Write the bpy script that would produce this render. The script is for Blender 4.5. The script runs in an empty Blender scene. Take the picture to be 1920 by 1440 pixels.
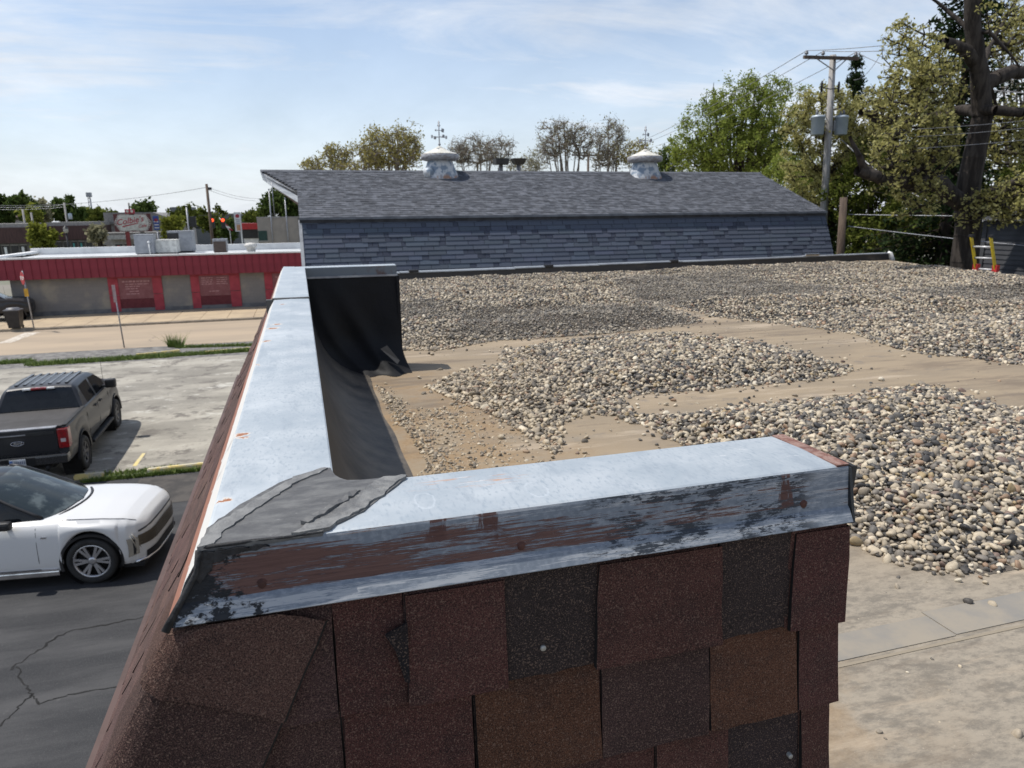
import bpy, bmesh, math, random
import numpy as np
from mathutils import Vector, Matrix
C = bpy.context.scene.collection
SC = bpy.context.scene
rad = math.radians

# ------------------------------------------------------------------ camera
F_PX, PCX, PCY = 1331.0, 960.0, 720.0
PITCH, ROLL, YAW, CAM_H = math.atan(318 / 1331.0), rad(0.7), rad(16.2), 5.9
def ray(px, py):
    x, y = px - PCX, py - PCY
    xr = x * math.cos(ROLL) - y * math.sin(ROLL)
    yr = x * math.sin(ROLL) + y * math.cos(ROLL)
    f = F_PX * math.cos(PITCH) - yr * math.sin(PITCH)
    up = -F_PX * math.sin(PITCH) - yr * math.cos(PITCH)
    return Vector((f * math.sin(YAW) + xr * math.cos(YAW), f * math.cos(YAW) - xr * math.sin(YAW), up))
EYE = Vector((0, 0, CAM_H))
def at(px, py, y):            # point of the line of sight at distance y down the street
    d = ray(px, py); return EYE + d * (y / d.y)
def on(px, py, z):            # point of the line of sight on a level plane
    d = ray(px, py); return EYE + d * ((z - CAM_H) / d.z)
cam = bpy.data.cameras.new('camera'); co = bpy.data.objects.new('camera', cam); C.objects.link(co)
ux = (ray(961, 720) - ray(960, 720)).normalized(); uz = -ray(960, 720).normalized(); uy = uz.cross(ux)
m = Matrix((ux, uy, uz)).transposed().to_4x4(); m.translation = EYE; co.matrix_world = m
cam.sensor_width = 36; cam.lens = 36 * F_PX / 1920; cam.clip_start = .05; cam.clip_end = 3000
cam.dof.use_dof = True; cam.dof.focus_distance = 1.45; cam.dof.aperture_fstop = 10.0
SC.camera = co
SC.view_settings.view_transform = 'Standard'; SC.view_settings.look = 'None'
SC.view_settings.exposure = 0.14; SC.view_settings.gamma = 1.0; SC.view_settings.use_curve_mapping = False
try:
    SC.cycles.use_denoising = True
    SC.cycles.max_bounces = 6; SC.cycles.transparent_max_bounces = 8
except Exception: pass

# ------------------------------------------------------------------ light
SUN = Vector((-.45, .20, .97)).normalized()
SUN_EL = math.asin(SUN.z); SUN_AZ = math.atan2(SUN.x, SUN.y)
W = bpy.data.worlds.new('World'); SC.world = W; W.use_nodes = True
nt = W.node_tree; N = nt.nodes; L = nt.links
bg = N['Background']
sky = N.new('ShaderNodeTexSky'); sky.sky_type = 'NISHITA'; sky.sun_disc = False
sky.sun_elevation = SUN_EL; sky.sun_rotation = SUN_AZ; sky.altitude = 200; sky.air_density = 1.0; sky.dust_density = .5; sky.ozone_density = 2.5
tc = N.new('ShaderNodeTexCoord'); sep = N.new('ShaderNodeSeparateXYZ'); L.new(tc.outputs['Generated'], sep.inputs[0])
def wm(op, a, b=None, c=None, clamp=False):
    n = N.new('ShaderNodeMath'); n.operation = op; n.use_clamp = clamp
    for i, v in enumerate((a, b, c)):
        if v is None: continue
        if isinstance(v, (int, float)): n.inputs[i].default_value = v
        else: L.new(v, n.inputs[i])
    return n.outputs[0]
zc = wm('MAXIMUM', sep.outputs[2], 0.0)
den = wm('ADD', zc, .13)
cx_ = wm('DIVIDE', sep.outputs[0], den); cy_ = wm('DIVIDE', sep.outputs[1], den)
cmb = N.new('ShaderNodeCombineXYZ'); L.new(cx_, cmb.inputs[0]); L.new(cy_, cmb.inputs[1])
def wnoise(scale, sx, sy, rot, off, detail, rough, dist=0.0):
    mp = N.new('ShaderNodeMapping'); mp.inputs['Scale'].default_value = (sx, sy, 1); mp.inputs['Rotation'].default_value = (0, 0, rot)
    mp.inputs['Location'].default_value = off
    L.new(cmb.outputs[0], mp.inputs[0])
    n = N.new('ShaderNodeTexNoise'); n.inputs['Scale'].default_value = scale; n.inputs['Detail'].default_value = detail
    n.inputs['Roughness'].default_value = rough; n.inputs['Distortion'].default_value = dist
    L.new(mp.outputs[0], n.inputs['Vector']); return n.outputs[0]
n1 = wnoise(.42, 1.0, .55, .5, (3.3, 1.2, 0), 7, .55, .3)
n2 = wnoise(1.7, .55, 1.3, -.2, (7.1, 4.2, 2), 9, .62, .5)
n3 = wnoise(.9, 1.2, .7, 1.0, (1.1, 9.2, 5), 8, .6, .2)
a = wm('MULTIPLY_ADD', n1, 2.2, -.60, True)
b = wm('MULTIPLY_ADD', n2, 2.9, -1.18, True)
cl = wm('MULTIPLY_ADD', b, .75, wm('MULTIPLY', a, .70), True)
hi_ = N.new('ShaderNodeMapRange'); hi_.interpolation_type = 'SMOOTHSTEP'; L.new(zc, hi_.inputs[0]); hi_.inputs[1].default_value = .40; hi_.inputs[2].default_value = .85; hi_.inputs[3].default_value = 1.0; hi_.inputs[4].default_value = .30
cl = wm('MULTIPLY', cl, hi_.outputs[0])
hz = wm('POWER', wm('SUBTRACT', 1.0, zc, None, True), 4.6)
mask = wm('MAXIMUM', cl, wm('MULTIPLY', hz, 1.0)); mask = wm('MULTIPLY', mask, .97)
shade = wm('MULTIPLY_ADD', n3, 4.2, 3.75)
cc = N.new('ShaderNodeCombineColor')
L.new(wm('MULTIPLY', shade, .955), cc.inputs[0]); L.new(wm('MULTIPLY', shade, 1.01), cc.inputs[1]); L.new(wm('MULTIPLY', shade, 1.09), cc.inputs[2])
mx = N.new('ShaderNodeMix'); mx.data_type = 'RGBA'
L.new(mask, mx.inputs['Factor']); L.new(sky.outputs[0], mx.inputs[6]); L.new(cc.outputs[0], mx.inputs[7])
L.new(mx.outputs[2], bg.inputs['Color']); bg.inputs['Strength'].default_value = .135
sl = bpy.data.lights.new('sun', 'SUN'); sl.energy = 4.3; sl.angle = rad(.55); sl.color = (1, .95, .87)
so = bpy.data.objects.new('sun', sl); C.objects.link(so); so.rotation_euler = (-SUN).to_track_quat('-Z', 'Y').to_euler(); so.location = (-8, 4, 30)

# ------------------------------------------------------------------ helpers
def tag(o, label=None, cat=None, group=None, kind=None):
    if label: o['label'] = label
    if cat: o['category'] = cat
    if group: o['group'] = group
    if kind: o['kind'] = kind
    return o
def empty(name, loc, rz=0, label=None, cat=None, group=None):
    o = bpy.data.objects.new(name, None); C.objects.link(o); o.location = loc; o.rotation_euler = (0, 0, rz); o.empty_display_size = .2
    return tag(o, label, cat, group)
def link(name, me, parent=None):
    o = bpy.data.objects.new(name, me); C.objects.link(o)
    if parent is not None: o.parent = parent
    return o
def copy_tree(o, parent=None):
    c = o.copy(); C.objects.link(c); c.parent = parent
    for ch in list(o.children): copy_tree(ch, c)
    return c
def mesh_np(name, V, Q, mat=None, smooth=False, sides=4):
    V = np.asarray(V, np.float32); Q = np.asarray(Q, np.int32)
    me = bpy.data.meshes.new(name); me.vertices.add(len(V)); me.vertices.foreach_set('co', V.ravel())
    k = Q.shape[1]; me.loops.add(Q.size); me.loops.foreach_set('vertex_index', Q.ravel())
    me.polygons.add(len(Q)); me.polygons.foreach_set('loop_start', np.arange(0, Q.size, k, dtype=np.int32))
    try: me.polygons.foreach_set('loop_total', np.full(len(Q), k, np.int32))
    except Exception: pass
    me.polygons.foreach_set('use_smooth', np.full(len(Q), bool(smooth)))
    me.update(calc_edges=True); me.validate()
    if mat: me.materials.append(mat)
    return me
class MB:                      # collects shapes into ONE mesh
    def __init__(s): s.v = []; s.f = []; s.mi = []; s.sm = []
    def add(s, V, Fs, mi=0, sm=False):
        n = len(s.v); s.v += [tuple(p) for p in V]
        for f in Fs: s.f.append(tuple(i + n for i in f)); s.mi.append(mi); s.sm.append(sm)
        return s
    def box(s, x0, x1, y0, y1, z0, z1, mi=0, M=None, bev=0):
        if bev:
            bm = bmesh.new(); bmesh.ops.create_cube(bm, size=1)
            for v in bm.verts: v.co = Vector(((x0 + x1) / 2 + v.co.x * (x1 - x0), (y0 + y1) / 2 + v.co.y * (y1 - y0), (z0 + z1) / 2 + v.co.z * (z1 - z0)))
            bmesh.ops.bevel(bm, geom=bm.edges[:], offset=bev, segments=2, affect='EDGES', profile=.6)
            bm.verts.index_update(); V = [v.co.copy() for v in bm.verts]; Fs = [[v.index for v in f.verts] for f in bm.faces]; bm.free()
        else:
            V = [Vector(p) for p in ((x0, y0, z0), (x1, y0, z0), (x1, y1, z0), (x0, y1, z0), (x0, y0, z1), (x1, y0, z1), (x1, y1, z1), (x0, y1, z1))]
            Fs = [(0, 3, 2, 1), (4, 5, 6, 7), (0, 1, 5, 4), (1, 2, 6, 5), (2, 3, 7, 6), (3, 0, 4, 7)]
        if M is not None: V = [M @ v for v in V]
        return s.add(V, Fs, mi)
    def tube(s, pts, r, n=8, mi=0, cap=True, sm=True):
        pts = [Vector(p) for p in pts]; rs = r if isinstance(r, (list, tuple)) else [r] * len(pts)
        V = []; up = None
        for i, p in enumerate(pts):
            t = (pts[min(i + 1, len(pts) - 1)] - pts[max(i - 1, 0)]).normalized()
            if up is None: up = Vector((0, 0, 1)) if abs(t.z) < .9 else Vector((1, 0, 0))
            a = t.cross(up).normalized(); b = a.cross(t); up = b
            V += [p + (a * math.cos(2 * math.pi * k / n) + b * math.sin(2 * math.pi * k / n)) * rs[i] for k in range(n)]
        Fs = [(i * n + k, i * n + (k + 1) % n, (i + 1) * n + (k + 1) % n, (i + 1) * n + k) for i in range(len(pts) - 1) for k in range(n)]
        if cap: Fs += [tuple(range(n))[::-1], tuple((len(pts) - 1) * n + k for k in range(n))]
        return s.add(V, Fs, mi, sm)
    def lathe(s, prof, n=20, c=(0, 0, 0), mi=0, M=None, sm=True):
        V = []
        for r, z in prof:
            for k in range(n):
                v = Vector((r * math.cos(2 * math.pi * k / n), r * math.sin(2 * math.pi * k / n), z))
                if M is not None: v = M @ v
                V.append(v + Vector(c))
        Fs = [(i * n + k, i * n + (k + 1) % n, (i + 1) * n + (k + 1) % n, (i + 1) * n + k) for i in range(len(prof) - 1) for k in range(n)]
        return s.add(V, Fs, mi, sm)
    def prism(s, poly, d, mi=0):       # poly: 3-D ring, d: thickness vector
        n = len(poly); P = [Vector(p) for p in poly]; V = P + [p + Vector(d) for p in P]
        return s.add(V, [tuple(range(n))[::-1], tuple(range(n, 2 * n))] + [(i, (i + 1) % n, n + (i + 1) % n, n + i) for i in range(n)], mi)
    def build(s, name, mats, parent=None):
        me = bpy.data.meshes.new(name); me.from_pydata(s.v, [], s.f)
        mats = mats if isinstance(mats, (list, tuple)) else [mats]
        for m_ in mats: me.materials.append(m_)
        me.polygons.foreach_set('material_index', s.mi); me.polygons.foreach_set('use_smooth', s.sm)
        bm = bmesh.new(); bm.from_mesh(me); bmesh.ops.recalc_face_normals(bm, faces=bm.faces); bm.to_mesh(me); bm.free()
        return link(name, me, parent)
def text_mesh(name, body, size, mat, parent, M, shear=0., bold=0., depth=.004):
    cu = bpy.data.curves.new(name, 'FONT'); cu.body = body; cu.size = size; cu.shear = shear; cu.offset = bold; cu.extrude = depth
    cu.align_x = 'CENTER'; cu.align_y = 'CENTER'; cu.resolution_u = 3
    o = bpy.data.objects.new(name + '_tmp', cu); C.objects.link(o); bpy.context.view_layer.update()
    me = bpy.data.meshes.new_from_object(o.evaluated_get(bpy.context.evaluated_depsgraph_get()))
    bpy.data.objects.remove(o); bpy.data.curves.remove(cu)
    me.transform(M); me.materials.clear(); me.materials.append(mat)
    for p in me.polygons: p.material_index = 0
    return link(name, me, parent)

# ------------------------------------------------------------------ materials
class G:                       # small node-graph writer
    def __init__(s, name):
        s.m = bpy.data.materials.new(name); s.m.use_nodes = True; s.t = s.m.node_tree; s.N = s.t.nodes; s.L = s.t.links
        s.b = s.N['Principled BSDF']; s.out = s.N['Material Output']; s._oc = None
    def lk(s, v, sock):
        if isinstance(v, (int, float)): sock.default_value = v
        elif isinstance(v, (tuple, list)): sock.default_value = tuple(v) + ((1,) if len(v) == 3 and sock.type == 'RGBA' else ())
        else: s.L.new(v, sock)
    def oc(s, kind='Object'):
        if s._oc is None: s._oc = s.N.new('ShaderNodeTexCoord')
        return s._oc.outputs[kind]
    def geo(s, k): return s.N.new('ShaderNodeNewGeometry').outputs[k]
    def mp(s, scale=(1, 1, 1), rot=(0, 0, 0), loc=(0, 0, 0), vec=None):
        n = s.N.new('ShaderNodeMapping'); n.inputs['Scale'].default_value = scale; n.inputs['Rotation'].default_value = rot; n.inputs['Location'].default_value = loc
        s.L.new(vec if vec is not None else s.oc(), n.inputs[0]); return n.outputs[0]
    def noise(s, scale, detail=5, rough=.55, vec=None, dist=0., col=False):
        n = s.N.new('ShaderNodeTexNoise'); n.inputs['Scale'].default_value = scale; n.inputs['Detail'].default_value = detail
        n.inputs['Roughness'].default_value = rough; n.inputs['Distortion'].default_value = dist
        s.L.new(vec if vec is not None else s.oc(), n.inputs['Vector']); return n.outputs[1 if col else 0]
    def vor(s, scale, feature='F1', vec=None, out=0):
        n = s.N.new('ShaderNodeTexVoronoi'); n.feature = feature; n.inputs['Scale'].default_value = scale
        s.L.new(vec if vec is not None else s.oc(), n.inputs['Vector']); return n.outputs[out]
    def math(s, op, a, b=None, c=None, clamp=False):
        n = s.N.new('ShaderNodeMath'); n.operation = op; n.use_clamp = clamp
        for i, v in enumerate((a, b, c)):
            if v is not None: s.lk(v, n.inputs[i])
        return n.outputs[0]
    def ramp(s, v, lo, hi):   # smooth 0..1
        n = s.N.new('ShaderNodeMapRange'); n.interpolation_type = 'SMOOTHSTEP'; s.lk(v, n.inputs[0]); n.inputs[1].default_value = lo; n.inputs[2].default_value = hi
        return n.outputs[0]
    def mix(s, f, a, b, mode='MIX'):
        n = s.N.new('ShaderNodeMix'); n.data_type = 'RGBA'; n.blend_type = mode
        s.lk(f, n.inputs[0]); s.lk(a, n.inputs[6]); s.lk(b, n.inputs[7]); return n.outputs[2]
    def scale(s, col, f):
        n = s.N.new('ShaderNodeVectorMath'); n.operation = 'SCALE'; s.lk(col, n.inputs[0]); s.lk(f, n.inputs['Scale']); return n.outputs[0]
    def xyz(s, vec=None):
        n = s.N.new('ShaderNodeSeparateXYZ'); s.L.new(vec if vec is not None else s.oc(), n.inputs[0]); return n.outputs
    def dist(s, p, vec=None):
        n = s.N.new('ShaderNodeVectorMath'); n.operation = 'DISTANCE'; s.L.new(vec if vec is not None else s.oc(), n.inputs[0]); n.inputs[1].default_value = p; return n.outputs['Value']
    def bump(s, h, strength=.3, d=.01):
        n = s.N.new('ShaderNodeBump'); n.inputs['Strength'].default_value = strength; n.inputs['Distance'].default_value = d
        s.lk(h, n.inputs['Height']); s.L.new(n.outputs[0], s.b.inputs['Normal'])
    def done(s, col=None, rough=.6, metal=0, spec=.5, coat=0):
        if col is not None: s.lk(col, s.b.inputs['Base Color'])
        s.lk(rough, s.b.inputs['Roughness']); s.lk(metal, s.b.inputs['Metallic']); s.b.inputs['Specular IOR Level'].default_value = spec
        if coat: s.b.inputs['Coat Weight'].default_value = coat; s.b.inputs['Coat Roughness'].default_value = .04
        return s.m
def pm(name, col, rough=.6, metal=0., col2=None, nscale=4, lo=.4, hi=.62, bump=0., bscale=None, bd=.01, spec=.5, coat=0, stretch=(1, 1, 1), ovar=0.):
    g = G(name); v = g.mp(stretch)
    if col2 is None: col2 = tuple(c * .72 for c in col)
    f = g.ramp(g.noise(nscale, 6, .62, v), lo, hi)
    c = g.mix(f, col, col2)
    if ovar:
        r = g.N.new('ShaderNodeObjectInfo').outputs['Random']
        c = g.scale(c, g.math('MULTIPLY_ADD', r, ovar, 1 - ovar / 2))
    if bump: g.bump(g.noise(bscale or nscale * 8, 5, .6, v), bump, bd)
    return g.done(c, g.math('MULTIPLY_ADD', f, .12, rough - .06), metal, spec, coat)

M_white = pm('white paint', (.75, .75, .73), .5, col2=(.62, .62, .6), nscale=2)
M_black = pm('black plastic', (.015, .015, .017), .5)
M_rubber = pm('tyre rubber', (.02, .02, .02), .8, bump=.2, bscale=60)
M_dark = pm('dark recess', (.008, .008, .009), .9)
M_chrome = pm('bright metal', (.7, .7, .72), .2, 1.)
M_steel = pm('weathered steel', (.36, .37, .39), .5, .6, col2=(.25, .25, .27), nscale=8)
M_glass = pm('dark car glass', (.006, .008, .011), .08, 0, col2=(.010, .012, .015), spec=.35)
M_yellow = pm('yellow kerb paint', (.62, .5, .2), .75, col2=(.5, .46, .36), nscale=4, lo=.45, hi=.6, bump=.3)
M_red = pm('red plastic', (.45, .02, .02), .35)
M_wood = pm('weathered pole wood', (.36, .345, .33), .85, col2=(.22, .205, .19), nscale=3, stretch=(6, 6, .5), bump=.5, bscale=14)
M_woodd = pm('dark pole wood', (.12, .085, .06), .9, col2=(.07, .05, .04), nscale=3, stretch=(6, 6, .5), bump=.5, bscale=14)
M_wire = pm('wire', (.22, .22, .23), .6)

# ------------------------------------------------------------------ ground, roads, lot
def sheet(name, x0, x1, y0, y1, z, mat, label=None):
    me = mesh_np(name, [(x0, y0, z), (x1, y0, z), (x1, y1, z), (x0, y1, z)], [(0, 1, 2, 3)], mat)
    return tag(link(name, me), label, None, None, 'structure')
g = G('ground soil'); f = g.ramp(g.noise(.05, 6), .4, .6); M_ground = g.done(g.mix(f, (.13, .14, .09), (.2, .18, .15)), .9)
sheet('ground', -1200, 1200, -200, 2200, -.012, M_ground, 'flat town ground running out to the horizon')

g = G('sealed asphalt')
a = g.noise(1.1, 7, .65, g.mp((.35, 1.6, 1), (0, 0, .25))); c = g.noise(5, 6, .7)
col = g.mix(g.ramp(a, .35, .7), (.024, .025, .028), (.06, .06, .062)); col = g.mix(g.ramp(c, .62, .78), col, (.11, .11, .11))
col = g.mix(g.ramp(g.noise(120, 3, .6), .5, .8), col, (.085, .085, .085))
g.bump(g.noise(150, 3, .7), .35, .006)
M_asph = g.done(col, .82, spec=.35)
sheet('asphalt_driveway', -34, -.1, -40, 17.55, -.004, M_asph, 'dark sealed asphalt driveway beside the shingled wall')
M_asph2 = pm('old brown asphalt', (.07, .062, .055), .9, col2=(.045, .042, .04), nscale=2, bump=.3, bscale=90)
sheet('asphalt_patch', -4.0, -.1, 15.65, 17.45, 0, M_asph2, 'older brownish asphalt strip along the kerb')

g = G('worn lot concrete')
v = g.oc()
a = g.noise(.5, 8, .62, g.mp((.6, 1.3, 1), (0, 0, .4))); b = g.noise(2.2, 8, .7); d_ = g.noise(14, 6, .7)
col = g.mix(g.ramp(a, .36, .62), (.36, .335, .285), (.22, .205, .175)); col = g.mix(g.ramp(b, .56, .74), col, (.14, .13, .115))
col = g.mix(g.ramp(b, .42, .28), col, (.46, .43, .37)); col = g.mix(g.ramp(d_, .5, .8), col, (.3, .28, .25))
n = g.noise(1.6, 4, .6, None, 0, True); vv = g.N.new('ShaderNodeVectorMath'); vv.operation = 'MULTIPLY_ADD'; g.L.new(n, vv.inputs[0]); vv.inputs[1].default_value = (.55, .55, 0); g.L.new(v, vv.inputs[2])
ck = g.vor(.38, 'DISTANCE_TO_EDGE', vv.outputs[0])
ckm = g.ramp(g.noise(.3, 3), .5, .6)
col = g.mix(g.math('MULTIPLY', g.math('MULTIPLY', g.ramp(ck, .010, .002), ckm), .7), col, (.12, .11, .1))
col = g.mix(g.ramp(g.noise(.9, 9, .75, g.mp((1, 1.2, 1), (0, 0, .2), (7, 3, 0))), .52, .62), col, (.145, .132, .115))
col = g.mix(g.ramp(g.noise(.7, 9, .75, g.mp((.8, 1.4, 1), (0, 0, .5), (17, 3, 0))), .55, .66), col, (.47, .45, .4))
g.bump(g.math('ADD', g.noise(40, 5, .7), g.math('MULTIPLY', g.ramp(ck, .0, .02), .6)), .5, .012)
M_lot = g.done(col, .9, spec=.3)
sheet('concrete_lot', -34, 2, 17.75, 33.0, 0, M_lot, 'worn cracked concrete car park')

g = G('road concrete')
a = g.noise(.4, 6, .6, g.mp((.3, 1.5, 1))); b = g.noise(6, 6, .65)
col = g.mix(g.ramp(a, .35, .65), (.38, .30, .215), (.31, .25, .185)); col = g.mix(g.ramp(b, .6, .8), col, (.24, .2, .155))
n = g.noise(1.1, 4, .6, None, 0, True); vv = g.N.new('ShaderNodeVectorMath'); vv.operation = 'MULTIPLY_ADD'; g.L.new(n, vv.inputs[0]); vv.inputs[1].default_value = (1.2, 1.2, 0); g.L.new(g.oc(), vv.inputs[2])
ck = g.vor(.16, 'DISTANCE_TO_EDGE', vv.outputs[0]); col = g.mix(g.math('MULTIPLY', g.math('MULTIPLY', g.ramp(ck, .006, .002), g.ramp(g.noise(.25, 3), .5, .6)), .6), col, (.16, .14, .12))
M_road = g.done(col, .85, spec=.3)
sheet('road', -200, 60, 36.6, 44.55, -.004, M_road, 'pale concrete side street in front of the red building')
M_verge = pm('crumbled asphalt verge', (.2, .19, .175), .95, col2=(.11, .105, .1), nscale=3, bump=.5, bscale=40)
sheet('verge', -34, 6, 33.0, 36.55, 0, M_verge, 'crumbled asphalt verge between lot and street')
M_walk = pm('sidewalk concrete', (.43, .335, .22), .88, col2=(.36, .28, .19), nscale=.8, bump=.2, bscale=60)
wk = MB()
for i in range(-40, 16): wk.box(i * 1.5 + .012, i * 1.5 + 1.488, 44.72, 50.04, -.05, .13)
tag(wk.build('sidewalk', M_walk), 'tan concrete sidewalk slabs along the red building', None, None, 'structure')
M_kerb = pm('kerb concrete', (.33, .28, .22), .9, col2=(.22, .19, .15), nscale=2)
kb = MB(); kb.box(-60, 24, 44.56, 44.715, -.05, .115, bev=.02)
tag(kb.build('kerb', M_kerb), 'low concrete kerb of the side street', None, None, 'structure')
for (pa, pb, w) in (((0, 642), (66, 623), .8),):
    A, B = on(*pa, 0), on(*pb, 0)
    me = mesh_np('road_marking', [(A.x, A.y - .3, .001), (A.x + .55, A.y - .3, .001), (B.x + .3, B.y, .001), (B.x - .5, B.y, .001)], [(0, 1, 2, 3)],
                 pm('worn road paint', (.6, .56, .5), .8, col2=(.4, .33, .25), nscale=5, lo=.4, hi=.58))
    tag(link('road_marking', me), 'worn white stripe painted across the side street', None, None, 'structure')
# cracks of the driveway
def crack(pxs, w, z=-.001, name='asphalt_crack'):
    P = [on(x, y, 0) for x, y in pxs]; rng = random.Random(len(pxs) + int(pxs[0][0])); Q = []
    for i in range(len(P) - 1):
        for t in range(6):
            p = P[i].lerp(P[i + 1], t / 6); Q.append(p + Vector((rng.uniform(-.03, .03), rng.uniform(-.03, .03), 0)))
    Q.append(P[-1]); V = []; n = len(Q)
    for i, p in enumerate(Q):
        t = (Q[min(i + 1, n - 1)] - Q[max(i - 1, 0)]).normalized(); s = Vector((-t.y, t.x, 0)) * w * rng.uniform(.4, 1.2)
        V += [(p.x - s.x, p.y - s.y, z), (p.x + s.x, p.y + s.y, z)]
    me = mesh_np(name, V, [(2 * i, 2 * i + 1, 2 * i + 3, 2 * i + 2) for i in range(n - 1)], M_crack)
    return tag(link(name, me), None, None, None, 'structure')
M_crack = pm('open crack', (.012, .012, .012), 1.)
crack([(20, 1255), (60, 1225), (105, 1196), (140, 1180), (215, 1168), (285, 1152)], .018)['label'] = 'thin crack arching over the dark asphalt'
crack([(30, 1252), (45, 1285), (62, 1305), (75, 1320), (130, 1300), (225, 1287)], .014)['label'] = 'crack running from a chipped hole across the asphalt'
crack([(58, 1303), (30, 1330), (0, 1362)], .016)['label'] = 'crack leading to the lower left asphalt corner'

# grass
def grass(name, label, spots, n, h0, h1, seed):
    rng = np.random.default_rng(seed); V = []; Q = []
    k = 0
    for (x, y, rx, ry, wgt) in spots:
        m_ = int(n * wgt); r = np.sqrt(rng.random(m_)); t = rng.random(m_) * 6.283
        X = x + rx * r * np.cos(t); Y = y + ry * r * np.sin(t); H = h0 + (h1 - h0) * rng.random(m_) ** 1.5
        A = rng.random(m_) * 6.283; Wd = .012 + .012 * rng.random(m_); LX = rng.normal(0, .5, m_) * H; LY = rng.normal(0, .5, m_) * H
        for i in range(m_):
            ca, sa = math.cos(A[i]) * Wd[i], math.sin(A[i]) * Wd[i]
            V += [(X[i] - ca, Y[i] - sa, 0), (X[i] + ca, Y[i] + sa, 0), (X[i] + LX[i], Y[i] + LY[i], H[i])]; Q.append((k, k + 1, k + 2)); k += 3
    return tag(link(name, mesh_np(name, V, Q, M_grass)), label, None, None, 'stuff')
g = G('grass'); r = g.geo('Random Per Island'); M_grass = g.done(g.mix(r, (.07, .13, .02), (.19, .24, .05)), .7)
sp = []
for px in range(0, 480, 6):
    c = on(px, 688 - px * .064 - (6 if px < 60 else 0), 0); sp.append((c.x, c.y, .28, .42 if 60 < px < 330 else .3, 1))
for px in range(340, 480, 8):
    c = on(px, 652 - (px - 340) * .03, 0); sp.append((c.x, c.y, .3, .18, .7))
grass('grass_strip', 'green grass strip between concrete lot and verge', sp, 130, .05, .2, 3)
sp = [(on(px, 893 - (px - 200) * .085, 0).x, 17.6, .16, .07, 1) for px in range(170, 400, 5)] + [(on(px, 880, 0).x, 17.95, .15, .12, 1) for px in range(190, 330, 9)]
grass('kerb_weeds', 'weeds growing along the yellow kerb blocks', sp, 45, .03, .13, 5)
c = on(330, 650, 0)
tf = grass('tall_weed', None, [(c.x, c.y, .35, .2, 1)], 260, .25, .75, 8); del tf['kind']; tag(tf, 'tall weed tuft sprouting from the verge beside the street', 'weed')

def kerb_block(px0, py0, px1, py1, label, h=.11, d=.17):
    A, B = on(px0, py0, 0), on(px1, py1, 0); n = max(1, 3); t = (B - A).normalized(); s = Vector((-t.y, t.x, 0)); mb = MB()
    ln = (B - A).length; M = Matrix.Translation(A) @ Matrix(((t.x, s.x, 0, 0), (t.y, s.y, 0, 0), (0, 0, 1, 0), (0, 0, 0, 1)))
    bm = bmesh.new(); bmesh.ops.create_cube(bm, size=1)
    for v in bm.verts: v.co = Vector(((v.co.x + .5) * ln, v.co.y * d * (1 if v.co.z < 0 else .7), (v.co.z + .5) * h))
    bmesh.ops.bevel(bm, geom=bm.edges[:], offset=.018, segments=2, affect='EDGES'); bm.transform(M); bm.verts.index_update()
    mb.add([v.co.copy() for v in bm.verts], [[v.index for v in f.verts] for f in bm.faces]); bm.free()
    return tag(mb.build('wheel_stop', M_yellow), label, 'wheel stop')
kerb_block(277, 887, 392, 874, 'long yellow concrete wheel stop beside the asphalt, nearest the shingled wall')
kerb_block(140, 899, 196, 893, 'yellow wheel stop half hidden behind the white car')
kerb_block(255, 668, 338, 660, 'thin yellow wheel stop lying in the grass strip')
kerb_block(385, 663, 470, 655, 'pale wheel stop in the grass beside the roof parapet')
me = mesh_np('parking_line', [tuple(on(248, 874, 0) + Vector((0, 0, .004))), tuple(on(256, 874, 0) + Vector((0, 0, .004))), tuple(on(273, 850, 0) + Vector((0, 0, .004))), tuple(on(267, 850, 0) + Vector((0, 0, .004)))], [(0, 1, 2, 3)], M_yellow)
tag(link('parking_line', me), 'faded yellow parking line beside the truck shadow', None, None, 'structure')

# ------------------------------------------------------------------ flat roof
RZ = 4.48
g = G('dusty roof membrane')
p = g.oc(); X, Y, Z = g.xyz()
big = g.noise(.8, 8, .66, g.mp((.45, 1.6, 1), (0, 0, .42))); mid = g.noise(3.2, 8, .68, g.mp((1, 1.6, 1), (0, 0, -.4))); fine = g.noise(28, 6, .7)
col = g.mix(g.ramp(big, .38, .62), (.29, .228, .155), (.225, .18, .128)); col = g.mix(g.ramp(mid, .55, .72), col, (.19, .158, .125))
near = g.ramp(g.math('ADD', g.math('MULTIPLY', X, .3), Y), 3.4, 2.4)                      # greyer, blotchy sheet beside the near wall
bl = g.math('ADD', g.math('MULTIPLY', g.noise(9, 9, .75, g.mp((.7, 1.8, 1), (0, 0, .75))), .62), g.math('MULTIPLY', g.noise(34, 7, .75, g.mp((.8, 1.5, 1), (0, 0, .6))), .38))
col = g.mix(near, col, g.mix(g.ramp(bl, .42, .6), (.295, .255, .2), (.17, .15, .122)))
dirt = g.math('MULTIPLY', g.ramp(g.math('ADD', X, g.math('MULTIPLY', mid, 1.6)), 2.7, 1.7), g.ramp(Y, 1.0, 1.6))
dirt = g.math('MULTIPLY', dirt, g.ramp(Y, 7.0, 5.8)); dirt = g.math('MULTIPLY', dirt, g.ramp(g.noise(2.2, 7, .7), .38, .56))
col = g.mix(dirt, col, g.mix(g.noise(40, 4, .7), (.17, .11, .06), (.34, .245, .145)))
col = g.mix(g.ramp(fine, .6, .8), col, (.15, .125, .1)); col = g.mix(g.ramp(g.noise(160, 3, .6), .66, .76), col, (.42, .36, .29))
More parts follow.
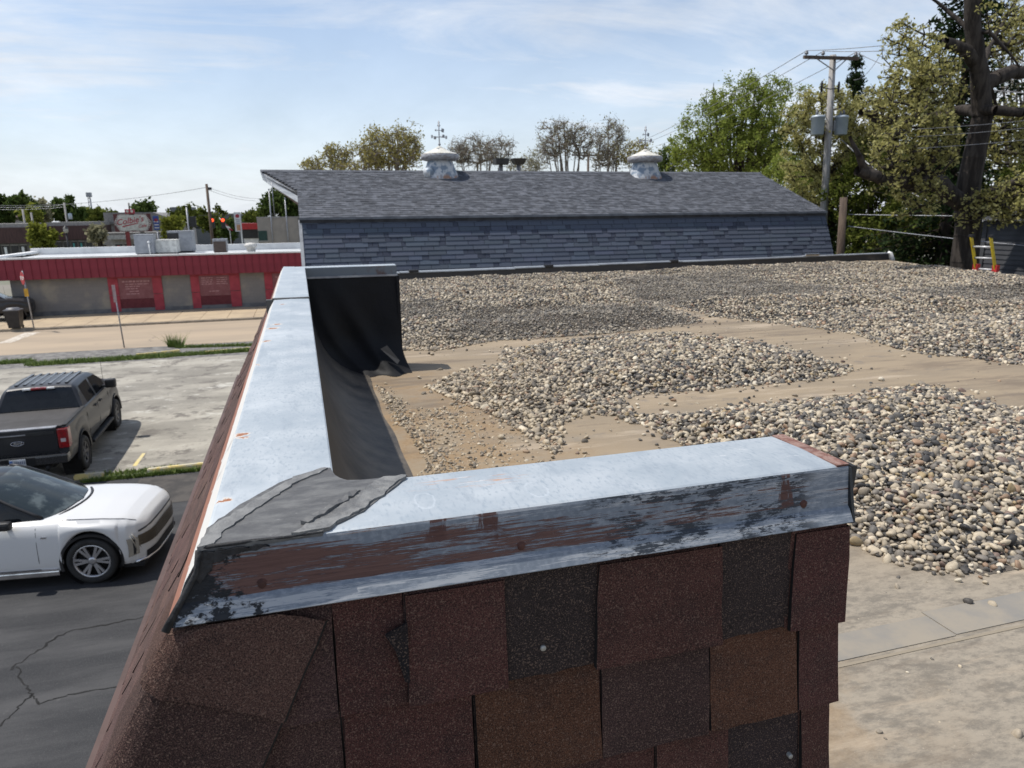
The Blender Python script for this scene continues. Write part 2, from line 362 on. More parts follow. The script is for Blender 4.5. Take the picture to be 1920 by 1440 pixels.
trk = g.noise(1.5, 9, .72, g.mp((.30, 1.9, 1), (0, 0, .47), (2, 5, 0))); col = g.mix(g.math('MULTIPLY', g.ramp(trk, .52, .64), .75), col, (.155, .12, .088)); col = g.mix(g.math('MULTIPLY', g.ramp(trk, .44, .34), .7), col, (.40, .325, .24))
pud = g.math('MULTIPLY', g.ramp(g.noise(1.1, 5, .6, g.mp((.6, 1.2, 1), (0, 0, .2), (3, 1, 0))), .57, .66), .3)
col = g.mix(pud, col, (.22, .2, .17))
g.bump(g.math('ADD', g.math('MULTIPLY', big, .6), g.math('MULTIPLY', g.noise(60, 6, .7), .25)), .5, .02)
M_roof = g.done(col, .85, spec=.3)
rp = [(-.32, -4), (13, -4), (13, 6), (14.3, 11), (14.9, 13), (16.4, 17.02), (-.32, 15.9)]
mb = MB(); mb.prism([(x, y, RZ) for x, y in rp], (0, 0, -.3))
roof = tag(mb.build('flat_roof', M_roof), 'dusty tan flat roof membrane under the gravel beds', None, None, 'structure')
M_seam = pm('grey seam tape', (.20, .188, .168), .8, col2=(.27, .235, .185), nscale=4, lo=.35, hi=.62)
g = G('seam line'); M_seaml = g.done((.25, .21, .155), .9)
mb = MB(); mb.box(.98, 2.05, 1.650, 1.775, RZ - .01, RZ + .003); mb.build('seam_tape', M_seam, roof)
mb = MB(); mb.box(2.056, 4.5, 1.655, 1.800, RZ - .01, RZ + .003); mb.build('seam_tape', M_seam, roof)
mb = MB(); mb.box(.98, 4.5, 1.622, 1.634, RZ - .01, RZ + .002); mb.build('seam_edge', M_seaml, roof)

# gravel beds ------------------------------------------------------
def vnoise(x, y, seed=0):
    xi = np.floor(x).astype(int); yi = np.floor(y).astype(int); fx = x - xi; fy = y - yi; fx = fx * fx * (3 - 2 * fx); fy = fy * fy * (3 - 2 * fy)
    def h(i, j):
        n = (i * 374761393 + j * 668265263 + seed * 974711) & 0x7fffffff; n = ((n ^ (n >> 13)) * 1274126177) & 0x7fffffff
        return ((n ^ (n >> 16)) & 0xffff) / 65535.
    return (h(xi, yi) * (1 - fx) + h(xi + 1, yi) * fx) * (1 - fy) + (h(xi, yi + 1) * (1 - fx) + h(xi + 1, yi + 1) * fx) * fy
def inpoly(P, x, y):
    ins = np.zeros(len(x), bool); n = len(P)
    for i in range(n):
        x0, y0 = P[i]; x1, y1 = P[(i + 1) % n]
        if y0 == y1: continue
        c_ = ((y0 > y) != (y1 > y)) & (x < (x1 - x0) * (y - y0) / (y1 - y0) + x0); ins ^= c_
    return ins
def edged(P, x, y):
    d = np.full(len(x), 1e9); n = len(P)
    for i in range(n):
        a = np.array(P[i]); b = np.array(P[(i + 1) % n]); ab = b - a; L2 = max(1e-9, ab @ ab)
        t = np.clip(((x - a[0]) * ab[0] + (y - a[1]) * ab[1]) / L2, 0, 1)
        d = np.minimum(d, np.hypot(x - a[0] - t * ab[0], y - a[1] - t * ab[1]))
    return d
def px2(l): return [tuple(on(x, y, RZ))[:2] for x, y in l]
PA = px2([(799, 727), (835, 710), (877, 692), (945, 684), (933, 667), (955, 657), (1011, 649), (1136, 632), (1261, 627), (1382, 636), (1507, 662), (1601, 693), (1590, 703), (1539, 711), (1414, 724), (1320, 732), (1230, 738), (1167, 746),
          (1186, 767), (1203, 790), (1190, 800), (1158, 780), (1096, 778), (1042, 802), (1055, 839), (1040, 854), (1011, 833), (930, 783), (861, 755)])
PB = px2([(1178, 782), (1200, 780), (1320, 774), (1414, 758), (1570, 746), (1664, 730), (1726, 722), (1773, 730), (1851, 755), (1920, 770), (2250, 880), (2250, 985), (1920, 1065), (1859, 1080), (1802, 1084), (1705, 1068), (1652, 1048), (1581, 1010), (1420, 920), (1275, 833), (1230, 812)])
PF = px2([(742, 657), (817, 658), (861, 652), (930, 639), (999, 636), (1167, 624), (1250, 614), (1317, 605), (1292, 589), (1238, 568), (1330, 593), (1398, 602), (1470, 608), (1507, 613), (1601, 627), (1664, 649), (1726, 664), (1820, 672), (1920, 686), (2300, 735)])
PF = [(.88, PF[0][1])] + PF + [(13.1, 6.2), (14.35, 11.1), (14.95, 13.2), (15.3, 15.6), (11.0, 16.3), (7.0, 15.8), (3.3, 15.95), (1.2, 15.8)]
P1 = px2([(1720, 598), (1760, 590), (1840, 584), (1920, 585), (1990, 592), (1990, 600), (1920, 592), (1850, 592), (1780, 596)])
P2 = px2([(1850, 555), (1920, 551), (2000, 552), (2000, 558), (1920, 558)])
P3 = px2([(1000, 589), (1080, 590), (1180, 583), (1185, 586), (1080, 595), (1000, 594)])
def hfield(x, y):
    z = np.full(len(x), -1.)
    for P, hh, rm in ((PA, .048, .5), (PB, .058, .55), (PF, .085, .7)):
        i = inpoly(P, x, y); d = edged(P, x[i], y[i]) + .05 * (vnoise(x[i] * 6, y[i] * 6, 4) - .5)
        t = np.clip(d / rm, 0, 1); t = t * t * (3 - 2 * t)
        z[i] = np.maximum(z[i], hh * t * (.35 + .95 * vnoise(x[i] * .9 + 3, y[i] * 1.5, 1)) + .03 * t * (vnoise(x[i] * 3, y[i] * 3, 2)) * (1 + 1.0 * (y[i] > 7)))
    for P in (P1, P2):
        k_ = (z > 0) & (y > 5); z[k_] *= np.clip(edged(P, x[k_], y[k_]) / .35, .04, 1)
        z[inpoly(P, x, y)] = -1
    return z
rng = np.random.default_rng(11)
def layer(s, x0, x1, y0, y1):
    gx, gy = np.meshgrid(np.arange(x0, x1, s), np.arange(y0, y1, s * .87)); gx = gx + (np.arange(gx.shape[0]) % 2)[:, None] * s / 2
    x = gx.ravel() + rng.normal(0, s * .28, gx.size); y = gy.ravel() + rng.normal(0, s * .28, gx.size)
    return x, y
pts = []
for (s, y0, y1, up, lo) in ((.0285, 1.4, 8.0, 0, -.5), (.032, 1.4, 8.0, .012, .010), (.042, 1.4, 8.0, .025, .03), (.037, 8.0, 16.6, 0, -.5), (.05, 8, 16.6, .018, .02)):
    x, y = layer(s, .7, 15.6, y0, y1); z = hfield(x, y); k = z > lo
    vis = (x > -.2 + .0 * y) & (x < 2.2 + 1.28 * y)
    k &= vis
    pts.append(np.stack([x[k], y[k], z[k] + up], 1))
# strays along the edges and the line of small stones in the dirt beside the wall
x, y = layer(.055, .9, 9, 1.6, 10); z = hfield(x, y)
near_ = np.zeros(len(x), bool)
for P in (PA, PB, PF): near_ |= edged(P, x, y) < .05 + .28 * rng.random(len(x)) ** 3
k = (z < -.5) & near_ & (rng.random(len(x)) < .30); pts.append(np.stack([x[k], y[k], np.full(k.sum(), .0)], 1))
n_big = sum(len(p) for p in pts)
# debris line and loose grit on the bare paths
x, y = layer(.16, 1.0, 9.5, 1.2, 9); z = hfield(x, y); k = (z < -.5) & (rng.random(len(x)) < .55) & (vnoise(x * 1.3, y * 1.3, 31) > .35); pts.append(np.stack([x[k], y[k], np.full(k.sum(), -.003)], 1))
T = rng.random(900); dx = np.interp(T, [0, .2, .5, .8, 1], [.56, .62, .60, .56, .52]) + np.abs(rng.normal(0, .085, 900)) * np.interp(T, [0, .3, 1], [1.5, 1.0, .5]); dy = np.interp(T, [0, 1], [2.6, 6.0])
pts.append(np.stack([dx, dy + rng.normal(0, .03, 900), np.zeros(900)], 1))
T = rng.random(5200); px_ = .53 + np.abs(rng.normal(0, .42, 5200)); py_ = 2.2 + rng.random(5200) * 3.7; ok_ = vnoise(px_ * 2.2, py_ * 2.2, 21) > .38; pts.append(np.stack([px_, py_, np.zeros(5200) - .003], 1)[ok_])
PT = np.concatenate(pts); n = len(PT)
siz = np.clip(rng.lognormal(math.log(.0285), .31, n), .012, .064); siz[n_big:] = np.clip(rng.lognormal(math.log(.0125), .45, n - n_big), .005, .030)
sc3 = np.stack([siz * rng.uniform(.85, 1.25, n), siz * rng.uniform(.65, .95, n), siz * rng.uniform(.45, .72, n)], 1)
PT[:, 2] += RZ + sc3[:, 2] * .32
rot = np.stack([rng.normal(0, .55, n), rng.normal(0, .55, n), rng.random(n) * 6.283], 1)
pal = np.array([(.55, .465, .34), (.43, .36, .26), (.31, .262, .2), (.19, .167, .14), (.10, .094, .086), (.045, .043, .042), (.30, .20, .13), (.18, .125, .1), (.62, .55, .43), (.34, .255, .14)])
pw = np.array([.15, .16, .15, .15, .14, .10, .05, .03, .05, .02]); pw /= pw.sum()
tint = pal[rng.choice(len(pal), n, p=pw)] * rng.uniform(.8, 1.15, (n, 1))
band = vnoise(PT[:, 0] * .28 + 5, PT[:, 1] * .62 + 1.5, 9); band = np.clip((band - .56) / .12, 0, 1) * np.clip((PT[:, 1] - 7.6) / .6, 0, 1)
band = band * np.clip((15 - PT[:, 1]) / 1.5, 0, 1)
tint = tint * (1 - .55 * band[:, None]) + np.array((.18, .165, .145)) * (.55 * band[:, None])      # beds of smaller grey stone
sc3 *= (1 - .22 * band)[:, None]
br = np.clip((2.6 - PT[:, 0]) / 1.4, 0, 1) * np.clip((8.5 - PT[:, 1]) / 1, 0, 1); tint = tint * (1 - .22 * br[:, None]) + np.array((.47, .37, .24)) * .22 * br[:, None]   # dusty stones near the wall
pick = rng.integers(0, 6, n)
g = G('river stone')
at_ = g.N.new('ShaderNodeAttribute'); at_.attribute_type = 'INSTANCER'; at_.attribute_name = 'tint'
v = g.noise(2.2, 5, .7); col = g.mix(g.ramp(v, .35, .75), at_.outputs['Color'], g.scale(at_.outputs['Color'], .66)); col = g.mix(g.ramp(g.noise(9, 3, .7), .62, .7), col, g.scale(at_.outputs['Color'], 1.3))
M_stone = g.done(col, .62, spec=.4)
stones_me = []
for i in range(6):
    bm = bmesh.new(); bmesh.ops.create_icosphere(bm, subdivisions=2, radius=.5); r = random.Random(i); ph = [r.uniform(0, 6) for _ in range(9)]
    for v in bm.verts:
        c = v.co; k = 1 + .10 * math.sin(3.1 * c.x * 2 + ph[0]) * math.cos(2.7 * c.y * 2 + ph[1]) + .09 * math.sin(4 * c.z + ph[2] + 3 * c.x) + .06 * math.sin(9 * c.y + ph[3]) + r.uniform(-.02, .02)
        v.co = c * k
    for f_ in bm.faces: f_.smooth = True
    me = bpy.data.meshes.new('stone'); bm.to_mesh(me); bm.free(); me.materials.append(M_stone); stones_me.append(me)
# the largest stones in view: objects of their own
cand = []
for i in range(n_big):
    if PT[i, 1] < 3.3 and PT[i, 0] > 1.9: cand.append(i)
cand.sort(key=lambda i: (PT[i, 0] ** 2 + PT[i, 1] ** 2) - 60 * (PT[i, 2] - RZ - .03))
def inframe(p):
    v = m.inverted() @ Vector(p); return v.z < 0 and abs(v.x / v.z) * F_PX < 955 and abs(v.y / v.z) * F_PX < 715
own = [i for i in cand if inframe(PT[i])][:290]; keep = np.ones(n, bool); keep[own] = False
for i in own:
    o = link('stone', stones_me[pick[i]], roof); o.location = PT[i]; o.rotation_euler = rot[i]; o.scale = sc3[i]; o['tint'] = [float(q) for q in tint[i]]
def gravel_points(name, sel, label):
    k = np.where(sel)[0]; me = bpy.data.meshes.new(name); me.vertices.add(len(k)); me.vertices.foreach_set('co', PT[k].astype(np.float32).ravel())
    for nm, ty, key, arr in (('rot', 'FLOAT_VECTOR', 'vector', rot), ('scl', 'FLOAT_VECTOR', 'vector', sc3), ('tint', 'FLOAT_VECTOR', 'vector', tint)):
        a_ = me.attributes.new(nm, ty, 'POINT'); a_.data.foreach_set(key, arr[k].astype(np.float32).ravel())
    a_ = me.attributes.new('pick', 'INT', 'POINT'); a_.data.foreach_set('value', pick[k].astype(np.int32))
    o = link(name, me); tag(o, label, None, None, 'stuff')
    ng = bpy.data.node_groups.new(name, 'GeometryNodeTree'); ng.interface.new_socket('Geometry', in_out='INPUT', socket_type='NodeSocketGeometry'); ng.interface.new_socket('Geometry', in_out='OUTPUT', socket_type='NodeSocketGeometry')
    nn, ll = ng.nodes, ng.links; gi = nn.new('NodeGroupInput'); go = nn.new('NodeGroupOutput'); ip = nn.new('GeometryNodeInstanceOnPoints'); jn = nn.new('GeometryNodeJoinGeometry')
    for s_ in range(6):
        ic = nn.new('GeometryNodeMeshIcoSphere'); ic.inputs['Radius'].default_value = .5; ic.inputs['Subdivisions'].default_value = 2
        sp_ = nn.new('GeometryNodeSetPosition'); nz = nn.new('ShaderNodeTexNoise'); nz.noise_dimensions = '4D'; nz.inputs['W'].default_value = s_ * 3.7; nz.inputs['Scale'].default_value = 1.9; nz.inputs['Detail'].default_value = 1
        sb = nn.new('ShaderNodeVectorMath'); sb.operation = 'SUBTRACT'; sb.inputs[1].default_value = (.5, .5, .5); sl_ = nn.new('ShaderNodeVectorMath'); sl_.operation = 'SCALE'; sl_.inputs['Scale'].default_value = .62
        ll.new(nz.outputs['Color'], sb.inputs[0]); ll.new(sb.outputs[0], sl_.inputs[0]); ll.new(sl_.outputs[0], sp_.inputs['Offset']); ll.new(ic.outputs[0], sp_.inputs['Geometry'])
        ss = nn.new('GeometryNodeSetShadeSmooth'); ll.new(sp_.outputs[0], ss.inputs['Geometry'])
        sm = nn.new('GeometryNodeSetMaterial'); sm.inputs['Material'].default_value = M_stone; ll.new(ss.outputs[0], sm.inputs['Geometry'])
        gi_ = nn.new('GeometryNodeGeometryToInstance'); ll.new(sm.outputs[0], gi_.inputs[0]); ll.new(gi_.outputs[0], jn.inputs[0])
    def na(nm, ty):
        q = nn.new('GeometryNodeInputNamedAttribute'); q.data_type = ty; q.inputs['Name'].default_value = nm; return q.outputs['Attribute']
    ll.new(gi.outputs[0], ip.inputs['Points']); ll.new(jn.outputs[0], ip.inputs['Instance']); ip.inputs['Pick Instance'].default_value = True
    ll.new(na('pick', 'INT'), ip.inputs['Instance Index']); ll.new(na('rot', 'FLOAT_VECTOR'), ip.inputs['Rotation']); ll.new(na('scl', 'FLOAT_VECTOR'), ip.inputs['Scale'])
    ll.new(ip.outputs[0], go.inputs[0]); md = o.modifiers.new('stones', 'NODES'); md.node_group = ng
    return o
isbig = np.arange(n) < n_big
gravel_points('gravel', keep & isbig, 'rounded river stone ballast heaped in beds over the roof')
gravel_points('roof_debris', keep & ~isbig, 'small stones and grit washed along the foot of the black membrane')
# earth under the stones
s = .09; gx, gy = np.meshgrid(np.arange(.7, 15.7, s), np.arange(1.4, 16.7, s)); hh = hfield(gx.ravel(), gy.ravel()).reshape(gx.shape)
idx = np.arange(gx.size).reshape(gx.shape); ok = (hh[:-1, :-1] > 0) & (hh[1:, :-1] > 0) & (hh[:-1, 1:] > 0) & (hh[1:, 1:] > 0)
Q = np.stack([idx[:-1, :-1][ok], idx[:-1, 1:][ok], idx[1:, 1:][ok], idx[1:, :-1][ok]], 1)
V = np.stack([gx.ravel(), gy.ravel(), RZ + np.maximum(hh.ravel() * .96 - .008, .002)], 1)
tag(link('gravel_dust', mesh_np('gravel_dust', V, Q, pm('gravel dust', (.12, .1, .08), .95, col2=(.08, .07, .058), nscale=14), True)), 'dust and grit bedding under the roof stones', None, None, 'stuff')

# ------------------------------------------------------------------ shingled parapet wall with metal coping
CZ = 5.455
par = empty('parapet_wall', (0, 0, 0), 0, 'brown shingled parapet wall with weathered galvanized coping running from the near corner', 'parapet wall')
g = G('galvanized coping top')
X, Y, Z = g.xyz(); v = g.oc()
a = g.noise(7, 7, .65); b = g.noise(160, 3, .6, g.mp((1, .35, 1))); c = g.noise(2.2, 5, .6)
col = g.mix(g.ramp(a, .35, .68), (.34, .382, .415), (.44, .472, .495)); col = g.mix(g.ramp(b, .50, .72), col, (.30, .345, .385)); col = g.mix(g.ramp(c, .52, .75), col, (.52, .55, .57)); col = g.mix(g.math('MULTIPLY', g.ramp(g.noise(14, 8, .75, g.mp((1, .3, 1), (0, 0, 0), (3, 3, 0))), .54, .66), .6), col, (.28, .32, .36))
wob = g.math('MULTIPLY_ADD', g.noise(55, 5, .7), .06, -.03)
def spots(g, col, lst, c1, c2, sx=1., sy=1.):
    for (x, y, r) in lst:
        d = g.dist((x * sx, y * sy, CZ), g.mp((sx, sy, 1)))
        e = g.math('ADD', d, g.math('MULTIPLY', wob, 1.1)); col = g.mix(g.ramp(e, r, r * .82), col, c1); col = g.mix(g.ramp(e, r * .62, r * .5), col, c2)
    return col
col = spots(g, col, [(-.150, 1.535, .017), (-.146, 1.51, .012), (-.135, 3.05, .03), (-.12, 3.16, .026), (-.148, 2.74, .02), (-.146, 1.16, .010), (-.11, 3.9, .02), (-.158, 2.3, .012)], (.58, .53, .47), (.33, .13, .055))
wh = g.ramp(g.noise(30, 8, .75, g.mp((.5, 2.5, 1))), .60, .66)                      # white rubbed streaks
zone = g.math('MAXIMUM', g.ramp(g.dist((.26, 1.12, CZ), g.mp((1, 2.6, 1), (0, 0, 0), (0, -1.79, 0))), .16, .03), g.ramp(g.dist((.80, 1.09, CZ)), .12, .02))
col = g.mix(g.math('MULTIPLY', wh, g.math('MAXIMUM', zone, .1)), col, (.74, .73, .71))
rz = g.math('MULTIPLY', g.ramp(g.noise(26, 6, .7, g.mp((.35, 3.4, 1), (0, 0, -.05))), .56, .62), g.ramp(g.dist((.245, 1.115 * 3, CZ), g.mp((1, 3, 1))), .13, .05))
col = g.mix(rz, col, (.50, .26, .14))
for (x, y, r) in ((-.105, 1.46, .018), (-.01, 1.62, .014), (.16, 1.06, .016), (.345, 1.05, .017)):  # pale drying rings
    d = g.math('ADD', g.dist((x * 1.0, y * .55, CZ), g.mp((1, .55, 1))), g.math('MULTIPLY', wob, .25))
    ring = g.math('MULTIPLY', g.ramp(g.math('ABSOLUTE', g.math('SUBTRACT', d, r)), .0022, .0008), g.ramp(g.noise(12, 4), .42, .6)); col = g.mix(g.math('MULTIPLY', ring, .2), col, (.72, .75, .77))
col = g.mix(g.math('MULTIPLY', g.ramp(X, .888, .893), g.ramp(X, .95, .94)), col, g.mix(g.ramp(g.noise(60, 5), .5, .6), (.17, .075, .055), (.26, .15, .12)))
sc_ = g.ramp(g.vor(2.3, 'DISTANCE_TO_EDGE', g.mp((1, .22, 1), (0, 0, .9))), .006, .002); 
g.bump(g.math('ADD', g.math('MULTIPLY', c, 1.2), g.math('MULTIPLY', b, .05)), .25, .006)
M_cap = g.done(col, g.math('MULTIPLY_ADD', a, .2, .42), .25, spec=.5)

g = G('peeling painted fascia')
X, Y, Z = g.xyz()
n1 = g.noise(9, 9, .72, g.mp((.6, 1, 6), (0, -.05, 0))); n2 = g.noise(30, 6, .75, g.mp((.42, 1, 15), (0, -.05, 0))); n1c = g.ramp(n1, .33, .67); n2c = g.ramp(n2, .3, .7); n3 = g.noise(13, 9, .78, g.mp((1, 1, 3.2), (0, 0, 0), (4, 0, 1)))
base = g.mix(g.ramp(g.noise(90, 4, .6), .4, .7), (.15, .175, .21), (.22, .245, .28))
col = g.mix(g.ramp(g.math('ADD', n1, g.math('MULTIPLY_ADD', n2, .9, -.45)), .50, .56), base, (.33, .345, .365))
slate = g.math('MULTIPLY', g.ramp(g.math('ADD', n3, g.math('MULTIPLY_ADD', n2c, .16, -.08)), .52, .55), g.ramp(X, .36, .46))
slate = g.math('MULTIPLY', slate, g.ramp(X, .87, .8)); col = g.mix(slate, col, (.028, .035, .046))
br = g.math('ADD', g.math('MULTIPLY', n2c, .58), g.math('MULTIPLY', n1c, .40))
br = g.math('ADD', br, g.math('MULTIPLY', g.math('SUBTRACT', .42, X), .5)); br = g.math('SUBTRACT', br, g.math('MULTIPLY', g.ramp(Z, 5.425, 5.45), .35))
br = g.math('SUBTRACT', br, g.math('MULTIPLY', g.ramp(Z, 5.383, 5.376), .9)); br = g.math('SUBTRACT', br, g.math('MULTIPLY', g.ramp(X, -.09, -.17), .28))
col = g.mix(g.ramp(br, .47, .56), col, g.mix(n2c, (.075, .034, .029), (.13, .068, .057)))
for (x, w_) in ((.245, .022), (.165, .012), (.785, .014)):            # vertical brush dabs
    e = g.math('ABSOLUTE', g.math('ADD', g.math('SUBTRACT', X, x), g.math('MULTIPLY_ADD', g.noise(50, 4, .7, g.mp((1, 1, .2))), .09, -.045)))
    col = g.mix(g.math('MULTIPLY', g.math('MULTIPLY', g.ramp(e, w_, w_ * .5), g.ramp(n1c, .2, .6)), g.ramp(Z, 5.392, 5.40)), col, (.085, .038, .032))
tar = g.math('SUBTRACT', g.noise(24, 7, .72, g.mp((1, 1, 1.6), (0, .6, 0))), g.math('MULTIPLY', g.math('ADD', X, .185), 2.0))
col = g.mix(g.ramp(tar, .40, .45), col, (.012, .014, .018))
g.bump(g.math('ADD', g.math('MULTIPLY', g.ramp(br, .48, .62), .5), g.math('ADD', g.math('MULTIPLY', slate, .3), g.ramp(tar, .38, .5))), .5, .003)
M_fascia = g.done(col, .62, .0, spec=.4)

g = G('white peeling fascia')
X, Y, Z = g.xyz(); w_ = g.noise(32, 7, .72); lim = g.math('MULTIPLY_ADD', w_, .07, 5.352)
f = g.ramp(g.math('SUBTRACT', Z, lim), -.003, .003)
stain = g.ramp(g.noise(9, 6, .7, g.mp((1, .5, 1))), .56, .66)
col = g.mix(f, g.mix(stain, (.26, .11, .07), (.15, .06, .045)), g.mix(stain, (.60, .585, .555), (.42, .41, .395)))
g.bump(f, .5, .003); M_fasciaw = g.done(col, .6, spec=.4)
M_fold = pm('dark folded metal', (.05, .055, .06), .5, .3)

def dense(a, b, s):
    a = Vector(a); b = Vector(b); n = max(1, int((b - a).length / s)); return [a.lerp(b, i / n) for i in range(n + 1)]
# profile: outward offset, height, zone
PROF = [(.004, -.07, 2), (-.001, -.012, 2), (0, -.002, 0), (.003, 0, 0), (.045, .001, 0), (.095, .0025, 0), (.145, .001, 0), (.184, 0, 0), (.1885, -.002, 0), (.190, -.006, 1), (.194, -.045, 1), (.198, -.074, 1), (.203, -.079, 1), (.2145, -.099, 1), (.2135, -.1005, 1), (.196, -.079, 2)]
OL = [.004, -.001, 0, .003, .045, .095, .145, .184, .1885, .190, .214, .226, .230, .2425, .2415, .222]
def coping(a, b, na, nb, mats, label, lift=0., seed=0, name='coping'):
    """a..b run along the inner edge; na, nb the outward direction (mitre included) at each end"""
    P = dense((*a, 0), (*b, 0), .05); V = []; Fs = []; mi = []; n = len(P); k = len(PROF); r = random.Random(seed)
    amp = [r.uniform(-1, 1) for _ in range(n)]
    amp = [sum(amp[max(0, i - 2):i + 3]) / len(amp[max(0, i - 2):i + 3]) for i in range(n)]
    for i, p in enumerate(P):
        t = i / (n - 1); nv = Vector((na[0] * (1 - t) if n == 2 else (na[0] if i == 0 else nb[0] if i == n - 1 else 0), 0, 0))
        d = Vector((*na, 0)) if i == 0 else Vector((*nb, 0)) if i == n - 1 else nrm
        for k_, (o, z, _) in enumerate(PROF):
            V.append((p.x + d.x * o * (1 + (OL[k_] / o - 1 if o > .189 else 0)), p.y + d.y * o, CZ + z + lift + amp[i] * .0016 * (1 if .02 < o < .18 else .4)))
    for i in range(n - 1):
        for j in range(k - 1):
            Fs.append((i * k + j, i * k + j + 1, (i + 1) * k + j + 1, (i + 1) * k + j)); mi.append(PROF[j + 1][2] if PROF[j][2] == PROF[j + 1][2] or PROF[j + 1][2] == 1 else (0 if 0 in (PROF[j][2], PROF[j + 1][2]) else 2))
    mb = MB(); mb.v = V; mb.f = Fs; mb.mi = mi; mb.sm = [False] * len(Fs)
    mb.f += [tuple(range(k)), tuple((n - 1) * k + j for j in range(k))[::-1]]; mb.mi += [2, 2]; mb.sm += [False, False]
    return tag(mb.build(name, mats, par), label)
nrm = Vector((0, -1, 0))
cf = coping((.915, 1.178), (.025, 1.178), (0, -1), (-1, -1), [M_cap, M_fascia, M_fold], 'front coping length with brown paint peeling off its face', 0, 1)
nrm = Vector((-1, 0, 0))
cl = coping((.025, 1.178), (.025, 4.23), (-1, -1), (-1, 0), [M_cap, M_fasciaw, M_fold], 'long left coping length with rust spots and white outer face', 0, 2)
coping((.025, 4.18), (.025, 6.72), (-1, 0), (-1, 1), [M_cap, M_fasciaw, M_fold], 'far left coping length beyond the dark lap joint', .004, 3)
nrm = Vector((0, 1, 0))
coping((.025, 6.72), (.84, 6.72), (-1, 1), (0, 1), [M_cap, M_fold, M_fold], 'coping of the short far return', 0, 4)
mb = MB(); mb.box(-.172, .027, 4.14, 4.185, CZ - .001, CZ + .0065); mb.box(-.205, -.168, 4.14, 4.185, CZ - .095, CZ - .0); mb.build('lap_sealant', pm('dark lap sealant', (.06, .06, .06), .8), par)
# far return: folded face towards us
M_facef = pm('stained return fascia', (.13, .15, .17), .6, .1, col2=(.10, .055, .045), nscale=5, lo=.52, hi=.66)
mb = MB(); mb.box(.03, .842, 6.694, 6.719, 5.365, CZ - .003); mb.build('return_fascia', M_facef, par)
mb = MB(); mb.box(.035, .845, 6.678, 6.6935, 5.358, 5.375); mb.build('return_drip_edge', M_steel, par)
# end closures of the near coping
mb = MB(); mb.prism([(.916, 1.18, CZ - .004), (.916, .986, CZ - .004), (.918, .966, 5.352), (.9165, .99, 5.34), (.9165, 1.18, 5.34)], (.004, 0, 0)); mb.build('end_cap', M_fold, par)
mb = MB(); mb.prism([(.921, .986, CZ - .002), (.938, .992, CZ - .006), (.934, 1.0, 5.40), (.924, .985, 5.365), (.921, .983, 5.38)], (0, .05, 0)); mb.build('membrane_flap', pm('black membrane', (.01, .01, .011), .7), par)
mb = MB(); mb.box(.891, .917, .99, 1.176, CZ + .0004, CZ + .0022); mb.build('painted_end_fold', pm('flaking brown paint', (.175, .078, .057), .75, col2=(.27, .17, .14), nscale=55, bump=.5, bscale=90), par)
M_screw = pm('rusty screw head', (.085, .03, .02), .8, col2=(.05, .02, .015), nscale=60)
for (x, z) in ((-.089, 5.392), (.297, 5.392), (.82, 5.394)):
    mb = MB(); MM = Matrix.Translation((x, .9828, z)) @ Matrix.Rotation(rad(90), 4, 'X')
    mb.lathe([(0, .0035), (.003, .0035), (.0055, .003), (.0062, .001), (.0085, .0008), (.009, -.004)], 14, M=MM); mb.build('screw', M_screw, cf)
mb = MB(); MM = Matrix.Translation((.047, 5.0, CZ)); 
# wall core
M_felt = pm('black felt', (.016, .014, .014), .9)
mb = MB(); mb.box(-.155, .018, 1.0, 6.85, 3.2, CZ - .012); mb.box(-.155, .904, .995, 1.172, 4.47, CZ - .012); mb.box(.018, .832, 6.728, 6.9, 4.47, CZ - .012)
mb.prism([(-.16, 1.0, 5.37), (-.58, 1.0, 4.50), (-.16, 1.0, 4.40)], (0, 5.85, 0)); mb.build('wall_core', M_felt, par)
M_lower = pm('lower building wall', (.32, .27, .22), .9, col2=(.25, .21, .18), nscale=1)
mb = MB(); mb.box(-.30, -.02, -4, 16, -.01, 4.16); mb.build('lower_wall', M_lower, par)
mb = MB(); mb.box(-.66, -.56, .96, 6.95, 4.38, 4.47); mb.box(-.56, -.3, .96, 6.95, 4.36, 4.42); mb.build('eave_trim', pm('brown eave metal', (.09, .05, .04), .6), par)

# rubber patch on the mitred corner ---------------------------------
g = G('grey rubber patch')
a = g.noise(18, 7, .7, g.mp((1, 2.6, 1), (0, 0, -.75))); b = g.noise(70, 5, .7)
col = g.mix(g.ramp(a, .38, .68), (.072, .072, .074), (.135, .135, .132)); col = g.mix(g.ramp(g.noise(34, 8, .75, g.mp((1, 2.2, 1), (0, 0, .7))), .64, .68), col, (.3, .3, .29))
g.bump(g.math('ADD', a, g.math('MULTIPLY', b, .15)), .5, .006); M_patch = g.done(col, .62, spec=.4)
def ragged(poly, step, amp, seed):
    r = random.Random(seed); out = []
    for i in range(len(poly)):
        a = Vector(poly[i]); b = Vector(poly[(i + 1) % len(poly)]); n = max(1, int((b - a).length / step))
        for k in range(n): p = a.lerp(b, k / n); out.append(Vector((p.x + r.uniform(-amp, amp), p.y + r.uniform(-amp, amp), 0)))
    return out
def patch(name, poly, z, th, mat, step=.014, amp=.0018, seed=0, curl=0.):
    P = ragged([(x, y, 0) for x, y in poly], step, amp, seed); r = random.Random(seed + 9)
    bm = bmesh.new(); vs = [bm.verts.new((p.x, p.y, z + th + r.uniform(0, curl))) for p in P]; f = bm.faces.new(vs)
    bmesh.ops.triangulate(bm, faces=[f]); low = [bm.verts.new((p.x * 1, p.y, z - .004)) for p in P]
    for i in range(len(vs)): bm.faces.new((vs[i], low[i], low[(i + 1) % len(vs)], vs[(i + 1) % len(vs)]))
    bmesh.ops.recalc_face_normals(bm, faces=bm.faces); me = bpy.data.meshes.new(name); bm.to_mesh(me); bm.free(); me.materials.append(mat)
    return link(name, me, par)
